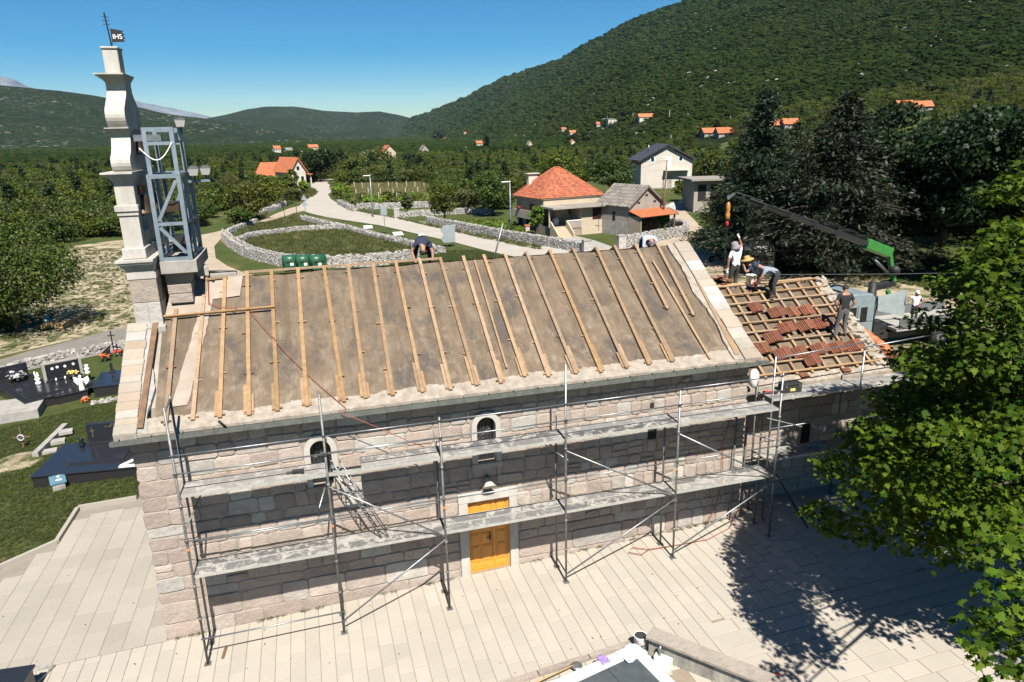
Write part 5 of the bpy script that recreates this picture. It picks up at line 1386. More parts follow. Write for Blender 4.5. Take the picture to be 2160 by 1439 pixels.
# ================================================================== PEOPLE
def person(name_label, loc, rz, J, cloth, sc_=1.0, hat=None, hairm='hair', gloves=None, short=True, sleeves='short', group=None):
    """J: dict of joint positions in the figure's own frame (x right, y forward, z up); one continuous skinned body"""
    t = thing('person', name_label, 'person', loc, rz, group)
    names = ['pelvis', 'spine', 'chest', 'neck', 'head', 'crown']
    D = dict(pelvis=(0, 0, .95), spine=(0, 0, 1.12), chest=(0, 0, 1.34), neck=(0, 0, 1.50), head=(0, .02, 1.60), crown=(0, .02, 1.72),
             lsh=(-.19, 0, 1.42), lel=(-.27, -.02, 1.14), lwr=(-.28, .06, .90), rsh=(.19, 0, 1.42), rel=(.27, -.02, 1.14), rwr=(.28, .06, .90),
             lhip=(-.10, 0, .90), lkn=(-.11, .02, .49), lan=(-.11, 0, .09), lto=(-.12, .16, .04), rhip=(.10, 0, .90), rkn=(.11, .02, .49), ran=(.11, 0, .09), rto=(.12, .16, .04))
    D.update(J)
    P = {k: Vector(v) for k, v in D.items()}
    def hand(w_, e, side):
        d = (P[w_]-P[e]).normalized(); s = d.cross(Vector((0, 1, 0)));
        if s.length < 0.2: s = d.cross(Vector((1, 0, 0)))
        s.normalize(); P[w_+'h'] = P[w_]+d*0.085; out = [(w_, w_+'h')]
        for k, (o_, L) in enumerate(((-.032, .065), (-.011, .08), (.011, .075), (.031, .06))):
            a = w_+'f%d' % k; b = a+'t'; nrm = d.cross(s)
            P[a] = P[w_+'h']+s*o_+d*0.02; P[b] = P[a]+d*L*0.8+nrm*L*0.35; out += [(w_+'h', a), (a, b)]
        a = w_+'th'; P[a] = P[w_]+d*0.05+s*0.055*side; out.append((w_, a)); return out
    E_ = [('pelvis', 'spine'), ('spine', 'chest'), ('chest', 'neck'), ('neck', 'head'), ('head', 'crown'), ('chest', 'lsh'), ('lsh', 'lel'), ('lel', 'lwr'), ('chest', 'rsh'), ('rsh', 'rel'), ('rel', 'rwr'),
          ('pelvis', 'lhip'), ('lhip', 'lkn'), ('lkn', 'lan'), ('lan', 'lto'), ('pelvis', 'rhip'), ('rhip', 'rkn'), ('rkn', 'ran'), ('ran', 'rto')]
    E_ += hand('lwr', 'lel', 1)+hand('rwr', 'rel', -1)
    RAD = dict(pelvis=(.155, .12), spine=(.14, .11), chest=(.165, .12), neck=(.058, .058), head=(.085, .095), crown=(.07, .08), lsh=(.075, .075), rsh=(.075, .075), lel=(.048, .048), rel=(.048, .048), lwr=(.032, .032), rwr=(.032, .032),
               lhip=(.105, .105), rhip=(.105, .105), lkn=(.068, .068), rkn=(.068, .068), lan=(.048, .048), ran=(.048, .048), lto=(.045, .035), rto=(.045, .035))
    keys = list(P.keys()); idx = {k: i for i, k in enumerate(keys)}
    me = bpy.data.meshes.new('body'); me.from_pydata([P[k] for k in keys], [(idx[a], idx[b]) for a, b in E_], [])
    o = bpy.data.objects.new('body', me); COL.objects.link(o)
    md = o.modifiers.new('skin', 'SKIN'); 
    bm = bmesh.new(); bm.from_mesh(me); ly = bm.verts.layers.skin.verify(); bm.verts.ensure_lookup_table()
    for k in keys:
        r_ = RAD.get(k); v = bm.verts[idx[k]][ly]
        if r_ is None: r_ = (.036, .02) if k.endswith('h') and not k.endswith('th') else (.010, .010)
        v.radius = r_
    bm.verts[0][ly].use_root = True
    bm.to_mesh(me); bm.free()
    sb = o.modifiers.new('sub', 'SUBSURF'); sb.levels = 1; sb.render_levels = 1
    dg_ = bpy.context.evaluated_depsgraph_get(); dg_.update(); ev = o.evaluated_get(dg_); nm = bpy.data.meshes.new_from_object(ev)
    nm.name = 'body'; bpy.data.objects.remove(o)
    mats = [M['skin'], M[cloth[0]], M[cloth[1]], M['boot'], M[gloves] if gloves else M['skin']]
    nm.materials.clear()
    for m_ in mats: nm.materials.append(m_)
    seg = [('chest', 'neck', 1), ('pelvis', 'spine', 1), ('spine', 'chest', 1), ('neck', 'crown', 0), ('lel', 'lwr', 0 if sleeves == 'short' else 1), ('rel', 'rwr', 0 if sleeves == 'short' else 1), ('lsh', 'lel', 1), ('rsh', 'rel', 1), ('chest', 'lsh', 1), ('chest', 'rsh', 1),
           ('lwr', 'lwrf1t', 4), ('rwr', 'rwrf1t', 4), ('lhip', 'lkn', 2), ('rhip', 'rkn', 2), ('lkn', 'lan', 2), ('rkn', 'ran', 2), ('lan', 'lto', 3), ('ran', 'rto', 3)]
    for p in nm.polygons:
        c = p.center; best = 1e9; bmt = 0
        for a, b, m_ in seg:
            A, B = P[a], P[b]; d = B-A; u = max(0, min(1, (c-A).dot(d)/d.length_squared)); q = (c-(A+d*u)).length/ (1.0 if a in ('pelvis', 'spine', 'chest') else 0.75)
            if q < best: best, bmt = q, m_; bu = u; bs = a; be = b
        if bs in ('lsh', 'rsh') and sleeves == 'short' and bu > 0.62: bmt = 0
        if bs == 'chest' and be == 'neck' and bu > 0.8: bmt = 0
        if bs == 'pelvis' and bu < 0.35: bmt = 2
        if bs in ('lkn', 'rkn') and bu > 0.9: bmt = 3
        p.material_index = bmt; p.use_smooth = True
    body = link('body', nm, t)
    # face, ears
    H, C = P['head'], P['crown']; up = (C-P['neck']).normalized(); f = Vector(J.get('face', (0, 1, 0))).normalized(); f = (f-up*f.dot(up)).normalized(); sd = f.cross(up)
    hc = H+up*0.05
    part('nose', MB().lathe([(0.001, 0.03), (0.012, 0.01), (0.014, 0)], hc+f*0.095-up*0.02, 6, axis=f.to_track_quat('Z', 'Y').to_matrix()), M['skin'], t, True)
    for s_ in (-1, 1): part('ear', MB().lathe([(0.005, -0.012), (0.022, -0.004), (0.022, 0.004), (0.005, 0.012)], hc+sd*0.088*s_-up*0.02, 8, axis=sd.to_track_quat('Z', 'Y').to_matrix()), M['skin'], t, True)
    rot = Matrix((sd, f, up)).transposed()
    if hairm:
        cap = MB(); n = 12; rows = 5; vs = []; fs = []
        for k in range(rows+1):
            a = math.pi/2*0.98*(1-k/rows)+0.0
            for i in range(n):
                th_ = 2*math.pi*i/n; back = 0.35 if math.sin(th_) < 0 else 0.0
                aa = a-back*(k == 0)*1.0
                aa = (math.pi/2)*(1-k/rows)**1 if False else a
                z = math.cos(aa)*0.098-(0.03 if (k == 0 and math.sin(th_) < 0.2) else 0); rr = math.sin(aa)*0.094
                vs.append(hc+rot @ Vector((math.cos(th_)*rr, math.sin(th_)*rr*1.1-0.008, z+0.012)))
        for k in range(rows):
            for i in range(n): fs.append((k*n+i, k*n+(i+1) % n, (k+1)*n+(i+1) % n, (k+1)*n+i))
        cap.add(vs, fs); part('hair', cap, M[hairm], t, True)
    if hat:
        kind, m_ = hat
        if kind == 'brim': pr = [(0.19, 0.018), (0.185, 0.03), (0.11, 0.05), (0.105, 0.10), (0.085, 0.14), (0.03, 0.155)]
        elif kind == 'wide': pr = [(0.23, 0.02), (0.225, 0.032), (0.115, 0.05), (0.108, 0.11), (0.09, 0.15), (0.03, 0.16)]
        elif kind == 'flap': pr = [(0.17, -0.13), (0.165, -0.05), (0.125, 0.02), (0.118, 0.08), (0.09, 0.13), (0.03, 0.15)]
        else: pr = [(0.103, 0.02), (0.106, 0.06), (0.095, 0.11), (0.03, 0.135)]
        hb = MB().lathe(pr, hc, 18, axis=rot)
        part('hat', hb, M[m_], t, True)
        if kind == 'cap': part('cap_peak', MB().add([hc+rot @ Vector(v) for v in ((-.07, .08, .035), (.07, .08, .035), (.055, .18, .025), (-.055, .18, .025), (-.07, .08, .045), (.07, .08, .045), (.055, .18, .035), (-.055, .18, .035))], [(0, 1, 2, 3), (7, 6, 5, 4), (0, 3, 7, 4), (1, 5, 6, 2), (3, 2, 6, 7)]), M[m_], t)
    # shirt hem a little proud of the trousers
    return t
# 1 man in a black printed shirt bent double over the ridge, facing us
x1 = OY(893, 548, 4.35).x
p1_ = person('man in navy printed shirt bent double over the ridge, both hands down', (x1, 4.62, rz(4.62)+0.18), R(180),
             dict(pelvis=(0, -.10, .80), spine=(0, .06, .90), chest=(0, .28, .84), neck=(0.0, .40, .70), head=(0.02, .44, .60), crown=(0.03, .46, .48), lsh=(-.19, .30, .78), lel=(-.27, .40, .50), lwr=(-.24, .50, .24), rsh=(.19, .30, .78), rel=(.34, .30, .56), rwr=(.27, .46, .26),
                  lhip=(-.11, -.10, .76), rhip=(.11, -.10, .76), lkn=(-.22, .08, .42), lan=(-.24, -.02, .06), lto=(-.26, .13, .03), rkn=(.20, .08, .42), ran=(.22, -.02, .06), rto=(.24, .13, .03), face=(0, .3, -1)), ('tee_navy', 'trousers_dark'), hairm='hair')
prn = MB()
for (x, y, w_, h) in ((-0.02, .10, .12, .012), (0.0, .13, .16, .016), (0.0, .15, .03, .02), (-.06, .20, .05, .014), (.05, .20, .10, .018)):
    z = 1.018-0.35*max(0, y-.1)**1.2
    prn.add([(x-w_/2, y, z+.004), (x+w_/2, y, z+.004), (x+w_/2, y+h, z-.004), (x-w_/2, y+h, z-.004)], [(0, 3, 2, 1)])
part('shirt_print', prn, M['white'], p1_)
# 2 man in pale blue shirt and mauve hat bent over behind the right part of the ridge
x2 = OY(1372, 525, 4.4).x
person('man in pale blue shirt and mauve hat bent over behind the ridge', (x2, 4.75, rz(4.75)-0.12), R(180),
       dict(pelvis=(0, -.12, .72), spine=(0, .04, .86), chest=(0, .26, .86), neck=(0.0, .37, .78), head=(0.0, .42, .72), crown=(0.0, .47, .64), lsh=(-.19, .28, .80), lel=(-.27, .38, .55), lwr=(-.20, .48, .36), rsh=(.19, .28, .80), rel=(.27, .38, .55), rwr=(.20, .48, .36),
            lhip=(-.11, -.12, .68), rhip=(.11, -.12, .68), lkn=(-.2, .1, .40), lan=(-.2, -.05, .06), lto=(-.2, .1, .03), rkn=(.2, .1, .40), ran=(.2, -.05, .06), rto=(.2, .1, .03), face=(0, .3, -1)), ('shirt_blue', 'trousers_dark'), hat=('brim', 'hat_mauve'), sleeves='long')
# 3 only a white hat and shoulder showing above the ridge
x3 = OY(1135, 545, 4.6).x
person('man hidden behind the ridge with only his white hat showing', (x3, 5.0, rz(5.0)-0.95), R(180),
       dict(pelvis=(0, -.12, .72), spine=(0, .04, .86), chest=(0, .26, .95), neck=(0.0, .37, .98), head=(0.0, .42, 1.02), crown=(0.0, .47, 1.12), lsh=(-.19, .28, .85), rsh=(.19, .28, .85), lel=(-.27, .38, .6), lwr=(-.20, .48, .4), rel=(.27, .38, .6), rwr=(.20, .48, .4)), ('tee_white', 'trousers_dark'), hat=('wide', 'plastic_white'))
# 4 raised arm, white shirt, seen from behind
q = OY(1553, 598, YC+0.30); 
person('man in white shirt and grey sun hat raising a gloved hand', (q.x, YC+0.42, sz(YC)-0.36), R(8),
       dict(head=(-.02, .03, 1.58), crown=(-.05, .04, 1.70), lsh=(-.20, 0, 1.40), lel=(-.29, .02, 1.13), lwr=(-.28, .05, .88), rsh=(.19, .02, 1.43), rel=(.33, .14, 1.62), rwr=(.22, .16, 1.86), face=(-.3, 1, .1), lkn=(-.12, .1, .49), rkn=(.12, .1, .49)), ('tee_white', 'trousers_olive'), hat=('flap', 'hat_mauve'), gloves='glove_white')
# 5 straw hat, navy shirt
q = OY(1590, 600, YC+0.5)
person('man in navy shirt and yellow straw hat crouching with a hand at his chin', (q.x+0.02, YC+0.75, sz(YC)-0.80), R(75),
       dict(pelvis=(0, -.1, .80), spine=(0, -.04, .98), chest=(0, .04, 1.18), neck=(0, .10, 1.33), head=(0, .14, 1.42), crown=(0, .15, 1.54), lsh=(-.18, .05, 1.24), rsh=(.18, .05, 1.24), lel=(-.24, .25, 1.08), lwr=(-.12, .30, 1.28), rel=(.24, .2, 1.02), rwr=(.2, .38, 1.0), face=(.3, 1, 0)), ('tee_navy', 'trousers_dark'), hat=('wide', 'hat_straw'))
# 6 bending man in grey shirt, feet on the battens
q = onsan(1628, 628, 0.09)
person('man in grey blue shirt and navy hat bending over the sanctuary battens', (q.x+0.02, q.y, q.z), R(62),
       dict(pelvis=(.02, -.10, .82), spine=(0, .05, .92), chest=(0, .27, .98), neck=(0, .41, 1.0), head=(0, .50, 1.04), crown=(0, .60, 1.08), lsh=(-.19, .30, .95), lel=(-.24, .42, .70), lwr=(-.14, .52, .46), rsh=(.19, .30, .95), rel=(.24, .44, .70), rwr=(.14, .58, .48),
            lhip=(-.10, -.10, .80), rhip=(.10, -.12, .80), lkn=(-.13, .02, .45), lan=(-.15, -.06, .08), lto=(-.15, .10, .04), rkn=(.14, .10, .44), ran=(.13, -.02, .08), rto=(.13, .13, .04), face=(0, .7, -.7)), ('tee_grey', 'trousers_dark'), hat=('brim', 'hat_blue'), gloves='red')
# 7 standing man in black shirt seen from behind
q = onsan(1776, 713, 0.09)
person('man in black shirt and grey trousers standing with his back turned', (q.x-0.05, q.y, q.z-0.03), R(-12),
       dict(lel=(-.31, -.06, 1.16), lwr=(-.18, .06, 1.0), rel=(.31, -.06, 1.16), rwr=(.18, .06, 1.0), lkn=(-.13, .06, .48), lan=(-.20, .02, .09), lto=(-.24, .16, .04), rkn=(.10, .04, .50), ran=(.12, -.03, .13), rto=(.15, .12, .08), face=(.25, 1, -.25), crown=(.0, .06, 1.72)), ('tee_black', 'trousers_grey'), hairm='hair')
# bucket between the workers
q = OY(1583, 600, YC-0.12)
bk = thing('bucket', 'white plastic paint bucket standing on the ridge between the workers', 'bucket', (q.x, YC-0.12, sz(YC-0.12)+0.07))
part('shell', MB().lathe([(0.13, 0), (0.165, 0.33), (0.17, 0.33), (0.17, 0.36), (0.155, 0.36), (0.12, 0.02)], n=20), M['plastic_white'], bk, True); part('label_patch', MB().bb(-0.09, 0.02, -0.158, -0.150, 0.08, 0.22), simple('faded_label', (0.5, 0.3, 0.2), (0.6, 0.5, 0.45), 9), bk)
part('lid', MB().box((0.25, 0.02, 0.15), (0.2, 0.02, 0.26), Matrix.Rotation(0.5, 3, 'Y')), M['plastic_white'], bk)
bx = OY(1512, 590, YC+0.9)
solo('red_crate', MB().bb(-0.5, 0.45, -0.15, 0.15, 0, 0.14).bb(-0.5, 0.45, -0.17, 0.17, 0.145, 0.32, 1), [M['red'], M['wood_pale']], 'timber and red box beyond the coping behind the raised-arm man', 'box', loc=(bx.x, YC+1.2, bx.z-0.45))

# ================================================================== CRANE TRUCK
tk = thing('crane_truck', 'grey blue truck with an extended green and black loader crane parked behind the sanctuary', 'truck', (33, 12.9, 0.1))
def T_(nm, mb, mat, smooth=False, bevel=0, par=None): return part(nm, mb, M[mat], par or tk, smooth, True, bevel)
cx0, cx1, cy0, cy1 = 28.9, 31.35, 11.75, 14.2
prof = [(cx0+0.05, 0.7), (cx0, 1.7), (cx0+0.22, 2.75), (cx0+0.75, 3.2), (cx0+1.3, 3.30), (cx1-0.2, 3.25), (cx1, 3.05), (cx1, 0.7)]
cab = T_('cab', MB().prism([(x, cy0, z) for x, z in prof], (0, cy1-cy0, 0)), 'truck_grey', bevel=0.06); recalc(cab)
ws = MB().add([(cx0-0.03+0.0, cy0+0.15, 1.75), (cx0-0.03, cy1-0.15, 1.75), (cx0+0.18, cy1-0.18, 2.68), (cx0+0.18, cy0+0.18, 2.68)], [(0, 1, 2, 3)]); T_('windscreen', ws, 'glass')
T_('side_window', MB().prism([(cx0+0.35, cy0-0.01, 1.8), (cx0+1.35, cy0-0.01, 1.75), (cx0+1.35, cy0-0.01, 2.62), (cx0+0.55, cy0-0.01, 2.62)], (0, 0.02, 0)), 'glass')
T_('rear_side_window', MB().bb(cx1-0.85, cx1-0.45, cy0-0.012, cy0, 1.85, 2.6), 'glass')
T_('door_line', MB().bb(cx0+1.42, cx0+1.45, cy0-0.006, cy0+0.01, 0.8, 2.7), 'darkmetal')
T_('sun_visor', MB().beam((cx0-0.12, cy0+0.1, 2.78), (cx0-0.12, cy1-0.1, 2.78), 0.05, 0.32, (0.3, 0, 1)), 'glass')
T_('roof_hatch', MB().bb(cx0+0.95, cx0+1.6, cy0+0.7, cy1-0.7, 3.29, 3.36), 'truck_grey', bevel=0.03)
T_('roof_rack', MB().tube((cx0+0.7, cy0+0.4, 3.28), (cx0+0.7, cy1-0.5, 3.28), 0.02, 6).tube((cx0+0.5, cy0+0.4, 3.16), (cx0+0.5, cy1-0.5, 3.16), 0.02, 6), 'galv')
for y in (cy0+0.35, cy1-0.35):
    pp = (cx0+0.85, y, 3.2); T_('beacon', MB().lathe([(0.08, 0), (0.08, 0.16), (0.06, 0.22), (0.01, 0.23)], pp, 12), 'orange_light', True)
T_('mirror', MB().bb(cx0-0.05, cx0+0.05, cy0-0.35, cy0-0.15, 1.9, 2.4), 'darkmetal', bevel=0.02); T_('bumper', MB().bb(cx0-0.1, cx0+0.1, cy0, cy1, 0.45, 0.75), 'darkmetal', bevel=0.03)
T_('exhaust_stack', MB().tube((cx1+0.2, cy0+0.3, 1.0), (cx1+0.35, cy0+0.3, 3.0), 0.07, 10), 'darkmetal', True)
T_('chassis', MB().bb(cx0+0.3, 38.6, 12.3, 13.6, 0.6, 0.95), 'darkmetal')
T_('load_bed', MB().bb(32.9, 38.6, 11.75, 14.2, 1.1, 1.25), 'concrete')
T_('side_board', MB().bb(33.0, 38.5, 11.70, 11.75, 1.26, 1.75), 'galv'); T_('side_board', MB().bb(33.0, 38.5, 14.2, 14.25, 1.26, 1.75), 'galv')
for x in (29.9, 35.9, 37.2):
    for y in (11.95, 14.0):
        wh = T_('wheel', MB().tube((x, y-0.15, 0.5), (x, y+0.15, 0.5), 0.5, 20), 'rubber', True); part('rim', MB().tube((x, y-0.16, 0.5), (x, y+0.16, 0.5), 0.26, 14), M['galv'], wh)
# scuffed headboard panel, leaning
hpn = MB(); a, b, c, d = OY(1853, 627, 11.9), OY(1912, 612, 11.9), OY(1907, 668, 11.85), OY(1851, 656, 11.85)
hpn.prism([a, b, c, d], (0, 0.06, 0)); recalc(T_('headboard', hpn, 'silver'))
T_('corner_post', MB().beam(OY(1913, 612, 11.95), OY(1911, 640, 11.8), 0.07, 0.07), 'galv')
# crane
bs = Vector((32.15, 12.9, 0.95)); T_('crane_column', MB().tube(bs, bs+Vector((0, 0, 2.6)), 0.28, 14, 0.2), 'blackiron', True)
T_('crane_base', MB().bb(31.6, 32.7, 12.2, 13.6, 0.95, 1.5), 'darkmetal', bevel=0.05); T_('control_box', MB().bb(31.55, 32.0, 11.9, 12.2, 1.0, 1.8), 'darkmetal', bevel=0.03)
K0 = OY(1885, 595, 12.6); K1 = OY(1866, 560, 12.6); K2 = OY(1873, 532, 12.5); K3 = OY(1826, 514, 12.0)
T_('lower_boom', MB().beam(bs+Vector((0, 0, 2.3)), K0, 0.3, 0.34), 'blackiron', bevel=0.03)
T_('lower_boom', MB().beam(K0, K2+Vector((0.1, 0, -0.1)), 0.2, 0.24), 'green_paint', bevel=0.03)
T_('boom_arm', MB().beam(OY(1880, 640, 12.6), OY(1872, 612, 12.6), 0.18, 0.2), 'green_paint', bevel=0.03)
T_('ram', MB().tube(OY(1842, 545, 12.4), OY(1872, 575, 12.5), 0.07, 10), 'galv', True)
T_('hose_reel', MB().tube(OY(1887, 570, 12.3), OY(1889, 571, 12.75), 0.24, 18), 'blackiron', True)
T_('green_boom', MB().beam(K2+Vector((0.15, 0.05, -0.05)), K3, 0.42, 0.5), 'green_paint', bevel=0.04)
TIP = OY(1546, 413, 5.1)
BD = (TIP-K3); 
ext = [(0.0, 0.30, 0.26, 0.24), (0.27, 0.48, 0.21, 0.19), (0.46, 0.66, 0.17, 0.15), (0.64, 0.83, 0.13, 0.12), (0.81, 1.0, 0.07, 0.07)]
for (a, b, w_, h) in ext:
    T_('boom_section', MB().beam(K3+BD*a, K3+BD*b, w_*1.05, h), 'darkmetal' if a < 0.6 else 'blackiron', bevel=0.015)
    if b < 1: T_('boom_collar', MB().beam(K3+BD*(b-0.012), K3+BD*(b+0.006), w_*1.35, h*1.5), 'darkmetal')
    if a < 0.8: T_('extension_ram', MB().tube(K3+BD*a+Vector((0, -0.05, h*0.85)), K3+BD*(b+0.08)+Vector((0, -0.05, h*0.75)), 0.045, 8), 'blackiron', True)
for k in range(3): T_('hydraulic_hose', MB().path([K3+BD*t+Vector((0, -0.2, 0.3+0.06*math.sin(t*40+k))) for t in [i*0.03 for i in range(16)]], 0.018, 5), 'blackiron', True)
T_('tip_fork', MB().beam(TIP, TIP+Vector((-0.22, 0, -0.06)), 0.06, 0.1).beam(TIP+Vector((0, -0.07, 0.08)), TIP+Vector((-0.25, -0.07, -0.1)), 0.03, 0.08), 'galv')
T_('cable_stay', MB().tube(TIP+Vector((0.1, 0, 0.12)), K3+BD*0.83+Vector((0, 0, 0.2)), 0.012, 5), 'galv')
hkx = OY(1537, 420, 5.1); hkb = OY(1527, 575, 5.1); hk = thing('crane_hook', 'lifting chain with orange swivel and steel hook hanging from the crane tip', 'chain hook', hkx)
part('swivel', MB().lathe([(0.03, 0), (0.07, -0.08), (0.08, -0.25), (0.05, -0.33), (0.08, -0.4), (0.08, -0.55), (0.03, -0.62)], (0, 0, -0.1), 10), M['hook'], hk, True)
part('swivel', MB().lathe([(0.03, 0), (0.06, -0.06), (0.05, -0.18), (0.02, -0.2)], (0, 0, -0.75), 10), M['red'], hk, True)
v0, v1 = hkx+Vector((0, 0, -0.9)), Vector((hkb.x+0.0, 5.1, hkb.z+0.05)); n = 34; ch = MB()
for k in range(n):
    a, b = v0.lerp(v1, k/n), v0.lerp(v1, (k+1)/n); s = Vector((0.022, 0, 0)) if k % 2 else Vector((0, 0.022, 0)); ch.path([a-hkx, a-hkx+s, b-hkx+s, b-hkx, b-hkx-s, a-hkx-s, a-hkx], 0.008, 4)
o = part('chain', ch, M['darkmetal'], hk); o['kind'] = 'stuff'
hb = v1-hkx; part('hook', MB().path([hb, hb+Vector((0.0, 0, -0.08)), hb+Vector((0.07, 0, -0.15)), hb+Vector((0.06, 0, -0.24)), hb+Vector((-0.02, 0, -0.27)), hb+Vector((-0.08, 0, -0.2))], 0.018, 6), M['darkmetal'], hk, True)
# 8 man on the truck bed
q = OY(1941, 645, 12.0)
person('man in white shirt and cap standing on the truck bed, red glove on the panel', (q.x, 12.3, 1.26), R(168),
       dict(lel=(-.34, .06, 1.18), lwr=(-.16, .06, 1.05), lsh=(-.20, 0, 1.42), rsh=(.20, 0, 1.42), rel=(.48, .05, 1.45), rwr=(.74, .08, 1.50), face=(.2, 1, -.3)), ('tee_white', 'trousers_dark'), hat=('cap', 'plastic_white'), gloves='red')
# cables across the view behind the sanctuary
solo('overhead_cable', MB().path([(16.0, 9.0, 5.75), (22, 9.3, 5.35), (30, 9.6, 4.72), (42, 10, 3.9)], 0.012, 5), M['cable'], 'thin grey overhead cable crossing behind the workers and above the truck', 'cable', smooth=True)

rd = random.Random(44); db = MB()
for k in range(70):
    x, y = rd.uniform(-2, 16), rd.uniform(-5.0, -0.2); s_ = rd.uniform(0.008, 0.028); db.box((x, y, gz(x, y)+0.034), (s_*rd.uniform(1, 3.5), s_, 0.01), Matrix.Rotation(rd.uniform(0, 3), 3, 'Z'))
for k in range(16):
    x, y = rd.uniform(-6, -0.3), rd.uniform(0.3, 6.0); s_ = rd.uniform(0.01, 0.03); db.box((x, y, gz(x, y)+0.034), (s_*1.5, s_, 0.012), Matrix.Rotation(rd.uniform(0, 3), 3, 'Z'))
tag(part('debris', db, M['wood_old'], None), 'small wood chips and crumbs scattered over the paving', 'debris', kind='stuff')
# ================================================================== CEMETERY ON THE LEFT
def frame3(fl, fr, bl, h, base_dz=0.0):
    """plan rectangle of a tomb from surveyed corners: front-left, front-right (both at ground), back-left (top edge)"""
    A = G(*fl, base_dz); B = G(*fr, base_dz); C_ = OZ(bl[0], bl[1], A.z+h)
    u = Vector((B.x-A.x, B.y-A.y, 0)); L = u.length; u.normalize(); v = Vector((-u.y, u.x, 0)); D = (C_-A).dot(v); return A, u, v, L, D
def petals(mat, n, r_, seed):
    rd = random.Random(seed); m_ = MB()
    for i in range(n):
        c = Vector((rd.uniform(-1, 1), rd.uniform(-1, 1), rd.uniform(0, 1)))*r_; a = Matrix.Rotation(rd.uniform(0, 6.28), 3, 'Z') @ Matrix.Rotation(rd.uniform(-0.8, 0.8), 3, 'X'); s = r_*0.28
        m_.add([c+a @ Vector((s*math.cos(t), s*math.sin(t), 0.3*s*(k % 2))) for k, t in enumerate([i_*math.pi/3 for i_ in range(6)])], [(0, 1, 2, 3, 4, 5)])
    return m_
def bouquet(loc, mat, lab, r_=0.16, seed=1, vase=True, leaf=True):
    t = thing('flower_arrangement', lab, 'flowers', loc)
    if vase: part('vase', MB().lathe([(0.07, 0), (0.05, 0.03), (0.09, 0.12), (0.11, 0.2), (0.10, 0.21), (0.03, 0.1)], n=12), M['plastic_white'], t, True)
    z = 0.2 if vase else 0.05; o = part('blossoms', petals(mat, 34, r_, seed), mat, t); o.location = (0, 0, z); o['kind'] = 'stuff'
    o = part('leaves', petals(None, 16, r_*1.1, seed+5), M['lf_mid'], t); o.location = (0, 0, z-0.05); o['kind'] = 'stuff'
    return t
def tomb(lab, fl, fr, bl, h, head=None, ledger=True, mat='granite', hh=0.9):
    A, u, v, L, D = frame3(fl, fr, bl, h); t = thing('tomb', lab, 'tomb', A, math.atan2(u.y, u.x))
    part('plinth', MB().bb(0.04, L-0.04, 0.04, D-0.04, -0.1, h-0.06), M['granite_dark'], t, bevel=0.01)
    part('cover_slab', MB().bb(0, L, 0, D, h-0.058, h), M[mat], t, bevel=0.012)
    if ledger: 
        lx0, lx1, ly0, ly1 = ledger if isinstance(ledger, tuple) else (L*0.22, L*0.75, D*0.22, D*0.72)
        part('raised_ledger', MB().bb(lx0, lx1, ly0, ly1, h+0.002, h+0.07), M[mat], t, bevel=0.012); part('step', MB().bb(lx0-0.1, lx1+0.1, ly0-0.1, ly1+0.1, h+0.001, h+0.02), M['granite_dark'], t)
    if head:
        x0, x1 = head; hs = part('headstone', MB().bb(x0, x1, D-0.32, D-0.16, h+0.002, h+hh), M[mat], t, bevel=0.015)
        part('headstone_foot', MB().bb(x0-0.06, x1+0.06, D-0.4, D-0.08, h+0.001, h+0.1), M['granite_dark'], t, bevel=0.01)
    return t, A, u, v, L, D
# large black tomb beside the church
t, A, u, v, L, D = tomb('large black granite tomb with wide headstone and gold cross beside the church corner', (69, 1034), (300, 1006), (130, 937), 0.52, head=(1.05, 3.6), ledger=(1.0, 2.9, 0.75, 2.0), hh=0.85)
hx = MB().bb(1.24, 1.26, D-0.325, D-0.32, 0.52+0.3, 0.52+0.72); hx.bb(1.17, 1.33, D-0.325, D-0.32, 0.52+0.56, 0.52+0.585); part('engraved_cross', hx, M['gold'], t)
lettering('OBITELJ  PERIC', 0.085, M['gold'], t, (1.75, D-0.322, 1.19), (R(90), 0, 0)) if False else None
ln = MB(); rd = random.Random(4); x = 1.75
while x < 2.9: w_ = rd.uniform(0.03, 0.07); ln.bb(x, x+w_, D-0.325, D-0.32, 1.20, 1.20+rd.choice((0.05, 0.06))); x += w_+rd.choice((0.02, 0.02, 0.08))
x = 1.95
while x < 2.7: w_ = rd.uniform(0.03, 0.06); ln.bb(x, x+w_, D-0.325, D-0.32, 1.285, 1.315); x += w_+0.025
o = part('gold_lettering', ln, M['gold'], t); o['kind'] = 'stuff'
part('vase', MB().lathe([(0.09, 0), (0.10, 0.12), (0.07, 0.3), (0.09, 0.36)], (0.85, D-0.45, 0.52), 12), M['granite'], t, True)
wv = thing('marble_chevron', 'white marble V-shaped trim lying on the black tomb by the church wall', 'trim', A+u*2.95+v*0.02+Vector((0, 0, 0.535)), math.atan2(u.y, u.x))
part('arm', MB().bb(0, 1.2, 0.0, 0.12, 0, 0.05), M['white'], wv); part('arm', MB().beam((0.05, 0.125, 0.026), (0.72, 1.1, 0.026), 0.12, 0.05), M['white'], wv)
# grey steps on its left side
stp = thing('stone_steps', 'grey stone edging steps beside the big black tomb', 'steps', G(100, 970))
a0 = G(76, 968); b0_ = G(140, 905); d_ = (b0_-a0); 
part('edging', MB().beam(a0+Vector((0, 0, 0.12)), b0_+Vector((0, 0, 0.12)), 0.22, 0.3), M['concrete'], stp, world=True)
for k in range(3): q = a0.lerp(b0_, 0.12+0.28*k)+Vector((0.45, 0.05, 0.1+0.07*k)); part('step', MB().box(q-Vector((0.1,0,0.03)), (0.5, 0.42, 0.12), Matrix.Rotation(0.2, 3, 'Z')), M['concrete'], stp, world=True)
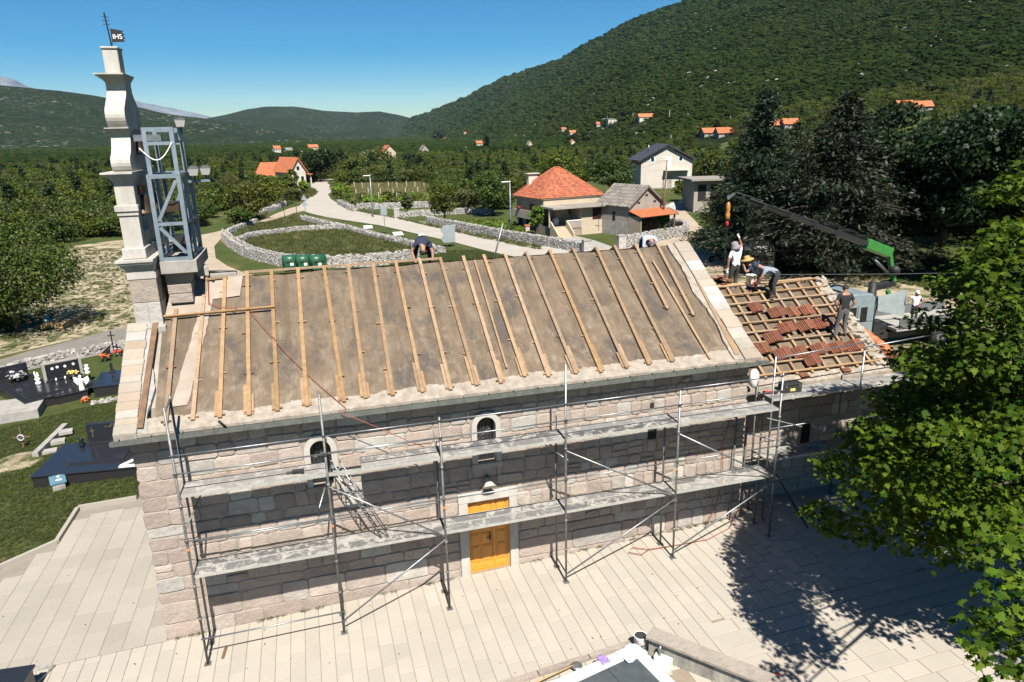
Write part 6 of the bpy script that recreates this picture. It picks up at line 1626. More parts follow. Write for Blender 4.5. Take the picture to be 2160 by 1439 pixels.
# little plinth with slate plaque
p = G(126, 1032); pb = thing('plaque_block', 'small rough stone block with a tilted blue slate plaque on the lawn', 'plaque', p, R(20))
part('block', MB().bb(-0.2, 0.2, -0.17, 0.17, -0.05, 0.28), M['drystone'], pb, bevel=0.04)
part('plaque', MB().box((0, 0, 0.37), (0.5, 0.42, 0.05), Matrix.Rotation(R(28), 3, 'X')), simple('blue_slate', (0.06, 0.13, 0.17), (0.08, 0.16, 0.2), 4, 0.25), pb)
part('inlay', MB().box((0.03, -0.06, 0.372), (0.18, 0.05, 0.052), Matrix.Rotation(R(28), 3, 'X')), M['white'], pb); part('inlay', MB().box((0.03, 0.08, 0.44), (0.07, 0.07, 0.052), Matrix.Rotation(R(28), 3, 'X')), M['white'], pb)
# wooden grave cross
p = G(51, 946); wc = thing('grave_cross', 'plain wooden grave cross with a wreath on the lawn at the far left', 'cross', p, R(-10))
part('upright', MB().bb(-0.03, 0.03, -0.02, 0.02, 0, 0.95), M['wood_old'], wc); part('arm', MB().bb(-0.35, 0.35, -0.045, -0.021, 0.5, 0.55), M['wood_old'], wc)
part('wreath', MB().path([(0.12*math.cos(t), -0.06, 0.5+0.12*math.sin(t)) for t in [k*0.52 for k in range(13)]], 0.028, 6), M['petal_lilac'], wc, True)
solo('earth_mound', MB().lathe([(1.0, 0), (0.8, 0.08), (0.4, 0.13), (0.05, 0.15)], n=20), M['thin_grass'], 'low bare earth grave mound in front of the wooden cross', 'mound', loc=G(40, 975), smooth=True)
# group near the lane
t, A, u, v, L, D = tomb('black granite tomb with dark headstone and lilac flowers at the far left', (56, 872), (146, 846), (20, 800), 0.5, head=(0.1, 1.55), hh=0.75, ledger=(0.35, 1.75, 0.5, 1.5))
bouquet(A+u*0.9+v*(D-0.75)+Vector((0, 0, 0.58)), M['petal_lilac'], 'spray of lilac and white flowers on the leftmost black tomb', 0.33, 3, False)
bouquet(A+u*-0.35+v*(D-0.45)+Vector((0, 0, 0.35)), M['petal_pink'], 'pink and white flowers in a vase at the far left edge of the graves', 0.22, 4)
for k in range(3): solo('grave_candle', MB().lathe([(0.04, 0), (0.05, 0.1), (0.035, 0.2), (0.01, 0.24)], n=8), M['plastic_white'], ['white grave candle left of the dark headstone', 'white grave candle right of the dark headstone', 'white grave candle at the foot of the dark headstone'][k], 'candle', loc=A+u*(0.0 if k == 0 else 1.7+0.05*k)+v*(D-0.5-0.25*(k == 2))+Vector((0, 0, 0.5)), smooth=True)
t, A, u, v, L, D = tomb('black polished tomb with a framed portrait headstone between white vases', (146, 846), (176, 838), (108, 798), 0.45, head=(0.2, 1.6), hh=0.85, ledger=(1.1, 2.2, 0.3, 1.0)) if False else tomb('black polished tomb with a framed portrait headstone between white vases', (120, 856), (190, 838), (100, 803), 0.45, head=(0.25, 1.75), hh=0.85, ledger=(1.1, 2.0, 0.4, 1.2))
fr_ = MB().bb(0.13, 0.25, D-0.36, D-0.12, 0.46, 1.36); fr_.bb(1.75, 1.87, D-0.36, D-0.12, 0.46, 1.36); fr_.bb(0.13, 1.87, D-0.36, D-0.12, 1.362, 1.42); part('stone_frame', fr_, M['concrete'], t)
for k, x in enumerate((0.55, 0.78, 1.12, 1.5)): part('portrait', MB().tube((x, D-0.32, 1.1+0.03*(k % 2)), (x, D-0.345, 1.1+0.03*(k % 2)), 0.065, 12), M['plastic_white'], t)
for k in range(6): part('candle', MB().lathe([(0.035, 0), (0.045, 0.12), (0.02, 0.18)], (0.4+0.2*k, D-0.5, 0.452), 8), M['plastic_white'] if k % 2 else M['granite'], t, True)
bouquet(A+u*1.35+v*(D-0.62)+Vector((0, 0, 0.46)), M['yellow'], 'yellow and white flowers in a white bowl before the portrait headstone', 0.2, 6)
for k, (x, l_) in enumerate(((-0.15, 'left'), (2.05, 'right'))):
    solo('urn', MB().lathe([(0.12, 0), (0.13, 0.12), (0.06, 0.16), (0.12, 0.24), (0.13, 0.32), (0.05, 0.38), (0.11, 0.46), (0.09, 0.5)], n=14), M['plastic_white'], 'white stone urn at the %s side of the framed portrait headstone' % l_, 'urn', loc=A+u*x+v*(D-0.35)+Vector((0, 0, 0.45)), smooth=True)
an = thing('angel_statue', 'pale angel statue on a pedestal with orange flowers at its foot', 'statue', G(177, 838))
part('pedestal', MB().lathe([(0.26, 0), (0.24, 0.1), (0.16, 0.16), (0.13, 0.3)], n=8), M['concrete'], an)
part('figure', MB().lathe([(0.12, 0.3), (0.13, 0.45), (0.09, 0.7), (0.12, 0.85), (0.10, 0.95), (0.04, 1.0), (0.065, 1.06), (0.06, 1.12), (0.01, 1.16)], n=12), M['white'], an, True)
for s_ in (-1, 1): part('wing', MB().add([(0.03*s_, 0.1, 0.9), (0.3*s_, 0.16, 1.02), (0.34*s_, 0.14, 0.8), (0.18*s_, 0.12, 0.6), (0.03*s_, 0.13, 0.9), (0.3*s_, 0.19, 1.02), (0.34*s_, 0.17, 0.8), (0.18*s_, 0.15, 0.6)], [(0, 1, 2, 3), (7, 6, 5, 4), (0, 4, 5, 1), (1, 5, 6, 2), (2, 6, 7, 3), (3, 7, 4, 0)]), M['white'], an)
bouquet(G(180, 848), M['petal_orange'], 'orange flowers on the ground in front of the angel statue', 0.17, 8, False)
t, A, u, v, L, D = tomb('dark blue polished tomb partly hidden behind the white church coping', (198, 840), (290, 826), (214, 785), 0.55, head=(0.5, 0.62), hh=0.5, ledger=(0.9, 2.4, 0.6, 1.7), mat='granite')
sl_ = solo('slanted_headstone', MB().prism([(0, 0, 0), (0.55, 0, 0), (0.62, 0, 0.75), (0.15, 0, 0.35)], (0, 0.14, 0)), M['granite'], 'small slanted dark headstone by the lane wall near the iron cross', 'headstone', loc=G(211, 757), rz=R(-14), bevel=0.01)
ic = thing('iron_cross', 'tall thin black iron cross standing by the lane wall', 'cross', G(241, 745), R(-10))
part('upright', MB().bb(-0.03, 0.03, -0.02, 0.02, 0, 1.35), M['blackiron'], ic); part('arm', MB().bb(-0.2, 0.2, -0.018, 0.018, 1.05, 1.1), M['blackiron'], ic)
bouquet(G(252, 752), M['petal_red'], 'red flowers on a white stone beside the iron cross', 0.22, 12)
bouquet(G(222, 762), M['petal_orange'], 'faded dry flowers in front of the slanted headstone', 0.25, 14)
sb = solo('slab_grave', MB().bb(0, 2.6, 0, 2.1, -0.1, 0.5), M['concrete'], 'plain grey concrete slab grave at the far left edge', 'grave', loc=G(-60, 905), rz=R(6), bevel=0.02)
# low rubble wall along the lane, kerb of the courtyard, lawn
def rubble_wall(lab, pix, h, th, size=0.2, seed=1, name='dry_stone_wall', capw=True, P3=None, cat='wall', keep_n=None):
    P = P3 or [G(*p) for p in pix]; rd = random.Random(seed); m_ = MB(); L = 0
    base = []
    for a, b in zip(P, P[1:]):
        d = b-a; ll = d.length; s = 0
        while s < ll: base.append((a+d*(s/ll), d.normalized())); s += size*0.9
    rows = max(1, int(h/(size*0.62)))
    for (p, d) in base:
        sd = Vector((-d.y, d.x, 0)); g_ = gz(p.x, p.y)
        for k in range(rows+1):
            for side in (-1, 1):
                if k == rows and rd.random() < 0.25: continue
                sx, sy, sz_ = size*rd.uniform(0.8, 1.5), size*rd.uniform(0.7, 1.1), size*rd.uniform(0.5, 0.85)
                c = p+d*rd.uniform(-0.4, 0.4)*size+sd*side*(th/2-sy*0.35)*(1-0.12*k/rows); z = g_+h*(k+0.4)/(rows+0.3)+rd.uniform(-0.03, 0.03)
                rot = Matrix.Rotation(math.atan2(d.y, d.x)+rd.uniform(-0.3, 0.3), 3, 'Z') @ Matrix.Rotation(rd.uniform(-0.25, 0.25), 3, 'X') @ Matrix.Rotation(rd.uniform(-0.2, 0.2), 3, 'Y')
                vs = [rot @ Vector((sx/2*X*rd.uniform(0.65, 1), sy/2*Y*rd.uniform(0.65, 1), sz_/2*Z_*rd.uniform(0.7, 1)))+Vector((c.x, c.y, z)) for X in (-1, 1) for Y in (-1, 1) for Z_ in (-1, 1)]
                m_.add(vs, [(0, 1, 3, 2), (4, 6, 7, 5), (0, 4, 5, 1), (2, 3, 7, 6), (0, 2, 6, 4), (1, 5, 7, 3)])
    core = MB(); 
    for a, b in zip(P, P[1:]): core.beam(Vector((a.x, a.y, gz(a.x, a.y)+h*0.42)), Vector((b.x, b.y, gz(b.x, b.y)+h*0.42)), th*0.62, h*0.8)
    t_ = thing(name, lab, cat, P[0]); o_ = part('wall_stone', m_, M['drystone'], t_, world=True); o_['kind'] = 'stuff'; part('wall_core', core, M['mortar'], t_, world=True); return t_
rubble_wall('low rubble wall between the graves and the grey lane', [(-120, 830), (0, 795), (60, 775), (120, 762), (180, 750), (235, 738), (290, 730)], 0.42, 0.4, 0.2, 3)
rubble_wall('tumbled stone kerb between the orange flowers and the church', [(198, 852), (240, 846), (290, 838)], 0.12, 0.3, 0.16, 4)
kp = [G(-60, 1232), G(0, 1202), G(121, 1148), G(165, 1078), G(166, 1076), G(290, 1055)]
kt = thing('kerb', 'pale stone kerb between the lawn and the left courtyard paving', 'kerb', kp[1])
for a, b in zip(kp, kp[1:]):
    L_ = (b-a).length
    if L_ < 0.1: continue
    n = max(1, int(L_/1.0))
    for k in range(n): part('kerb_stone', MB().beam(a.lerp(b, k/n+0.004)+Vector((0, 0, 0.06)), a.lerp(b, (k+1)/n-0.004)+Vector((0, 0, 0.06)), 0.12, 0.2), M['paver_grey'], kt, world=True)
gridpoly('lawn', [(-300, 1340), (-60, 1225), (0, 1196), (120, 1144), (163, 1074), (290, 1052), (400, 1010), (400, 830), (290, 838), (170, 858), (0, 905), (-200, 960)], M['lawn'], 0.014)
# timber stack on the grass
tp = G(88, 697); _ta = G(100, 694); _tb = G(160, 660); _tr = math.atan2(_tb.y-_ta.y, _tb.x-_ta.x); ts = thing('timber_stack', 'stack of fresh sawn roof battens lying on the grass by the lane', 'timber', tp, _tr)
random.seed(3)
for k in range(15):
    for j in range(3 if k not in (6, 7) else 2):
        part('board', MB().bb(0.05*random.random(), 3.8+0.15*random.random(), k*0.105-1.5, k*0.105-1.5+0.09, 0.08+0.1*j, 0.08+0.1*j+0.085), M['wood_pale'], ts)
for x in (0.5, 3.0): part('bearer', MB().bb(x, x+0.08, -1.6, 0.1, 0, 0.075), M['wood_old'], ts)
solo('blue_tub', MB().lathe([(0.16, 0), (0.2, 0.25), (0.15, 0.3), (0.1, 0.42), (0.13, 0.5)], n=14), M['cyan'], 'pale blue wrapped bundle behind the timber stack', 'bundle', loc=G(100, 680), smooth=True)
for k, (a, b, w_) in enumerate((((45, 683), (98, 676), 'left behind the timber stack'), ((58, 702), (85, 698), 'left end of the timber stack'), ((140, 690), (168, 686), 'right end of the timber stack'))):
    solo('loose_lath', MB().beam(G(*a, 0.03), G(*b, 0.03), 0.05, 0.03), M['wood_pale'], 'single fresh lath on the grass at the '+w_, 'lath')

# ================================================================== FOREGROUND PLOTS
gp_ = lambda x, y: G(x, y)
fk = thing('plot_kerb', 'white stone kerb at the near edge of the plaza paving', 'kerb', (8, -5.1, -0.15))
ka, kb = G(1085, 1443), G(1345, 1358)
ka2 = ka+(ka-kb).normalized()*3.2
for k in range(5): part('kerb_stone', MB().beam(ka2.lerp(kb, k/5+0.002)+Vector((0, 0, 0.05)), ka2.lerp(kb, (k+1)/5-0.002)+Vector((0, 0, 0.05)), 0.14, 0.12), M['paleblock'], fk, world=True)
d_ = (kb-ka).normalized(); nrm = Vector((d_.y, -d_.x, 0))
sb = MB(); q0, q1 = ka2+nrm*0.07, kb+nrm*0.07; sb.sheet([Vector((q.x, q.y, gz(q.x, q.y)+0.02)) for q in (q0, q1, q1+nrm*2.4, q0+nrm*2.4)]); setting('soil_strip', sb, M['lawn'])
# tomb with white frame and dark slabs
zt_ = 0.22
W0, W1, W2 = OZ(1342, 1360, zt_), OZ(1160, 1443, zt_), OZ(1425, 1443, zt_)
tb2 = thing('family_tomb', 'dark slate family tomb with a broad white frame at the bottom edge', 'tomb', (W0.x, W0.y, -0.2))
eu = (W1-W0).normalized(); ev_ = (W2-W0).normalized(); W1b = W0+eu*3.2; W2b = W0+ev_*2.6; W3 = W1b+ev_*2.6
part('body', MB().prism([Vector((p.x, p.y, -0.75)) for p in (W0, W1b, W3, W2b)], (0, 0, 0.75+zt_-0.06)), M['white'], tb2, world=True)
def inset(p, a, b): return p+eu*a+ev_*b
part('frame', MB().beam(inset(W0, 0.0, 0.13), inset(W0, 3.2, 0.13), 0.26, 0.07), M['white'], tb2, world=True)
part('frame', MB().beam(inset(W0, 0.13, 0.262), inset(W0, 0.13, 2.6), 0.26, 0.07), M['white'], tb2, world=True)
for (a, b, c, d) in ((0.27, 1.0, 0.27, 2.6), (1.01, 3.2, 0.27, 2.6)):
    part('slate_slab', MB().prism([inset(W0, a, c), inset(W0, b, c), inset(W0, b, d), inset(W0, a, d)], (0, 0, 0.02)), simple('slate', (0.045, 0.055, 0.06), (0.07, 0.08, 0.085), 3, 0.5, bump=0.2), tb2, world=True)
def crumple(loc, sx, sy, mat, lab, seed):
    rd = random.Random(seed); n = 12; vs = []; fs = []
    for i in range(n+1):
        for j in range(n+1):
            x, y = (i/n-0.5), (j/n-0.5); e = 1-0.25*pnoise(x*3+seed, y*3, 0.8)*0.5
            vs.append((x*sx*e, y*sy*e, 0.045+0.035*pnoise(x*9+seed, y*8, 1.0)*(1 if abs(x) < .45 and abs(y) < .45 else 0.3)))
    for i in range(n):
        for j in range(n): a = i*(n+1)+j; fs.append((a, a+n+1, a+n+2, a+1))
    m_ = MB().add(vs, fs); o_ = solo('cloth', m_, mat, lab, 'cloth', loc=loc, smooth=True, rz=0.3); s_ = o_.modifiers.new('s', 'SOLIDIFY'); s_.thickness = 0.006; return o_
crumple(inset(W0, 0.30, 0.20)+Vector((0, 0, 0.03)), 0.55, 0.42, M['lightcloth'], 'crumpled white cloth on the corner of the slate tomb', 2)
crumple(inset(W0, 0.95, 0.05)+Vector((0, 0, 0.03)), 0.20, 0.26, M['lilac'], 'small purple cloth on the white frame of the slate tomb', 5)
sh0 = OZ(1216, 1404, -0.02); sh = thing('shovel', 'round shovel with a long wooden handle lying on the soil strip', 'shovel', sh0)
hd_ = (OZ(1150, 1439, 0.0)-OZ(1205, 1412, 0.0)).normalized()
part('blade', MB().lathe([(0.02, 0.03), (0.10, 0.015), (0.135, 0.0), (0.13, 0.006), (0.09, 0.022), (0.01, 0.036)], n=14), M['galv'], sh, True)
part('handle', MB().tube(hd_*0.1+Vector((0, 0, 0.05)), hd_*1.3+Vector((0, 0, 0.08)), 0.018, 8), M['wood_pale'], sh, True)
# boundary wall with meter box, bin
WT = 0.48
c0, c1, c2, c3 = OZ(1363, 1341, WT), OZ(1392, 1326, WT), OZ(1640, 1452, WT), OZ(1660, 1436, WT)
bw = thing('boundary_wall', 'stained concrete boundary wall with pale coping at the bottom of the plaza', 'wall', (c0.x, c0.y, 0))
dirw = (c2-c0).normalized(); pw = Vector((dirw.y, -dirw.x, 0)); 
if pw.y > 0: pw = -pw
e0 = c0; e1 = c0+dirw*4.6
wid = 0.34
part('wall_body', MB().prism([Vector((p.x, p.y, -0.9)) for p in (e0-pw*0.05+dirw*0.05, e1-pw*0.05, e1-pw*(wid-0.05), e0-pw*(wid-0.05)+dirw*0.05)], (0, 0, 0.9+WT-0.08)), M['dirtyconcrete'], bw, world=True)
part('coping', MB().prism([Vector((p.x, p.y, WT-0.078)) for p in (e0+pw*0.03, e1+pw*0.03, e1-pw*(wid+0.03), e0-pw*(wid+0.03))], (0, 0, 0.078)), M['paleblock'], bw, world=True, bevel=0.01)
fl_ = MB(); yard = [e0+pw*0.0, e1, e1+pw*3, e0+pw*3-dirw*0.3]; fl_.sheet([Vector((p.x, p.y, -0.55)) for p in yard]); setting('sunken_yard', fl_, M['paver_grey'])
mb0 = e0+dirw*0.42+pw*0.10; mt_ = thing('meter_box', 'pale green grey meter box mounted on the boundary wall', 'meter box', (mb0.x, mb0.y, WT-0.42), math.atan2(dirw.y, dirw.x))
part('case', MB().bb(-0.16, 0.24, -0.09, 0.09, -0.16, 0.14), simple('meter_grey', (0.50, 0.56, 0.50), (0.46, 0.5, 0.46), 4, 0.4), mt_, bevel=0.02); part('conduit', MB().tube((-0.05, 0.0, 0.14), (-0.05, 0.03, 0.36), 0.03, 8), M['galv'], mt_, True); part('door', MB().bb(-0.13, 0.21, -0.098, -0.091, -0.13, 0.11), M['plastic_white'], mt_)
bn = thing('waste_bin', 'round grey waste bin at the end of the boundary wall', 'bin', G(1350, 1372))
part('shell', MB().lathe([(0.12, 0), (0.15, 0.4), (0.155, 0.42), (0.14, 0.42), (0.11, 0.05)], n=18), M['plastic_white'], bn, True); part('liner', MB().lathe([(0.137, 0.2), (0.137, 0.41), (0.13, 0.41), (0.1, 0.2)], n=18), M['rubber'], bn, True)
lt_ = thing('grave_lantern', 'red and gold grave lantern at the bottom edge of the plaza', 'lantern', G(1632, 1440))
part('glass', MB().lathe([(0.05, 0), (0.06, 0.05), (0.045, 0.16), (0.05, 0.18)], n=10), M['petal_red'], lt_, True); part('lid', MB().lathe([(0.055, 0.181), (0.03, 0.22), (0.01, 0.25)], n=10), M['gold'], lt_, True)
part('glass', MB().lathe([(0.05, 0), (0.06, 0.05), (0.045, 0.14), (0.05, 0.16)], (0.12, 0.03, 0), 10), M['red'], lt_, True)
# dark tomb at the bottom left
q = OZ(75, 1405, 0.15)
bt = thing('corner_tomb', 'dark granite slab tomb with a concrete frame in the bottom left corner', 'tomb', (q.x, q.y, -0.4))
u_ = (OZ(0, 1416, 0.15)-q).normalized(); v_ = Vector((u_.y, -u_.x, 0));
if v_.y > 0: v_ = -v_
part('slab', MB().prism([q, q+u_*2.5, q+u_*2.5+v_*2, q+v_*2], (0, 0, 0.05)), M['granite'], bt, world=True); part('base', MB().prism([Vector((p.x, p.y, -0.7)) for p in (q+v_*0.05+u_*0.05, q+u_*2.5+v_*0.05, q+u_*2.5+v_*2, q+v_*2+u_*0.05)], (0, 0, 0.85)), M['granite_dark'], bt, world=True)
f0 = G(112, 1408); part('frame', MB().beam(f0+Vector((0, 0, 0.03)), f0+v_*1.5+Vector((-0.5, 0, 0.03)), 0.14, 0.14), M['dirtyconcrete'], bt, world=True); part('frame', MB().beam(f0+Vector((-0.05, 0, 0.03)), G(62, 1420)+Vector((0, 0, 0.03)), 0.12, 0.12), M['dirtyconcrete'], bt, world=True)
# ================================================================== THE VILLAGE
def HG(px, py, dz=0.0):
    """point where a sight line meets the land"""
    d = ray(px, py); d = d/ math.hypot(d.x, d.y); r_ = 20.0
    while r_ < 8000:
        p = CAMC+d*r_
        if p.z < ht(p.x, p.y): break
        r_ *= 1.004
    p = CAMC+d*r_; p.z = ht(p.x, p.y)+dz; return p
def ang(a, b): return math.atan2(b.y-a.y, b.x-a.x)
def tiled(a, b, c, d, mat, parent, dx=0.24, dy=0.35, nm='roof', th=0.03, world=False, stuff=True):
    """tiled slope between eave a-b and top d-c: every tile a raised piece"""
    m_ = MB(); a, b, c, d = map(Vector, (a, b, c, d)); nr = (b-a).cross(d-a).normalized(); rows = max(1, int(((d-a).length+(c-b).length)/2/dy))
    under = MB().add([a-nr*0.03, b-nr*0.03, c-nr*0.03, d-nr*0.03], [(0, 1, 2, 3)])
    for k in range(rows):
        t0, t1 = k/rows, min(1, (k+1.12)/rows); A0, B0, A1, B1 = a.lerp(d, t0), b.lerp(c, t0), a.lerp(d, t1), b.lerp(c, t1); n = max(1, int((B0-A0).length/dx))
        for j in range(n):
            u0_, u1_ = j/n, (j+0.94)/n; p0, p1, q0, q1 = A0.lerp(B0, u0_), A0.lerp(B0, u1_), A1.lerp(B1, u0_), A1.lerp(B1, u1_); pm, qm = (p0+p1)/2, (q0+q1)/2
            m_.add([p0+nr*th, p1+nr*th, q1, q0, p0, p1, pm+nr*(th*2.2), qm+nr*th], [(0, 6, 7, 3), (6, 1, 2, 7), (4, 5, 1, 6, 0)])
    u_ = part(nm+'_deck', under, mat, parent, world=world); o_ = part(nm+'_tile', m_, mat, parent, world=world); o_['kind'] = 'stuff'; return o_
def windowp(parent, x, z, w_, h, y=0.0, frame='white', pane='glass', d=0.04, rot=0):
    f = part('window', MB().bb(x-w_/2, x+w_/2, y-d, y+0.02, z, z+0.06).bb(x-w_/2, x+w_/2, y-d, y+0.02, z+h-0.06, z+h).bb(x-w_/2, x-w_/2+0.06, y-d, y+0.02, z+0.06, z+h-0.06).bb(x+w_/2-0.06, x+w_/2, y-d, y+0.02, z+0.06, z+h-0.06), M[frame], parent)
    part('pane', MB().bb(x-w_/2+0.06, x+w_/2-0.06, y-0.015, y+0.01, z+0.06, z+h-0.06), M[pane], f); return f
# ---- bungalow with the red hipped roof
P0, P1 = G(1160, 502), G(1286, 490); a_ = ang(P0, P1)
hA = thing('bungalow', 'cream bungalow with a weathered red hipped roof, porch and front steps beside the road', 'house', P0, a_)
L = (P1-P0).length
W_, Dp, HE = L+1.5, 9.0, 4.2
x0 = L-W_+1.75
def hp_(nm, mb, mat, **k): return part(nm, mb, M[mat], hA, **k)
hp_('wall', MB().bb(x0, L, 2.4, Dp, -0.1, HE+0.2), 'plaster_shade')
hp_('front_wall', MB().bb(L*0.52, L, 0.05, 2.398, -0.1, 3.3), 'plaster_cream')
hp_('plinth_line', MB().bb(L*0.52-0.02, L+0.02, 0.0, 0.049, -0.1, 0.85), 'plaster_cream')
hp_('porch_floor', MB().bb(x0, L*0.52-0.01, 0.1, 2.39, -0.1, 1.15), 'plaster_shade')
hp_('porch_wall', MB().bb(L*0.24, L*0.52-0.01, 2.2, 2.38, 1.16, 3.3), 'plaster_cream'); hp_('porch_parapet', MB().bb(L*0.30, L*0.52-0.02, 0.02, 0.2, 0.9, 1.75), 'plaster_grey'); hp_('parapet_cap', MB().bb(L*0.29, L*0.52-0.015, -0.03, 0.25, 1.751, 1.83), 'white')
for k in range(7): hp_('step', MB().bb(L*0.03+0.1, L*0.26, -1.6+0.26*k, 0.09, -0.1+0.0, 0.16*(k+1)), 'plaster_cream')
for xx in (L*0.01, L*0.265): hp_('stair_wall', MB().prism([(xx, -1.7, -0.1), (xx, -1.7, 0.55), (xx, 0.0, 1.85), (xx, 0.08, 1.85), (xx, 0.08, -0.1)], (0.16, 0, 0)), 'plaster_cream')
hp_('door', MB().bb(L*0.06, L*0.06+0.95, 2.33, 2.399, 1.16, 3.1), 'shutter'); hp_('small_window', MB().bb(L*0.46, L*0.46+0.3, 2.14, 2.19, 2.3, 3.0), 'shutter')
hp_('porch_post', MB().bb(L*0.0, L*0.0+0.18, 0.15, 0.33, 1.16, 3.3), 'plaster_cream')
f = windowp(hA, L*0.78, 1.75, 1.25, 1.3, 0.05, 'shutter', 'shutter')
sl_ = MB()
for k in range(12): sl_.bb(L*0.78-0.55, L*0.78+0.55, -0.02, 0.03, 1.83+k*0.1, 1.83+k*0.1+0.05)
part('slats', sl_, M['shutter'], f)
hp_('porch_slab', MB().bb(x0-0.3, L+0.7, -0.9, 2.7, 3.3, 3.5), 'plaster_grey'); hp_('slab_top', MB().bb(x0+2.2, L+0.4, -0.4, 2.6, 3.502, 3.53), 'slabroof')
hp_('upper_band', MB().bb(x0+0.1, L-0.1, 2.1, 2.39, 3.51, HE+0.2), 'plaster_cream')
e0 = (x0-0.45, 1.9, HE+0.15); e1_ = (L+0.45, 1.9, HE+0.15); e2_ = (L+0.45, Dp+0.4, HE+0.15); e3_ = (x0-0.45, Dp+0.4, HE+0.15); pk = Vector(((x0+L)/2, (1.9+Dp+0.4)/2, HE+3.5)); pk2 = pk+Vector((-0.4, 0, 0)); pk1 = pk+Vector((0.2, 0, 0))
tiled(e0, e1_, pk1, pk2, M['redroof'], hA, 0.3, 0.38); tiled(e1_, e2_, pk1, pk1, M['redroof'], hA, 0.3, 0.38); tiled(e3_, e0, pk2, pk2, M['redroof'], hA, 0.3, 0.38); tiled(e2_, e3_, pk2, pk1, M['redroof'], hA, 0.3, 0.38)
for a, b in ((e0, pk2), (e1_, pk1), (e2_, pk1), (e3_, pk2), (pk2, pk1)): hp_('ridge_cap', MB().tube(Vector(a)+Vector((0, 0, 0.05)), Vector(b)+Vector((0, 0, 0.05)), 0.1, 6), 'redroof', smooth=True)
hp_('soffit', MB().bb(x0-0.4, L+0.4, 1.95, Dp+0.35, HE+0.05, HE+0.12), 'plaster_cream')
hp_('chimney', MB().bb(x0+1.0, x0+2.3, Dp-1.5, Dp-0.9, HE, HE+2.7).bb(x0+0.8, x0+2.5, Dp-1.7, Dp-0.7, HE+2.75, HE+2.85), 'plaster_white'); hp_('chimney', MB().bb(L-2.4, L-1.95, 6, 6.45, HE+0.5, HE+2.1).bb(L-2.5, L-1.85, 5.9, 6.55, HE+2.2, HE+2.3), 'plaster_white')
for k in range(3): windowp(hA, 0, 0, 0.01, 0.01) if False else None
for k, z in enumerate((0.2, 0.2, 0.2)): hp_('side_opening', MB().bb(x0-0.02, x0, 3.4+2.0*k, 4.4+2.0*k, 0.2, 2.0), 'dark')
hp_('side_window', MB().bb(x0-0.03, x0, 4.2, 5.4, 2.5, 3.6), 'shutter'); hp_('balcony', MB().bb(x0-1.1, x0-0.01, 2.6, 8.0, 1.9, 2.05).bb(x0-1.1, x0-1.0, 2.6, 8.0, 2.051, 2.9), 'plaster_cream')
bouquet(P0+Vector((-1.9, 6, 2.9)), M['petal_red'], 'red flowers on the side balcony of the cream bungalow', 0.28, 20, False)
wsh = solo('washing', MB().bb(-0.35, 0.35, -0.3, 0.3, 0.0, 0.95), M['lightcloth'], 'white covered chair standing on the bungalow porch', 'cover', bevel=0.2); m4 = Matrix.Translation(P0) @ Matrix.Rotation(a_, 4, 'Z'); wsh.location = m4 @ Vector((L*0.19, 1.4, 1.16))
ant = thing('aerial', 'thin metal pole aerial in front of the bungalow window', 'aerial', m4 @ Vector((L*0.785, -1.0, 3.5))); part('pole', MB().tube((0, 0, -1.8), (0, 0, 0.4), 0.04, 6), M['darkmetal'], ant); part('arm', MB().tube((-0.5, 0, -1.2), (0.5, 0, -1.2), 0.03, 6), M['darkmetal'], ant)
gp2 = solo('gate_pillar', MB().bb(-0.25, 0.25, -0.25, 0.25, 0, 1.3).bb(-0.32, 0.32, -0.32, 0.32, 1.301, 1.42, 1), [M['plaster_cream'], M['orangeroof']], 'small rendered gate pillar with tiled cap left of the bungalow steps', 'pillar', loc=G(1112, 500))

def gable_house(nm, lab, fl, fr, depth, he, hr, wall, roof, cat='house', over=0.4, left=None, tiles=(0.3, 0.4), world_h=HG, yfun=None, ridge_along='y', detail=True):
    A, B = world_h(*fl), world_h(*fr); t = thing(nm, lab, cat, A, ang(A, B)); L = (B-A).length
    if ridge_along == 'y':
        body = MB().prism([(0, 0, -1), (L, 0, -1), (L, 0, he), (L/2, 0, hr), (0, 0, he)], (0, depth, 0)); recalc(part('wall', body, M[wall], t))
        s_ = (hr-he)/(L/2); lo = -over; zl = he-over*s_
        tiled((lo, depth+over, zl+0.12), (lo, -over, zl+0.12), (L/2, -over, hr+0.12), (L/2, depth+over, hr+0.12), M[roof], t, *tiles)
        tiled((L-lo, -over, zl+0.12), (L-lo, depth+over, zl+0.12), (L/2, depth+over, hr+0.12), (L/2, -over, hr+0.12), M[roof], t, *tiles)
        part('barge_board', MB().beam((lo, -over, zl), (L/2, -over, hr), 0.06, 0.2).beam((L-lo, -over, zl), (L/2, -over, hr), 0.06, 0.2), M[roof], t)
    else:
        body = MB().prism([(0, 0, -1), (0, depth, -1), (0, depth, he), (0, depth/2, hr), (0, 0, he)], (L, 0, 0)); recalc(part('wall', body, M[wall], t))
        s_ = (hr-he)/(depth/2); zl = he-over*s_
        tiled((-over, -over, zl+0.1), (L+over, -over, zl+0.1), (L+over, depth/2, hr+0.1), (-over, depth/2, hr+0.1), M[roof], t, *tiles)
        tiled((L+over, depth+over, zl+0.1), (-over, depth+over, zl+0.1), (-over, depth/2, hr+0.1), (L+over, depth/2, hr+0.1), M[roof], t, *tiles)
    return t, A, L
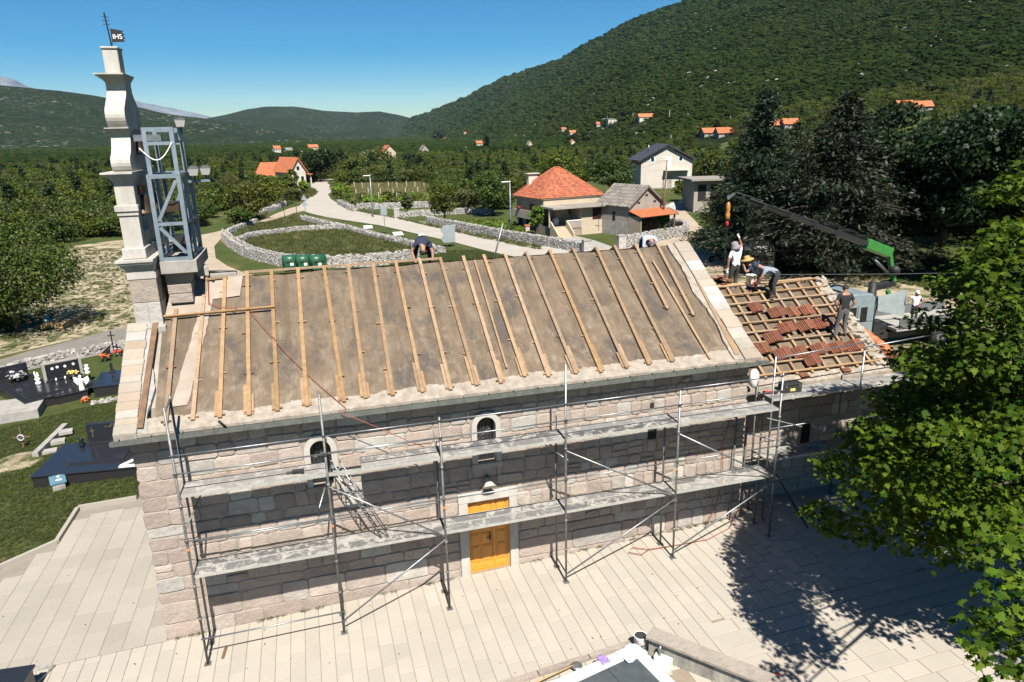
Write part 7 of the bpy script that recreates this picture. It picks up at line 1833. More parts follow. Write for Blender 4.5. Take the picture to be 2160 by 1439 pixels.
# white house with dark roof
t, A, L = gable_house('white_house', 'tall unfinished white house with a dark grey gable roof behind the bungalow', (1351, 399), (1458, 396), 9.5, 6.1, 9.0, 'plaster_white', 'darkroof', world_h=G, over=0.7, tiles=(0.45, 0.5))
part('side_wall_panel', MB().bb(-0.03, -0.001, 0.1, 9.4, 4.9, 6.05), M['brick'], t)
for x in (L*0.22, L*0.77): f = windowp(t, x, 5.6, 0.8, 0.95, 0, 'white'); part('blue_surround', MB().bb(x-0.52, x+0.52, -0.012, -0.001, 5.48, 6.67), simple('pale_blue_foam', (0.5, 0.66, 0.72), None, 4), f)
part('balcony_door', MB().bb(L*0.48, L*0.48+1.1, -0.05, -0.001, 4.0, 6.5), M['white'], t); part('canopy', MB().bb(L*0.44, L*0.92, -1.4, -0.001, 3.7, 3.82), M['plaster_white'], t)
for x in (L*0.46, L*0.9): part('canopy_post', MB().bb(x, x+0.15, -1.35, -1.2, 0, 3.69), M['white'], t)
dd = part('entrance_door', MB().bb(L*0.52, L*0.52+1.0, -0.05, -0.001, 0.3, 2.6), M['plaster_grey'], t); part('door_glass', MB().bb(L*0.52+0.4, L*0.52+0.8, -0.07, -0.051, 1.9, 2.0).bb(L*0.52+0.4, L*0.52+0.8, -0.07, -0.051, 1.5, 1.6).bb(L*0.52+0.4, L*0.52+0.8, -0.07, -0.051, 1.1, 1.2), M['glass'], dd)
part('bare_brick_strip', MB().beam((0.1, -0.012, 5.9), (L*0.42, -0.012, 8.3), 0.02, 0.35).beam((L-0.1, -0.012, 5.9), (L*0.62, -0.012, 8.0), 0.02, 0.3), M['brick'], t)
part('foundation', MB().bb(-0.1, L+0.1, -0.1, 9.6, -0.5, 0.25), M['concrete'], t)
part('vent_pipe', MB().tube((L*0.25, 5, 7.6), (L*0.25, 5, 8.9), 0.15, 8), M['galv'], t, True)
# stone shed with slab roof and woodstore
t, A, L = gable_house('stone_shed', 'small grey shed with a stone slab roof beside the bungalow', (1325, 499), (1397, 489), 5.2, 3.5, 5.6, 'plaster_grey', 'slabroof', 'shed', world_h=G, over=0.3, tiles=(0.5, 0.5))
part('stone_base', MB().bb(-0.04, -0.001, 0.02, 5.1, -0.1, 1.6), M['drystone'], t); part('side_slit', MB().bb(-0.05, -0.002, 2.2, 2.6, 1.7, 2.7), M['dark'], t)
for x, z in ((L*0.5, 4.55), (L*0.28, 3.75), (L*0.74, 3.75)): part('vent', MB().bb(x-0.22, x+0.22, -0.012, -0.001, z-0.12, z+0.12), M['dark'], t)
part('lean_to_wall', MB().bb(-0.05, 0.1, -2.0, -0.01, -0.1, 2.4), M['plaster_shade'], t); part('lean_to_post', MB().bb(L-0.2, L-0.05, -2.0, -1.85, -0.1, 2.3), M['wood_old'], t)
tiled((-0.2, -2.3, 2.35), (L+0.1, -2.3, 2.35), (L+0.1, -0.02, 3.0), (-0.2, -0.02, 3.0), M['orangeroof'], t, 0.25, 0.35, nm='lean_to_roof')
m5 = Matrix.Translation(A) @ Matrix.Rotation(t.rotation_euler.z, 4, 'Z')
fw_ = MB(); random.seed(8)
for i in range(16):
    for k in range(9):
        if random.random() < 0.93: fw_.tube((0.25+i*0.25+random.uniform(-.05, .05), -0.9, 0.1+k*0.17), (0.25+i*0.25, -0.15, 0.1+k*0.17), 0.09, 6)
o = part('firewood', fw_, M['fruitwood'], None); tag(o, 'stacked firewood under the orange lean-to roof of the shed', 'firewood', kind='stuff'); o.location = A; o.rotation_euler = (0, 0, t.rotation_euler.z)
q = m5 @ Vector((L*0.35, -3.2, 0)); wb = thing('wheelbarrow', 'grey wheelbarrow parked in front of the firewood', 'wheelbarrow', q, 0.3)
part('tray', MB().prism([(-0.5, -0.3, 0.35), (0.45, -0.3, 0.45), (0.6, -0.3, 0.75), (-0.65, -0.3, 0.7)], (0, 0.6, 0)), M['galv'], wb); part('wheel', MB().tube((0.55, -0.04, 0.2), (0.55, 0.04, 0.2), 0.2, 12), M['rubber'], wb); part('leg', MB().bb(-0.45, -0.4, -0.28, -0.23, 0, 0.4), M['darkmetal'], wb); part('leg', MB().bb(-0.45, -0.4, 0.23, 0.28, 0, 0.4), M['darkmetal'], wb); part('handle', MB().tube((-0.5, -0.25, 0.5), (-1.1, -0.25, 0.6), 0.02, 6), M['darkmetal'], wb); part('handle', MB().tube((-0.5, 0.25, 0.5), (-1.1, 0.25, 0.6), 0.02, 6), M['darkmetal'], wb)
random.seed(9); lg = MB()
for k in range(30): c = Vector((random.uniform(-1.2, 1.2), random.uniform(-0.5, 0.5), random.uniform(0.05, 0.5))); d = Vector((random.uniform(-1, 1), random.uniform(-1, 1), random.uniform(-.3, .3))).normalized()*0.22; lg.tube(c-d, c+d, 0.07, 6)
o = part('log_pile', lg, M['fruitwood'], None); o.location = m5 @ Vector((L*0.72, -3.0, 0)); tag(o, 'loose pile of split logs beside the wheelbarrow', 'logs', kind='stuff')
# utility pole with wires
up = thing('utility_pole', 'tall wooden utility pole beside the shed', 'pole', G(1396, 492)); pt_ = OY(1403, 337, up.location.y); part('shaft', MB().tube((0, 0, 0), (0.35, 0, pt_.z+0.4), 0.14, 8, 0.09), M['wood_old'], up, True)
part('wire', MB().path([(0.35, 0, pt_.z+0.3), (-6, 3, pt_.z-1.6), (-11, 7, 3.8)], 0.012, 4), M['cable'], up); part('wire', MB().path([(0.35, 0, pt_.z+0.3), (6, 22, pt_.z-0.8), (12, 40, 5.5)], 0.012, 4), M['cable'], up)
# grey outbuilding
A = G(1462, 448); B = G(1530, 446); t = thing('grey_outbuilding', 'grey flat roofed outbuilding with two dark doorways behind the conifer', 'building', A, ang(A, B)); L = (B-A).length
part('wall', MB().bb(0, L, 0, 6, -0.3, 4.6), M['plaster_grey'], t); part('roof_slab', MB().bb(-0.8, L+0.5, -1.2, 6.5, 4.602, 4.85), M['slabroof'], t)
for x in (L*0.12, L*0.5): part('doorway', MB().bb(x, x+1.2, -0.03, -0.001, 1.6, 4.0), M['dark'], t)
solo('rubble_heap', MB().lathe([(2.2, 0), (1.6, 0.5), (0.8, 0.9), (0.05, 1.1)], n=14), M['drystone'], 'heap of pale rubble between the white house and the shed', 'rubble', loc=G(1425, 440))
solo('brushwood_heap', MB().lathe([(1.6, 0), (1.2, 0.5), (0.4, 0.9), (0.05, 1.0)], n=11), M['wood_old'], 'heap of brown brushwood below the pale rubble', 'brushwood', loc=G(1410, 452))
# houses by the far bend
t, A, L = gable_house('roadside_house', 'low house with a long orange roof left of the road bend, half hidden by trees', (545, 397), (610, 396), 8, 3.2, 6.2, 'plaster_cream', 'orangeroof', world_h=G, ridge_along='x', over=0.6)
t, A, L = gable_house('roadside_house', 'white gabled house with a red roof beside the road bend under the pine', (618, 402), (648, 400), 11, 4.8, 7.6, 'plaster_white', 'orangeroof', world_h=G, over=0.5)
for x, z in ((L*0.5, 4.6), (L*0.25, 2.2), (L*0.75, 2.2)): windowp(t, x, z, 0.9, 1.1, 0)
part('porch_column', MB().bb(L+1.5, L+1.8, 1, 1.3, 0, 3.5), M['plaster_white'], t); part('porch_roof', MB().bb(L, L+2, 0.5, 7, 3.5, 3.7), M['orangeroof'], t)
sh_ = solo('red_awning', MB().bb(-1.4, 1.4, -1, 1, 2.3, 2.6).bb(-1.2, -1.1, -0.8, -0.7, 0, 2.3).bb(1.1, 1.2, -0.8, -0.7, 0, 2.3), M['orangeroof'], 'small red tiled porch in front of the orange roofed roadside house', 'porch', loc=G(604, 400))
# far houses across the valley: (column, base row, width px, depth m, eaves m, ridge m, wall, roof, label, ridge)
FH = [(824, 345, 24, 9, 5.5, 8.5, 'plaster_cream', 'orangeroof', 'cream gabled house alone among the trees left of centre', 'y'),
      (897, 325, 14, 7, 3, 6, 'plaster_grey', 'slabroof', 'small grey stone hut among the woods', 'y'),
      (948, 296, 22, 9, 4.5, 7, 'plaster_white', 'orangeroof', 'white house with orange roof at the foot of the mountain', 'x'),
      (862, 279, 16, 9, 4, 7, 'plaster_cream', 'orangeroof', 'small orange roofed house low on the far slope', 'x'), (879, 276, 8, 8, 4, 6, 'plaster_white', 'slabroof', 'tiny pale house just right of the orange one on the far slope', 'x'),
      (749, 290, 13, 10, 5, 8, 'plaster_white', 'orangeroof', 'red roofed white house far off in the valley', 'x'), (762, 289, 10, 10, 5, 7, 'plaster_white', 'slabroof', 'plain white house next to the red roofed one far in the valley', 'x'),
      (983, 284, 8, 9, 4, 6.5, 'plaster_cream', 'orangeroof', 'tiny orange roof high on the slope right of the white house', 'x'),
      (1012, 310, 12, 8, 4, 6.5, 'plaster_cream', 'orangeroof', 'small red roof deep among the woods above the big round tree', 'x'),
      (1292, 267, 18, 10, 6.5, 6.8, 'plaster_white', 'plaster_white', 'bright white box shaped house on the slope', 'x'), (1364, 259, 30, 10, 4, 6.5, 'plaster_white', 'orangeroof', 'white house with orange roof on the slope right of the white box', 'x'),
      (1215, 288, 24, 9, 4, 6.5, 'plaster_white', 'orangeroof', 'orange roofed house with a white front above the bungalow', 'x'), (1190, 279, 9, 8, 3.5, 5.5, 'plaster_cream', 'orangeroof', 'small red roof left of the orange roofed house with the white front', 'x'),
      (1262, 269, 6, 6, 3, 5, 'plaster_cream', 'orangeroof', 'tiny yellowish hut on the slope left of the white box', 'x'), (1209, 306, 8, 7, 3, 5, 'plaster_cream', 'orangeroof', 'tiny red gable directly above the bungalow roof', 'y'), (1119, 313, 8, 7, 3.5, 6, 'plaster_cream', 'slabroof', 'small pale ruin among the trees above the lamp post', 'y'),
      (1502, 291, 32, 10, 3.5, 6, 'plaster_grey', 'orangeroof', 'left half of the long orange roof near the tall conifer', 'x'), (1538, 292, 44, 10, 3.5, 6.2, 'plaster_grey', 'orangeroof', 'long orange roof touching the tall conifer', 'x'),
      (1632, 276, 30, 10, 3.5, 6, 'plaster_grey', 'orangeroof', 'orange roof seen between the two dark conifers', 'x'), (1668, 273, 26, 10, 3.5, 6, 'plaster_grey', 'orangeroof', 'red roof left of the broad dark conifer', 'x'),
      (1908, 236, 24, 10, 3.5, 6, 'plaster_grey', 'orangeroof', 'left red roof of the pair above the dark trees on the right', 'x'), (1942, 238, 30, 10, 3.5, 6, 'plaster_grey', 'orangeroof', 'right red roof of the pair above the dark trees on the right', 'x'),
      (586, 323, 12, 9, 4, 6.5, 'plaster_white', 'orangeroof', 'small red and white house left of the big pine in the plain', 'x'), (610, 322, 12, 9, 3.5, 4, 'plaster_white', 'plaster_white', 'low white building left of the big pine in the plain', 'x'), (662, 320, 18, 9, 4, 6.5, 'plaster_cream', 'orangeroof', 'orange roof just right of the big pine in the plain', 'x')]
for (px, py, wp, dep, he, hr, wa, ro, lab, al) in FH:
    A = HG(px-wp/2, py); d = (A-CAMC).length; A0 = A; Bv = HG(px+wp/2, py); Wm = wp*d/FPX; az = math.atan2(A.x-CAMC.x, A.y-CAMC.y); rzv = -az+0.25
    k = 1.0
    t = thing('far_house', lab, 'house', A, rzv)
    h1_, h2_ = (he-1.3, hr-1.5) if px > 1450 else (he, hr)
    if al == 'x':
        recalc(part('wall', MB().prism([(0, 0, -6), (0, dep, -6), (0, dep, h1_), (0, dep/2, h2_), (0, 0, h1_)], (Wm, 0, 0)), M[wa], t))
        s_ = (h2_-h1_)/(dep/2); part('roof', MB().add([(-.5, -.5, h1_-.5*s_+.2), (Wm+.5, -.5, h1_-.5*s_+.2), (Wm+.5, dep/2, h2_+.2), (-.5, dep/2, h2_+.2), (-.5, dep+.5, h1_-.5*s_+.2), (Wm+.5, dep+.5, h1_-.5*s_+.2)], [(0, 1, 2, 3), (3, 2, 5, 4)]), M[ro], t)
    else:
        recalc(part('wall', MB().prism([(0, 0, -6), (Wm, 0, -6), (Wm, 0, h1_), (Wm/2, 0, h2_), (0, 0, h1_)], (0, dep, 0)), M[wa], t))
        s_ = (h2_-h1_)/(Wm/2); part('roof', MB().add([(-.5, -.5, h1_-.5*s_+.2), (Wm/2, -.5, h2_+.2), (Wm/2, dep+.5, h2_+.2), (-.5, dep+.5, h1_-.5*s_+.2), (Wm+.5, -.5, h1_-.5*s_+.2), (Wm+.5, dep+.5, h1_-.5*s_+.2)], [(0, 1, 2, 3), (1, 4, 5, 2)]), M[ro], t)
    if wp > 10:
        for x in ([Wm*0.3, Wm*0.7] if al == 'x' else [Wm*0.5]): part('window', MB().bb(x-Wm*0.06, x+Wm*0.06, -0.06, -0.001, h1_*0.45, h1_*0.75), M['dark'], t)
for i, (px, py) in enumerate([(565, 300), (572, 302), (590, 301), (598, 299), (608, 301), (618, 300), (640, 299), (656, 301), (513, 302), (628, 303), (648, 302)]):
    A = HG(px, py+1.5); d = (A-CAMC).length; t = thing('far_house', 'tiny pale house in the distant village at the foot of the far hills', 'house', A, 0.2*i, 'houses of the distant village'); w_ = d*random.uniform(3.5, 7)/FPX
    part('wall', MB().bb(-w_/2, w_/2, -5, 5, -4, 6), M['plaster_white'], t); part('roof', MB().prism([(-w_/2-.5, -5.5, 6.01), (-w_/2-.5, 0, 9), (-w_/2-.5, 5.5, 6.01)], (w_+1, 0, 0)), M['orangeroof' if i % 3 == 0 else 'slabroof'], t)

# ---- dry stone walls
rubble_wall('curved dry stone wall round the near side of the oval field', [(880, 549), (830, 556), (776, 561), (730, 563), (685, 564), (640, 563), (593, 560), (547, 549), (520, 539), (501, 528), (485, 517), (477, 508), (478, 501)], 1.05, 0.9, 0.27, 21)
rubble_wall('dry stone wall running from the left tip of the oval field towards the track', [(478, 501), (487, 492), (501, 486), (520, 479), (541, 471)], 0.6, 0.6, 0.3, 22)
rubble_wall('inner dry stone wall crossing the oval field', [(506, 512), (530, 502), (560, 497), (593, 493), (625, 489), (654, 487), (700, 484), (728, 484)], 0.6, 0.7, 0.3, 23)
rubble_wall('dry stone wall between the oval field and the road', [(640, 464), (660, 470), (685, 476), (705, 480), (724, 484), (750, 492), (776, 499), (800, 505), (822, 511), (845, 516), (868, 521), (900, 528), (935, 536)], 0.6, 0.8, 0.3, 24)
rubble_wall('long dry stone wall along the far side of the road before the bungalow', [(903, 473), (930, 478), (960, 484), (990, 490), (1020, 496), (1050, 502), (1080, 508), (1110, 513), (1140, 518), (1170, 523), (1200, 529), (1237, 535)], 1.0, 0.6, 0.28, 25)
rubble_wall('curved dry stone wall round the firewood yard', [(1309, 524), (1330, 520), (1360, 514), (1390, 508), (1420, 503), (1444, 498), (1447, 493), (1440, 488), (1425, 483), (1410, 479)], 1.15, 0.6, 0.28, 26)
rubble_wall('straight field wall behind the first lamp post', [(756, 441), (790, 441), (830, 440), (870, 438), (910, 437)], 0.9, 0.6, 0.32, 27)
rubble_wall('broken field wall between the gardens and the round tree', [(838, 460), (870, 457), (899, 455), (950, 452), (1000, 451), (1040, 453)], 0.8, 0.6, 0.32, 28)
rubble_wall('tumbled wall on the outside of the road bend', [(716, 432), (728, 437), (740, 444), (750, 447)], 0.8, 0.8, 0.35, 29)
rubble_wall('low wall on the left of the side track under the trees', [(553, 452), (570, 446), (590, 438), (600, 434)], 0.7, 0.8, 0.35, 30)
rubble_wall('wall in tree shade beyond the church coping', [(1478, 612), (1510, 618), (1545, 622), (1600, 627), (1660, 632)], 0.7, 0.5, 0.28, 31)
for (px, py, l_) in ((1237, 536, 'at the right end of the long roadside wall'), (1310, 525, 'at the left end of the firewood yard wall'), (837, 461, 'at the left end of the broken field wall')):
    solo('stone_pier', MB().bb(-0.4, 0.4, -0.35, 0.35, -0.1, 1.35).bb(-0.45, 0.45, -0.4, 0.4, 1.351, 1.45), M['drystone'], 'squat stone gate pier '+l_, 'pier', loc=G(px, py), bevel=0.03)

# ---- street furniture
def lamp(base, top, lab):
    p = G(*base); t = thing('street_lamp', lab, 'street lamp', p, 0, 'street lamps along the road'); h = OY(top[0], top[1], p.y).z-p.z
    part('post', MB().tube((0, 0, 0), (0, 0, h), 0.1, 8, 0.055), M['bluegalv'], t, True); part('lamp_head', MB().bb(-1.0, 0.05, -0.12, 0.12, h-0.02, h+0.08), M['plastic_white'], t, bevel=0.02); part('base_flange', MB().bb(-0.2, 0.2, -0.2, 0.2, 0, 0.08), M['concrete'], t)
lamp((787, 459), (775, 371), 'street lamp in front of the vineyard'); lamp((1078, 500), (1072, 384), 'tallest street lamp just left of the bungalow'); lamp((609, 386), (605, 351), 'small distant street lamp in front of the white gabled house'); lamp((984, 322), (983, 310), 'tiny far street lamp among the woods') 
for i, (b, tp) in enumerate([((1415, 306), 287), ((1335, 252), 240), ((1412, 252), 234), ((1077, 306), 297), ((1540, 262), 250), ((699, 340), 334), ((687, 325), 316)]):
    p = HG(*b); h = max(4, (b[1]-tp)/FPX*(p-CAMC).length); t = thing('distant_pole', ['pale concrete pole right above the dark roofed white house', 'thin pole left of the white house on the slope', 'thin pole right of the white house on the slope', 'thin pole in the woods above the round tree', 'thin pole above the long orange roof', 'white pole right of the big pine', 'white post behind the big pine'][i], 'pole', p); part('shaft', MB().tube((0, 0, -2), (0, 0, h), 0.25, 6, 0.15), M['plaster_white'], t)
def sign(base, top, kind, lab):
    p = G(*base); h = OY(base[0], top, p.y).z-p.z; h = h if kind != 'arrow' else h; t = thing('road_sign', lab, 'road sign', p, R(10)); part('post', MB().tube((0, 0, 0), (0, 0, h), 0.035, 6), M['galv'], t)
    if kind == 'tri':
        part('plate', MB().prism([(-0.5, -0.06, h-0.9), (0.5, -0.06, h-0.9), (0, -0.06, h)], (0, 0.03, 0)), M['silver'], t); part('plate', MB().prism([(-0.5, -0.06, h-1.8), (0.5, -0.06, h-1.8), (0, -0.06, h-0.95)], (0, 0.03, 0)), M['silver'], t)
    elif kind == 'rect': part('plate', MB().bb(-0.4, 0.4, -0.06, -0.03, h-1.15, h), M['silver'], t, bevel=0.01)
    else: part('plate', MB().prism([(-0.35, -0.06, h-1.9), (1.0, -0.06, h-1.9), (1.0, -0.06, h-1.05), (1.0, -0.06, h), (-0.35, -0.06, h), (-0.7, -0.06, h-0.5), (-0.35, -0.06, h-1.0), (-0.7, -0.06, h-1.45)], (0, 0.03, 0)), M['silver'], t); part('post', MB().tube((0.65, 0, 0), (0.65, 0, h), 0.035, 6), M['galv'], t)
    return t
sign((645, 455), 410, 'tri', 'pair of triangular road signs seen from behind at the side track'); sign((813, 496), 434, 'rect', 'grey road sign back beside the road near the white markings'); sign((943, 522), 475, 'arrow', 'pair of white arrow boards on two posts beyond the kneeling man')
for b, tp, l_ in (((601, 463), 434, 'left'), ((627, 458), 420, 'right')):
    p = G(*b); solo('marker_post', MB().tube((0, 0, 0), (0, 0, OY(b[0], tp, p.y).z-p.z), 0.04, 6), M['darkmetal'], 'thin dark marker post at the %s end of the side track' % l_, 'post', loc=p)
p = onroof(1040, 545, 0.0); dp_ = thing('pipe', 'thin slanting pole sticking up behind the church ridge', 'pole', (p.x, 4.3, rz(4.3))); part('shaft', MB().tube((0, 0, -0.3), OY(1061, 470, 4.3)-Vector((p.x, 4.3, rz(4.3))), 0.025, 6), M['galv'], dp_, True)
solo('bush_tip', MB(), M['lf_bright'], '', 'x') if False else None
# green bins
binp = None
for k, px in enumerate((617, 645, 674)):
    p = G(px-2, 571)
    if binp is None:
        t = thing('wheelie_bin', 'leftmost of the three green rubbish containers by the stone wall', 'bin', p, R(12), 'green rubbish containers by the wall'); binp = t
        part('body', MB().prism([(-0.62, -0.45, 0.15), (0.62, -0.45, 0.15), (0.68, -0.5, 1.05), (-0.68, -0.5, 1.05)], (0, 0.98, 0)), M['green_plastic'], t, bevel=0.04)
        part('lid', MB().tube((-0.70, 0, 1.0), (0.70, 0, 1.0), 0.5, 18), M['green_plastic'], t, True)
        for x in (-0.5, 0.5):
            for y in (-0.35, 0.35): part('wheel', MB().tube((x-0.03, y, 0.1), (x+0.03, y, 0.1), 0.1, 10), M['rubber'], t)
        part('handle', MB().tube((-0.5, -0.56, 0.95), (0.5, -0.56, 0.95), 0.025, 6), M['darkmetal'], t); part('sticker', MB().bb(-0.15, 0.15, -0.505, -0.49, 0.55, 0.8), M['plastic_white'], t)
    else: copytree(binp, p, R(12+4*k), ['', 'middle one of the three green rubbish containers by the stone wall', 'rightmost of the three green rubbish containers by the stone wall'][k])
# vineyard stakes
stakes = []
for i, (px, py) in enumerate([(748, 402), (765, 404), (783, 402), (800, 403), (820, 402), (838, 403), (858, 401), (876, 402), (895, 401), (752, 418), (778, 418), (803, 417), (830, 417), (856, 416), (882, 415), (905, 414), (765, 430), (800, 430), (838, 429), (872, 428), (912, 402)]):
    if not stakes: t = solo('vineyard_post', MB().bb(-0.06, 0.06, -0.06, 0.06, 0, 2.0), M['plaster_white'], 'pale concrete post standing in the vineyard', 'post', 'vineyard posts', loc=G(px, py)); stakes.append(t)
    else: c = stakes[0].copy(); COL.objects.link(c); c.location = G(px, py); c.scale = (1, 1, random.uniform(0.85, 1.15))
# shrine, motorbike in the shade
p = G(1604, 580); shn = thing('shrine', 'small white stone wayside shrine with a pitched roof in deep tree shade', 'shrine', p, R(-28))
recalc(part('wall', MB().prism([(-1.0, 0, 0), (1.0, 0, 0), (1.0, 0, 2.1), (0, 0, 3.0), (-1.0, 0, 2.1)], (0, 2.2, 0)), M['plaster_white'], shn)); part('roof', MB().prism([(-1.3, -0.15, 1.95), (0, -0.15, 3.12), (1.3, -0.15, 1.95), (1.3, -0.15, 1.83), (0, -0.15, 2.98), (-1.3, -0.15, 1.83)], (0, 2.5, 0)), M['slabroof'], shn)
part('niche', MB().prism([(-0.5, -0.02, 0.3), (0.5, -0.02, 0.3), (0.5, -0.02, 1.5), (0.3, -0.02, 1.85), (-0.3, -0.02, 1.85), (-0.5, -0.02, 1.5)], (0, 0.018, 0)), M['plaster_grey'], shn); part('cross', MB().bb(-0.04, 0.04, -0.1, -0.02, 3.0, 3.6).bb(-0.2, 0.2, -0.1, -0.02, 3.3, 3.38), M['concrete'], shn)
p = G(1512, 552); mk = thing('motorbike', 'red and black motorbike parked in the shade beyond the church', 'motorbike', p, R(15))
for x in (-0.72, 0.72): wh = part('wheel', MB().tube((x, -0.06, 0.32), (x, 0.06, 0.32), 0.32, 18), M['rubber'], mk, True); part('rim', MB().tube((x, -0.065, 0.32), (x, 0.065, 0.32), 0.2, 12), M['galv'], wh)
part('frame', MB().beam((-0.65, 0, 0.35), (0.1, 0, 0.75), 0.1, 0.2).beam((0.1, 0, 0.75), (0.6, 0, 0.5), 0.08, 0.1), M['darkmetal'], mk); part('tank', MB().box((0.15, 0, 0.88), (0.5, 0.28, 0.24)), M['red'], mk, bevel=0.08); part('saddle', MB().box((-0.4, 0, 0.85), (0.65, 0.26, 0.1), Matrix.Rotation(-0.15, 3, 'Y')), M['rubber'], mk, bevel=0.04)
part('fork', MB().tube((0.72, 0, 0.32), (0.5, 0, 1.05), 0.03, 6), M['galv'], mk); part('handlebar', MB().tube((0.48, -0.35, 1.08), (0.48, 0.35, 1.08), 0.02, 6), M['darkmetal'], mk); part('engine', MB().box((0.05, 0, 0.45), (0.4, 0.3, 0.3)), M['galv'], mk, bevel=0.04)
# ================================================================== VEGETATION
def quads(pos, nrm, up, sx, sy, fold=0.0):
    """numpy: leaf cards as folded 4-vertex blades; returns verts, faces"""
    n = len(pos); sd = np.cross(nrm, up); sd /= np.linalg.norm(sd, axis=1)[:, None]+1e-9; up2 = np.cross(sd, nrm)
    v = np.empty((n, 4, 3)); v[:, 0] = pos-up2*sy[:, None]*0.5; v[:, 1] = pos+sd*sx[:, None]*0.5+nrm*(sx*fold)[:, None]; v[:, 2] = pos+up2*sy[:, None]*0.5; v[:, 3] = pos-sd*sx[:, None]*0.5+nrm*(sx*fold)[:, None]
    f = np.arange(n*4).reshape(n, 4); return v.reshape(-1, 3), f
def npmesh(name, V, F, mat, smooth=False):
    me = bpy.data.meshes.new(name); n = len(F); k = F.shape[1]
    me.vertices.add(len(V)); me.vertices.foreach_set('co', V.astype(np.float32).ravel()); me.loops.add(n*k); me.loops.foreach_set('vertex_index', F.astype(np.int32).ravel())
    me.polygons.add(n); me.polygons.foreach_set('loop_start', np.arange(0, n*k, k, dtype=np.int32)); me.polygons.foreach_set('loop_total', np.full(n, k, dtype=np.int32))
    if smooth: me.polygons.foreach_set('use_smooth', np.ones(n, dtype=bool))
    me.materials.append(mat); me.update(calc_edges=True); return me
def unit(v): return v/(np.linalg.norm(v, axis=-1, keepdims=True)+1e-9)
def crown(rg, n, rx, rz_, zc, nclump, leaf, mat, name='crown', cr_=0.34, shape='round', droop=0.0):
    """leaves gathered in clumps spread through an uneven crown"""
    d = unit(rg.normal(size=(nclump, 3))); rad = rg.uniform(0.35, 1.0, nclump)**0.6
    if shape == 'cone':
        h = rg.uniform(0, 1, nclump)**0.8; a = rg.uniform(0, 2*np.pi, nclump); rr = (1-h*0.93)*rx*rg.uniform(0.35, 1.0, nclump)
        C = np.stack([np.cos(a)*rr, np.sin(a)*rr, zc-rz_+2*rz_*h], 1); cs = cr_*rx*(0.5+0.7*(1-h))
    elif shape == 'column':
        h = rg.uniform(0, 1, nclump); a = rg.uniform(0, 2*np.pi, nclump); rr = rx*np.sqrt(np.clip(1-(2*h-1)**2*0.8, 0.05, 1))*rg.uniform(0.2, 0.9, nclump); C = np.stack([np.cos(a)*rr, np.sin(a)*rr, zc-rz_+2*rz_*h], 1); cs = np.full(nclump, cr_*rx)
    else:
        C = d*rad[:, None]*np.array([rx*0.78, rx*0.78, rz_*0.8]); C[:, 2] += zc; cs = cr_*rx*rg.uniform(0.6, 1.25, nclump)
    w_ = cs**2; idx = rg.choice(nclump, n, p=w_/w_.sum()); q = unit(rg.normal(size=(n, 3))); q[:, 2] = np.abs(q[:, 2])*rg.choice([1, 1, 1, -0.6], n)
    P = C[idx]+q*(cs[idx]*rg.uniform(0.55, 1.0, n)**0.5)[:, None]*np.array([1, 1, 0.72]); 
    P[:, 2] -= droop*np.hypot(P[:, 0], P[:, 1])
    nr = unit(q*0.8+rg.normal(size=(n, 3))*0.55+np.array([0, 0, 0.35])); up = unit(rg.normal(size=(n, 3))); s = leaf*rg.uniform(0.6, 1.3, n)
    V, F = quads(P, nr, up, s*0.75, s, 0.12); return npmesh(name, V, F, mat)
def limbs(rg, h, rx, zc, n=7, r0=0.12, name='trunk'):
    m_ = MB(); m_.path([(0, 0, -0.3), (0.02*h, 0, h*0.3), (0.0, 0.02*h, zc)], r0, 7, rs=[r0*1.25, r0, r0*0.55])
    for k in range(n):
        a = rg.uniform(0, 6.28); z0 = zc*rg.uniform(0.35, 0.75); e = Vector((math.cos(a)*rx*0.7, math.sin(a)*rx*0.7, zc*rg.uniform(0.9, 1.25))); m_.path([(0, 0, z0), (e.x*0.4, e.y*0.4, z0+(e.z-z0)*0.45), e], r0*0.4, 5, rs=[r0*0.45, r0*0.28, r0*0.08])
    return m_
def named_tree(kind_label, base, top, width, mat, shape='round', seed=0, leaf=None, n=None, group=None, nm='tree', clump=46, h0=0.12, p=None, cr_=0.34, cat='tree', dens=1.0, bark='bark'):
    """base/top: surveyed foot and tip; width of the crown in the photo's pixels"""
    rg = np.random.default_rng(seed+100); P = p or G(*base); H = OY(top[0], top[1], P.y).z-P.z; d = (P-CAMC).length; W__ = width*d/FPX
    leaf = leaf or max(0.16, d*0.0032); n = n or int(min(16000, max(1500, 2.6*dens*4*math.pi*(W__/2)*(H/2)/(leaf*leaf*0.75))))
    t = thing(nm, kind_label, cat, P, 0, group); z0 = H*h0; rz_ = (H-z0)/2; zc = z0+rz_
    part('trunk', limbs(rg, H, W__/2, zc if shape != 'cone' else H*0.9, 8 if shape != 'cone' else 0, max(0.05, 0.022*H)), M[bark], t, True)
    me = crown(rg, n, W__/2, rz_, zc, clump, leaf, M[mat], shape=shape, cr_=cr_); o = link('crown', me, t); return t
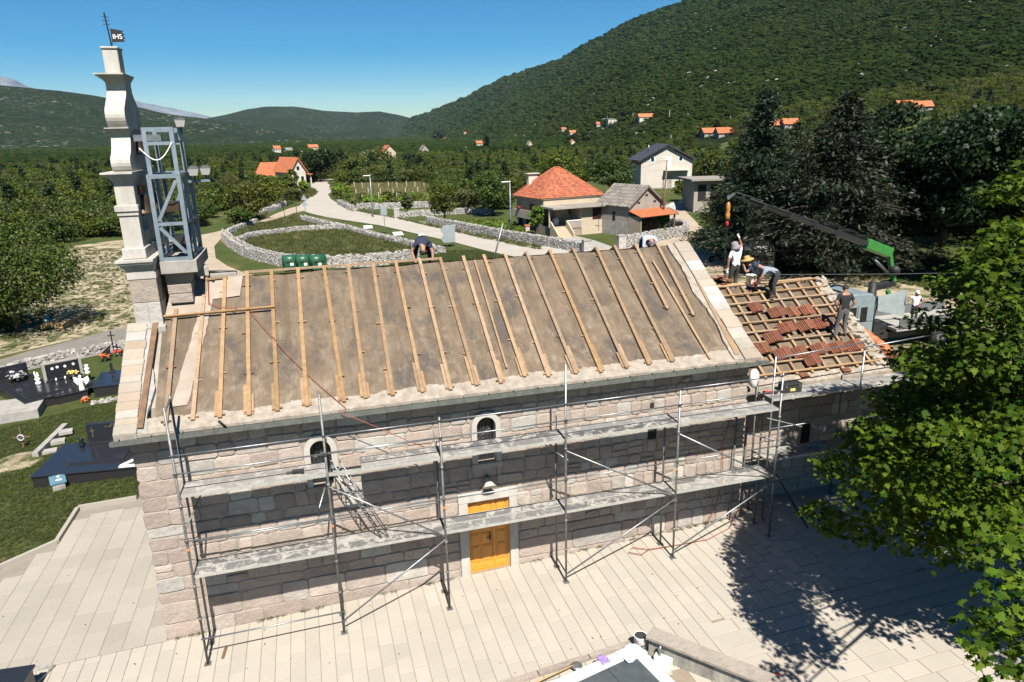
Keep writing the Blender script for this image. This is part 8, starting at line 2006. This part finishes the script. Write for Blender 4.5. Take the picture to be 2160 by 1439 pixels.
# ---- prototypes for woods (kept out of the scene, instanced below)
PROTO = {}
def protocol(name, meshes):
    c = bpy.data.collections.new(name)
    for i, me in enumerate(meshes): o = bpy.data.objects.new('%s_%02d' % (name, i), me); c.objects.link(o)
    PROTO[name] = c; return c
rg = np.random.default_rng(5)
protocol('wood_tree', [crown(rg, 1500, 1.0, 0.95*k, 0.80, 22, 0.14, M[m_], cr_=0.42) for k, m_ in ((1.0, 'lf_mid'), (0.8, 'lf_dark'), (1.15, 'lf_mid'), (0.9, 'lf_olive'), (0.9, 'lf_dark'), (1.0, 'lf_mid'), (0.75, 'lf_mid'), (0.95, 'lf_dark'), (0.8, 'lf_olive'))]+[crown(rg, 1500, 0.55, 1.25, 1.2, 26, 0.13, M['lf_shade'], shape='cone', cr_=0.5)])
def blob(seed):
    rgb = np.random.default_rng(seed); bm = bmesh.new(); bmesh.ops.create_icosphere(bm, subdivisions=3, radius=1.0); ph = rgb.uniform(0, 6, 8)
    for v in bm.verts:
        c = v.co.copy(); k = 1+0.22*math.sin(c.x*4+ph[0])*math.cos(c.y*4+ph[1])+0.16*math.sin(c.z*7+ph[2]+c.x*5)+0.10*math.sin(c.y*11+ph[3])*math.sin(c.x*10+ph[4])+rgb.uniform(-0.07, 0.07); v.co = Vector((c.x*k, c.y*k, c.z*k*0.85+0.35))
    me = bpy.data.meshes.new('far_crown'); bm.to_mesh(me); bm.free(); me.materials.append(M['scrub_far']); return me
protocol('far_crown', [blob(s) for s in range(5)])
def rockblob(seed):
    me = blob(seed); me.materials.clear(); me.materials.append(M['drystone']); return me
protocol('rock', [rockblob(40+k) for k in range(3)])
def tuft(seed, n, h, sp, mat):
    rgb = np.random.default_rng(seed); a = rgb.uniform(0, 2*np.pi, n); r_ = rgb.uniform(0, sp, n); P = np.stack([np.cos(a)*r_, np.sin(a)*r_, np.zeros(n)], 1); ln = unit(np.stack([np.cos(a)*0.6+rgb.normal(size=n)*0.4, np.sin(a)*0.6+rgb.normal(size=n)*0.4, np.full(n, 1.3)], 1)); hh = h*rgb.uniform(0.5, 1.2, n); w_ = h*0.06+0.004
    s = unit(np.cross(ln, rgb.normal(size=(n, 3)))); V = np.empty((n, 3, 3)); V[:, 0] = P-s*w_; V[:, 1] = P+s*w_; V[:, 2] = P+ln*hh[:, None]; return npmesh('tuft', V.reshape(-1, 3), np.arange(n*3).reshape(n, 3), mat)
protocol('grass_tuft', [tuft(k, 26, 0.10, 0.10, M['grass']) for k in range(3)])
protocol('meadow_tuft', [tuft(10+k, 30, 0.42, 0.28, M['grass'] if k < 3 else M['grass_dry']) for k in range(4)])
protocol('dry_tuft', [tuft(20+k, 34, 0.75, 0.4, M['grass_dry'] if k < 3 else M['grass']) for k in range(4)])
protocol('low_plant', [crown(rg, 120, 0.45, 0.32, 0.3, 6, 0.16, M[m_], cr_=0.5) for m_ in ('lf_mid', 'lf_olive', 'lf_bright')])
def scatter(name, pts, scl, coll, kind='stuff', flat=None):
    n = len(pts); me = bpy.data.meshes.new(name); me.vertices.add(n); me.vertices.foreach_set('co', np.asarray(pts, dtype=np.float32).ravel())
    a = me.attributes.new('sc', 'FLOAT_VECTOR', 'POINT'); S_ = np.asarray(scl, dtype=np.float32)
    if S_.ndim == 1: S_ = np.stack([S_, S_, S_], 1)
    a.data.foreach_set('vector', S_.ravel()); me.update()
    o = bpy.data.objects.new(name, me); COL.objects.link(o); o['kind'] = kind
    g_ = bpy.data.node_groups.new(name, 'GeometryNodeTree'); g_.interface.new_socket('Geometry', in_out='INPUT', socket_type='NodeSocketGeometry'); g_.interface.new_socket('Geometry', in_out='OUTPUT', socket_type='NodeSocketGeometry')
    N_ = g_.nodes.new; gi, go = N_('NodeGroupInput'), N_('NodeGroupOutput'); ip = N_('GeometryNodeInstanceOnPoints'); ci = N_('GeometryNodeCollectionInfo'); ci.inputs[0].default_value = PROTO[coll]; ci.inputs[1].default_value = True; ci.inputs[2].default_value = True
    at = N_('GeometryNodeInputNamedAttribute'); at.data_type = 'FLOAT_VECTOR'; at.inputs[0].default_value = 'sc'; rv = N_('FunctionNodeRandomValue'); rv.data_type = 'FLOAT_VECTOR'; rv.inputs[0].default_value = (-0.08, -0.08, 0); rv.inputs[1].default_value = (0.08, 0.08, 6.28)
    ri = N_('FunctionNodeRandomValue'); ri.data_type = 'INT'; ri.inputs[4].default_value = 0; ri.inputs[5].default_value = len(PROTO[coll].objects)-1
    L_ = g_.links.new; L_(gi.outputs[0], ip.inputs['Points']); L_(ci.outputs[0], ip.inputs['Instance']); ip.inputs['Pick Instance'].default_value = True
    L_(rv.outputs[0], ip.inputs['Rotation']); L_(at.outputs[0], ip.inputs['Scale']); L_(ri.outputs[2], ip.inputs['Instance Index']); L_(ip.outputs[0], go.inputs[0])
    md = o.modifiers.new('scatter', 'NODES'); md.node_group = g_; return o
def poly_xy(pix): return [(G(*p).x, G(*p).y) for p in pix]
def inpoly(x, y, P):
    c = False; n = len(P)
    for i in range(n):
        x1, y1 = P[i]; x2, y2 = P[(i+1) % n]
        if (y1 > y) != (y2 > y) and x < (x2-x1)*(y-y1)/(y2-y1)+x1: c = not c
    return c
# ---- open ground where no wood grows
OPENS = [poly_xy(p) for p in (
    [(-900, 800), (-200, 560), (0, 530), (150, 512), (240, 500), (400, 498), (480, 478), (540, 462), (575, 440), (600, 436), (625, 428), (655, 410), (655, 398), (600, 402), (540, 398), (540, 385), (650, 385), (700, 374), (716, 384), (725, 395), (740, 392), (905, 390), (912, 400), (925, 430), (1010, 446), (1060, 452), (1082, 420), (1085, 402), (1160, 385), (1300, 385), (1340, 395), (1350, 372), (1470, 372), (1470, 395), (1540, 430), (1600, 470), (2300, 520), (2600, 900), (1200, 1400), (-900, 1400)],
    [(815, 340), (850, 340), (850, 352), (815, 352)], [(1235, 372), (1330, 372), (1330, 385), (1235, 385)])]
print_n = 0
def wood_points():
    pts = []; sc_ = []; far = []; fs_ = []; rk = []; rd = random.Random(17)
    houses = [(o.location.x, o.location.y) for o in bpy.data.objects if o.name.startswith(('far_house', 'roadside', 'white_house'))]
    r_ = 55.0
    while r_ < 6200:
        sp = 2.9+0.0062*r_ if r_ < 420 else 3.3+0.0032*r_
        if r_ > 1500: sp *= 1.15
        a = -0.80+YAW; step = sp/r_
        while a < 0.78+YAW:
            aa = a+rd.uniform(-0.5, 0.5)*step; rr = r_+rd.uniform(-0.5, 0.5)*sp; x = CAMC.x+rr*math.sin(aa); y = CAMC.y+rr*math.cos(aa); a += step
            if rr < 260 and any(inpoly(x, y, P) for P in OPENS): continue
            dens = pnoise(x, y, 55 if rr < 700 else 260)
            if rr > 90 and dens < -1.05 and rd.random() < 0.8: continue
            if rr > 500 and dens > 0.1 and rd.random() < 0.16: rk.append((x, y, ht(x, y))); continue
            if rr > 600 and rd.random() < 0.10+0.25*(dens < -0.4): continue
            bad = False
            for hx_, hy_ in houses:
                dx, dy = x-hx_, y-hy_; 
                if abs(dx) < 60 and abs(dy) < 110:
                    # keep a sight line to each house
                    al = (dx*(hx_-CAMC.x)+dy*(hy_-CAMC.y))/math.hypot(hx_-CAMC.x, hy_-CAMC.y); pe = abs(dx*(hy_-CAMC.y)-dy*(hx_-CAMC.x))/math.hypot(hx_-CAMC.x, hy_-CAMC.y)
                    if (-32 < al < 10 and pe < 9 and rd.random() < 0.9) or (-95 < al <= -32 and pe < 8 and rd.random() < 0.65): bad = True; break
            if bad: continue
            z = ht(x, y)
            if rr < 420: s = rd.uniform(0.45, 0.82)*sp*(1.0+0.22*max(0, dens)); h = min(s, 2.6)*rd.uniform(0.75, 1.1); pts.append((x, y, z-0.1)); sc_.append((s, s, h))
            else: s = rd.uniform(0.30, 0.78)*sp*(1+0.2*max(0, dens)); far.append((x, y, z-0.5)); fs_.append((s, s, s*rd.uniform(0.45, 0.8)))
        r_ += sp*0.9
    return pts, sc_, far, fs_, rk
_p, _s, _f, _fs, _rk = wood_points()
scatter('hillside_rocks', _rk, [(q, q, q*0.7) for q in [random.uniform(0.35, 1.7) for _ in _rk]], 'rock')
scatter('woodland', _p, _s, 'wood_tree'); scatter('hillside_woodland', _f, _fs, 'far_crown')
print('WOOD', len(_p), len(_f))
def fill(name, pix, n, coll, s0, s1, seed, hz_=None):
    P = poly_xy(pix); xs = [p[0] for p in P]; ys = [p[1] for p in P]; rd = random.Random(seed); pts = []; sc_ = []; k = 0
    while len(pts) < n and k < n*12:
        k += 1; x, y = rd.uniform(min(xs), max(xs)), rd.uniform(min(ys), max(ys))
        if not inpoly(x, y, P): continue
        if pnoise(x, y, 2.5) < -0.7 and rd.random() < 0.6: continue
        s = rd.uniform(s0, s1); pts.append((x, y, gz(x, y)+0.01)); sc_.append((s, s, s*rd.uniform(0.8, 1.2)))
    return scatter(name, pts, sc_, coll)
wb_ = [(random.uniform(0.1, 15.9), -0.03) for _ in range(150)]
scatter('wall_weeds', [(x, y, gz(x, y)+0.02) for x, y in wb_ if not 7.3 < x < 9.1 and pnoise(x, 7, 1.3) > -0.1], [random.uniform(0.4, 0.9) for x, y in wb_ if not 7.3 < x < 9.1 and pnoise(x, 7, 1.3) > -0.1], 'grass_tuft')
fill('lawn_grass', [(-150, 1280), (0, 1192), (118, 1142), (160, 1072), (290, 1048), (330, 1010), (330, 830), (180, 860), (0, 905), (-150, 950)], 13000, 'grass_tuft', 0.5, 1.0, 1)
fill('field_grass', [(0, 752), (140, 716), (300, 680), (400, 600), (400, 540), (150, 520), (0, 600)], 2600, 'grass_tuft', 0.9, 1.8, 2)
fill('meadow', [(520, 508), (560, 500), (650, 490), (730, 487), (780, 503), (850, 520), (900, 535), (860, 548), (780, 558), (680, 560), (600, 556), (550, 545), (530, 525)], 5200, 'meadow_tuft', 0.7, 1.3, 3)
fill('meadow', [(500, 487), (560, 470), (620, 455), (640, 468), (700, 483), (590, 490), (520, 500)], 1500, 'meadow_tuft', 0.5, 1.0, 4)
fill('dry_crop', [(740, 394), (905, 391), (925, 432), (780, 437), (745, 425)], 7000, 'dry_tuft', 0.8, 1.5, 5)
fill('verge_grass', [(655, 398), (672, 404), (660, 415), (625, 428), (600, 436), (575, 441), (560, 455), (540, 462), (540, 445), (600, 420)], 900, 'meadow_tuft', 0.7, 1.4, 6)
fill('verge_grass', [(720, 433), (800, 452), (905, 474), (1000, 494), (1140, 520), (1140, 530), (1000, 500), (840, 463), (740, 444)], 1200, 'meadow_tuft', 0.4, 0.9, 7)
fill('garden_plants', [(1000, 474), (1060, 472), (1110, 492), (1150, 512), (1060, 500), (1000, 489), (960, 480)], 900, 'low_plant', 0.7, 1.4, 8)
fill('garden_plants', [(760, 424), (905, 420), (915, 436), (770, 437)], 90, 'low_plant', 1.6, 3.0, 9)
fill('garden_plants', [(700, 400), (735, 398), (745, 440), (722, 430), (705, 415)], 60, 'low_plant', 1.5, 3.2, 10)
fill('verge_grass', [(800, 560), (1080, 546), (1000, 528), (940, 530), (900, 545)], 1800, 'grass_tuft', 1.2, 2.4, 11)
fill('shade_grass', [(1560, 570), (1900, 600), (2160, 640), (2160, 540), (1700, 520)], 2500, 'meadow_tuft', 0.4, 0.9, 12)
# ---- trees one can tell apart
NT = [('big dark round tree left of the tallest street lamp', (1040, 456), (1042, 356), 92, 'lf_dark', 'round', 1), ('lighter round tree standing by the broken field wall', (938, 470), (935, 392), 62, 'lf_mid', 'round', 2),
      ('grey green shrubby tree between the two round garden trees', (988, 450), (985, 395), 62, 'lf_olive', 'round', 3), ('small bright green tree in front of the bungalow', (1131, 510), (1130, 424), 34, 'lf_bright', 'round', 4),
      ('small leafy tree by the firewood store', (1398, 492), (1400, 445), 28, 'lf_bright', 'round', 5), ('dense tree right behind the bungalow roof', (1285, 412), (1282, 330), 110, 'lf_dark', 'round', 6), ('broad tree behind the left end of the bungalow roof', (1180, 400), (1170, 318), 110, 'lf_mid', 'round', 7),
      ('tree between the shed and the white house', (1310, 420), (1312, 352), 60, 'lf_dark', 'round', 8), ('bushy tree in front of the white house entrance', (1447, 425), (1443, 375), 60, 'lf_mid', 'round', 9),
      ('tall tree right of the white house', (1500, 405), (1488, 312), 80, 'lf_mid', 'round', 10),
      ('big dark umbrella pine behind the roadside houses', (676, 384), (640, 312), 70, 'lf_shade', 'round', 11), ('tall dark tree right of the big pine', (712, 374), (705, 318), 46, 'lf_shade', 'round', 12), ('large round tree beside the road at the far bend', (745, 384), (742, 326), 62, 'lf_dark', 'round', 13),
      ('slim dark tree in front of the white gabled roadside house', (622, 420), (620, 360), 24, 'lf_dark', 'column', 14), ('bright bush beside the roadside houses', (642, 410), (640, 378), 20, 'lf_bright', 'round', 15),
      ('rounded tree in front of the orange roofed roadside house', (560, 440), (562, 368), 90, 'lf_mid', 'round', 16), ('dark tree hiding the left part of the orange roofed house', (540, 414), (538, 366), 70, 'lf_dark', 'round', 61), ('green tree right in front of the orange roofed house', (584, 412), (582, 368), 46, 'lf_mid', 'round', 62), ('small dark tree before the left end of the orange roof', (556, 410), (556, 378), 40, 'lf_dark', 'round', 63), ('slender tree between the two roadside houses', (607, 408), (607, 366), 26, 'lf_mid', 'round', 64), ('leafy tree left of the side track', (520, 465), (505, 385), 100, 'lf_mid', 'round', 17), ('low spreading shrub at the left tip of the oval field', (505, 480), (505, 440), 60, 'lf_dark', 'round', 18),
      ('small conifer at the road edge of the garden', (860, 452), (858, 412), 24, 'lf_olive', 'column', 19), ('small round shrub inside the vineyard', (818, 432), (818, 404), 24, 'lf_mid', 'round', 20), ('dark pointed cypress in the distant woods', (1027, 318), (1027, 288), 12, 'lf_shade', 'column', 21),
      ('dark round clump left of the far white house on the slope', (924, 298), (924, 278), 26, 'lf_shade', 'round', 22), ('large pale willow crown in the woods behind the road', (795, 358), (792, 312), 62, 'lf_olive', 'round', 23)]
for (lab, b, tp, wd, mt_, shp, sd) in NT: named_tree(lab, b, tp, wd, mt_, shp, sd, h0=0.10 if 'small' not in lab else 0.3, dens=0.8)
# left foreground tree and its neighbours
LT = G(38, 702); named_tree('broad dark walnut-like tree at the left edge by the grey lane', None, (40, 468), 250, 'lf_dark', 'round', 31, p=LT, leaf=0.2, n=15000, clump=70, h0=0.1)
named_tree('dark leafy tree cut off by the left edge of the photo', None, (-90, 460), 200, 'lf_shade', 'round', 32, p=G(-90, 690), leaf=0.2, n=8000, clump=50, h0=0.05)
named_tree('low green bush at the foot of the left edge tree', None, (15, 640), 70, 'lf_mid', 'round', 33, p=G(15, 700), leaf=0.14, n=3000, clump=20, h0=0.0, nm='bush', cat='bush')
# yellow-green twigs behind the ridge
named_tree('small yellow green bush showing just above the church ridge', None, (1098, 532), 34, 'lf_bright', 'round', 34, p=Vector((OY(1098, 545, 11).x, 11.0, gz(10, 11))), leaf=0.1, n=2600, clump=24, h0=0.5, nm='bush', cat='bush')

# ---- conifers and big dark trees on the right
def conifer(lab, p, H, Rb, mat, seed, tiers=26, per=9, leaf=0.26, n=15000, lean=0.0, top=0.02, lowest=0.10):
    rg = np.random.default_rng(seed); t = thing('conifer', lab, 'tree', p); m_ = MB(); m_.path([(0, 0, -0.5), (0, 0, H*0.5), (lean, 0, H*0.98)], 0.3, 8, rs=[0.4, 0.25, 0.04]); V = []; dirs = []
    for k in range(tiers):
        f = k/(tiers-1); z = H*(lowest+(0.97-lowest)*f); L0 = Rb*(1-f)**0.75*rg.uniform(0.8, 1.1)+0.25
        for j in range(max(4, int(per*(1-f*0.4)))):
            a = rg.uniform(0, 2*np.pi); L = L0*rg.uniform(0.5, 1.2); e = np.array([np.cos(a)*L, np.sin(a)*L, -L*0.12+rg.uniform(-0.1, 0.3)])
            if L > 1.0: m_.path([(lean*f, 0, z), (lean*f+e[0]*0.6, e[1]*0.6, z+e[2]*0.2), (lean*f+e[0], e[1], z+e[2])], 0.05, 4, rs=[0.06, 0.04, 0.01])
            m = int(8+L*16); u = rg.uniform(0.15, 1, m)**0.7; w_ = 0.13+0.24*(1-u)*L*0.5+0.16
            q = np.array([lean*f, 0, z])+np.outer(u, e)+rg.normal(size=(m, 3))*np.stack([w_, w_, w_*0.45], 1); V.append(q); dirs.append(np.tile(unit(e), (m, 1)))
    P = np.concatenate(V); D_ = np.concatenate(dirs); rep = max(1, int(n/len(P))); P = np.repeat(P, rep, 0)+rg.normal(size=(len(P)*rep, 3))*0.13; D_ = np.repeat(D_, rep, 0)
    nn = len(P); s = leaf*rg.uniform(0.6, 1.3, nn); nr = unit(rg.normal(size=(nn, 3))*0.7+np.array([0, 0, 0.8])); v, f_ = quads(P, nr, unit(D_+rg.normal(size=(nn, 3))*0.5), s*0.45, s*1.2, 0.1)
    part('trunk', m_, M['bark'], t, True); link('crown', npmesh('crown', v, f_, M[mat]), t); return t
def at(px, py_base, y=None):
    return G(px, py_base)
c1p = G(1600, 560); H1 = OY(1592, 186, c1p.y).z-c1p.z
conifer('tall pointed dark conifer standing left in the group beyond the crane', c1p, H1, 5.4, 'lf_cedar', 41, 34, 11, 0.30, 30000, lean=-0.3)
c2p = G(1750, 585); H2 = OY(1790, 190, c2p.y).z-c2p.z
conifer('broad blue green cedar in the middle of the dark group beyond the crane', c2p, H2, 7.0, 'lf_cedar', 42, 30, 15, 0.34, 40000, lowest=0.16)
c3p = G(1545, 520); conifer('olive toned conifer with low boughs over the shaded lane', c3p, OY(1540, 330, c3p.y).z-c3p.z, 4.6, 'lf_needle', 43, 24, 11, 0.30, 20000)
c4p = G(1660, 520); conifer('olive green pine between the two dark conifers', c4p, OY(1668, 255, c4p.y).z-c4p.z, 5.6, 'lf_needle', 44, 26, 12, 0.30, 22000)
for k, (px, pb, tx, ty, wd, n, lab, mt_) in enumerate([(1905, 560, 1910, 205, 330, 34000, 'tall dark broadleaf tree behind the truck cab', 'lf_shade'), (2075, 590, 2080, 195, 330, 34000, 'tall dark broadleaf tree behind the man on the truck', 'lf_shade'), (2260, 620, 2250, 170, 340, 20000, 'dark broadleaf tree at the right edge of the photo', 'lf_shade'),
                                                 (1985, 520, 1985, 230, 260, 18000, 'dark tree deep between the two tall broadleaf trees', 'lf_dark'), (1840, 520, 1835, 330, 200, 16000, 'lower dark tree filling the gap right of the cedar', 'lf_shade'), (1700, 545, 1700, 400, 170, 9000, 'low dark tree behind the crane boom', 'lf_shade')]):
    P = G(px, pb); named_tree(lab, None, (tx, ty), wd, mt_, 'round', 50+k, p=P, leaf=0.34, n=n, clump=110, h0=0.14, cr_=0.26)

# ---- the plane tree in the right foreground: individual lobed leaves
def palm_leaf(s=1.0, curl=0.15):
    out = [(0, -0.5), (0.12, -0.22), (0.42, -0.30), (0.32, -0.05), (0.55, 0.12), (0.25, 0.16), (0.22, 0.34), (0.0, 0.62), (-0.22, 0.34), (-0.25, 0.16), (-0.55, 0.12), (-0.32, -0.05), (-0.42, -0.30), (-0.12, -0.22)]
    vs = [(0, 0, 0.0)]+[(x*s, y*s, -curl*s*(x*x*1.4+y*y*0.5)) for x, y in out]; n = len(out); return np.array(vs), [(0, 1+i, 1+(i+1) % n) for i in range(n)]
LV, LF = palm_leaf(); LF = np.array(LF)
def leaf_cloud(rg, P, Nn, S_):
    n = len(P); up = unit(rg.normal(size=(n, 3))+np.array([0, -0.6, -0.9])); z = unit(Nn); x = unit(np.cross(up, z)); y = np.cross(z, x)
    V = P[:, None, :]+(LV[None, :, 0:1]*x[:, None, :]+LV[None, :, 1:2]*y[:, None, :]+LV[None, :, 2:3]*z[:, None, :])*S_[:, None, None]; F = LF[None]+(np.arange(n)*len(LV))[:, None, None]; return V.reshape(-1, 3), F.reshape(-1, 3)
def plane_tree():
    rg = np.random.default_rng(77); base = Vector((21.5, -7.0, gz(21, -7)))
    t = thing('plane_tree', 'large bright green plane tree with lobed leaves overhanging the plaza at the right', 'tree', base)
    K = np.array([20.6, -6.2, 6.6]); Rr = np.array([5.9, 5.0, 5.0])
    cl = []; k = 0
    while len(cl) < 330:
        d = unit(rg.normal(size=3)); r_ = rg.uniform(0.45, 1.0)**0.5; c = K+d*Rr*r_
        if c[2] < 2.9: continue
        cl.append((c, rg.uniform(0.55, 1.15)))
    # boughs reaching over the plaza, surveyed from their outline
    for (px, py, d, r_) in [(1745, 1015, 17.5, .7), (1735, 1085, 17.3, .5), (1790, 990, 17.0, .8), (1770, 1120, 17.0, .5), (1850, 940, 17.5, .9), (1860, 1060, 15.5, .8), (1850, 1130, 16.0, .6), (1930, 1000, 15, .9), (1940, 1110, 14.5, .7), (1995, 1160, 14.5, .6), (2010, 1050, 14, .9), (2040, 920, 15, 1.0), (1920, 860, 17, .9), (1930, 780, 18.5, .8), (2010, 780, 17, 1.0),
                            (1990, 690, 19, .8), (2060, 640, 18.5, 1.0), (2110, 760, 15, 1.1), (2080, 520, 19.5, 1.0), (2130, 420, 20, 1.1), (2150, 560, 17, 1.1), (2120, 960, 13.5, 1.0), (2110, 1100, 13.5, .9), (2060, 1150, 14, .6),
                            (2030, 1250, 11.5, .28), (2070, 1290, 11.2, .42), (2110, 1340, 10.8, .5), (2060, 1360, 11.3, .35), (2150, 1270, 11, .5), (2100, 1420, 10.6, .5), (2160, 1400, 10.2, .6), (2150, 1190, 12, .6), (2080, 1440, 11, .45)]:
        v = ray(px, py).normalized(); cl.append((np.array(CAMC+v*d), r_))
    def scr(c): q = Vector(c)-CAMC; z = q.dot(fw); return (1080+FPX*q.dot(cr)/z, 719.5-FPX*q.dot(cu)/z) if z > 0 else (9e9, 9e9)
    # keep the outline: nothing left of the surveyed silhouette
    prof = [(150, 2160), (330, 2070), (480, 2020), (560, 1990), (640, 1950), (730, 1905), (800, 1890), (880, 1850), (950, 1760), (1000, 1715), (1060, 1700), (1110, 1705), (1150, 1790), (1190, 1900), (1215, 2010), (1225, 2120), (1235, 2005), (1300, 2040), (1400, 2050), (1600, 2060)]
    def edge(y):
        for a, b in zip(prof, prof[1:]):
            if y <= b[0]: return a[1]+(b[1]-a[1])*(y-a[0])/(b[0]-a[0])
        return prof[-1][1]
    keep = []
    for c, r_ in cl:
        x, y = scr(c); dd = np.linalg.norm(c-np.array(CAMC)); rp = r_*0.8*FPX/dd
        if c[0] < 22 and c[1]+0.75*(c[2]-3.2) > -0.2: continue  # crown shaped for light: clumps that would shade the sanctuary are left out
        if x-rp*0.92 > edge(y) and y > 150 or x > 2160+rp*0.3: keep.append((c, r_))
    cl = keep
    P = []; Nn = []
    for c, r_ in cl:
        n = int(62*r_**2*8.5); q = unit(rg.normal(size=(n, 3))); q[:, 2] = np.where(q[:, 2] < -0.3, -q[:, 2]*0.5, q[:, 2]); rad = r_*rg.uniform(0.35, 1.0, n)**0.6
        P.append(c+q*rad[:, None]*np.array([1.05, 1.05, 0.62])+rg.normal(size=(n, 3))*0.05); Nn.append(unit(q*0.5+rg.normal(size=(n, 3))*0.45+np.array([0, -0.25, 0.75])))
    P = np.concatenate(P); Nn = np.concatenate(Nn); S_ = rg.uniform(0.075, 0.16, len(P)); dist = np.linalg.norm(P-np.array(CAMC), axis=1)
    xy = np.array([scr(p) for p in P]); vis = (xy[:, 0] > -20) & (xy[:, 0] < 2180) & (xy[:, 1] < 1460) & (xy[:, 1] > 0)
    order = np.argsort(np.where(vis, dist/S_, 1e6)); near, rest = order[:290], order[290:]
    for i in near:
        c = P[i]; v, f = leaf_cloud(rg, P[i:i+1]-c, Nn[i:i+1], S_[i:i+1]); o = link('leaf', npmesh('leaf', v, f, M['lf_maple']), t, True); o.location = c
    V, F = leaf_cloud(rg, P[rest], Nn[rest], S_[rest]); o = link('foliage', npmesh('foliage', V, F, M['lf_maple']), t, True); o['kind'] = 'stuff'
    m_ = MB(); m_.path([base, (21.3, -6.9, 2.2), (20.9, -6.6, 5.0), (20.7, -6.3, 8.5)], 0.3, 10, rs=[0.36, 0.28, 0.2, 0.08]); part('trunk', m_, M['bark'], t, True, True)
    for c, r_ in cl[::2]:
        c = Vector(c); s = Vector((20.9+rg.uniform(-.2, .2), -6.6+rg.uniform(-.2, .2), min(7, max(2.2, c.z-1.2-rg.uniform(0, 1))))); mid = s.lerp(c, 0.5)+Vector((0, 0, 0.35)); L = (c-s).length
        part('branch', MB().path([s, mid, c], 0.05, 5, rs=[0.02+0.008*L, 0.012+0.004*L, 0.006]), M['bark'], t, True, True)
    return len(P)
print('LEAVES', plane_tree())
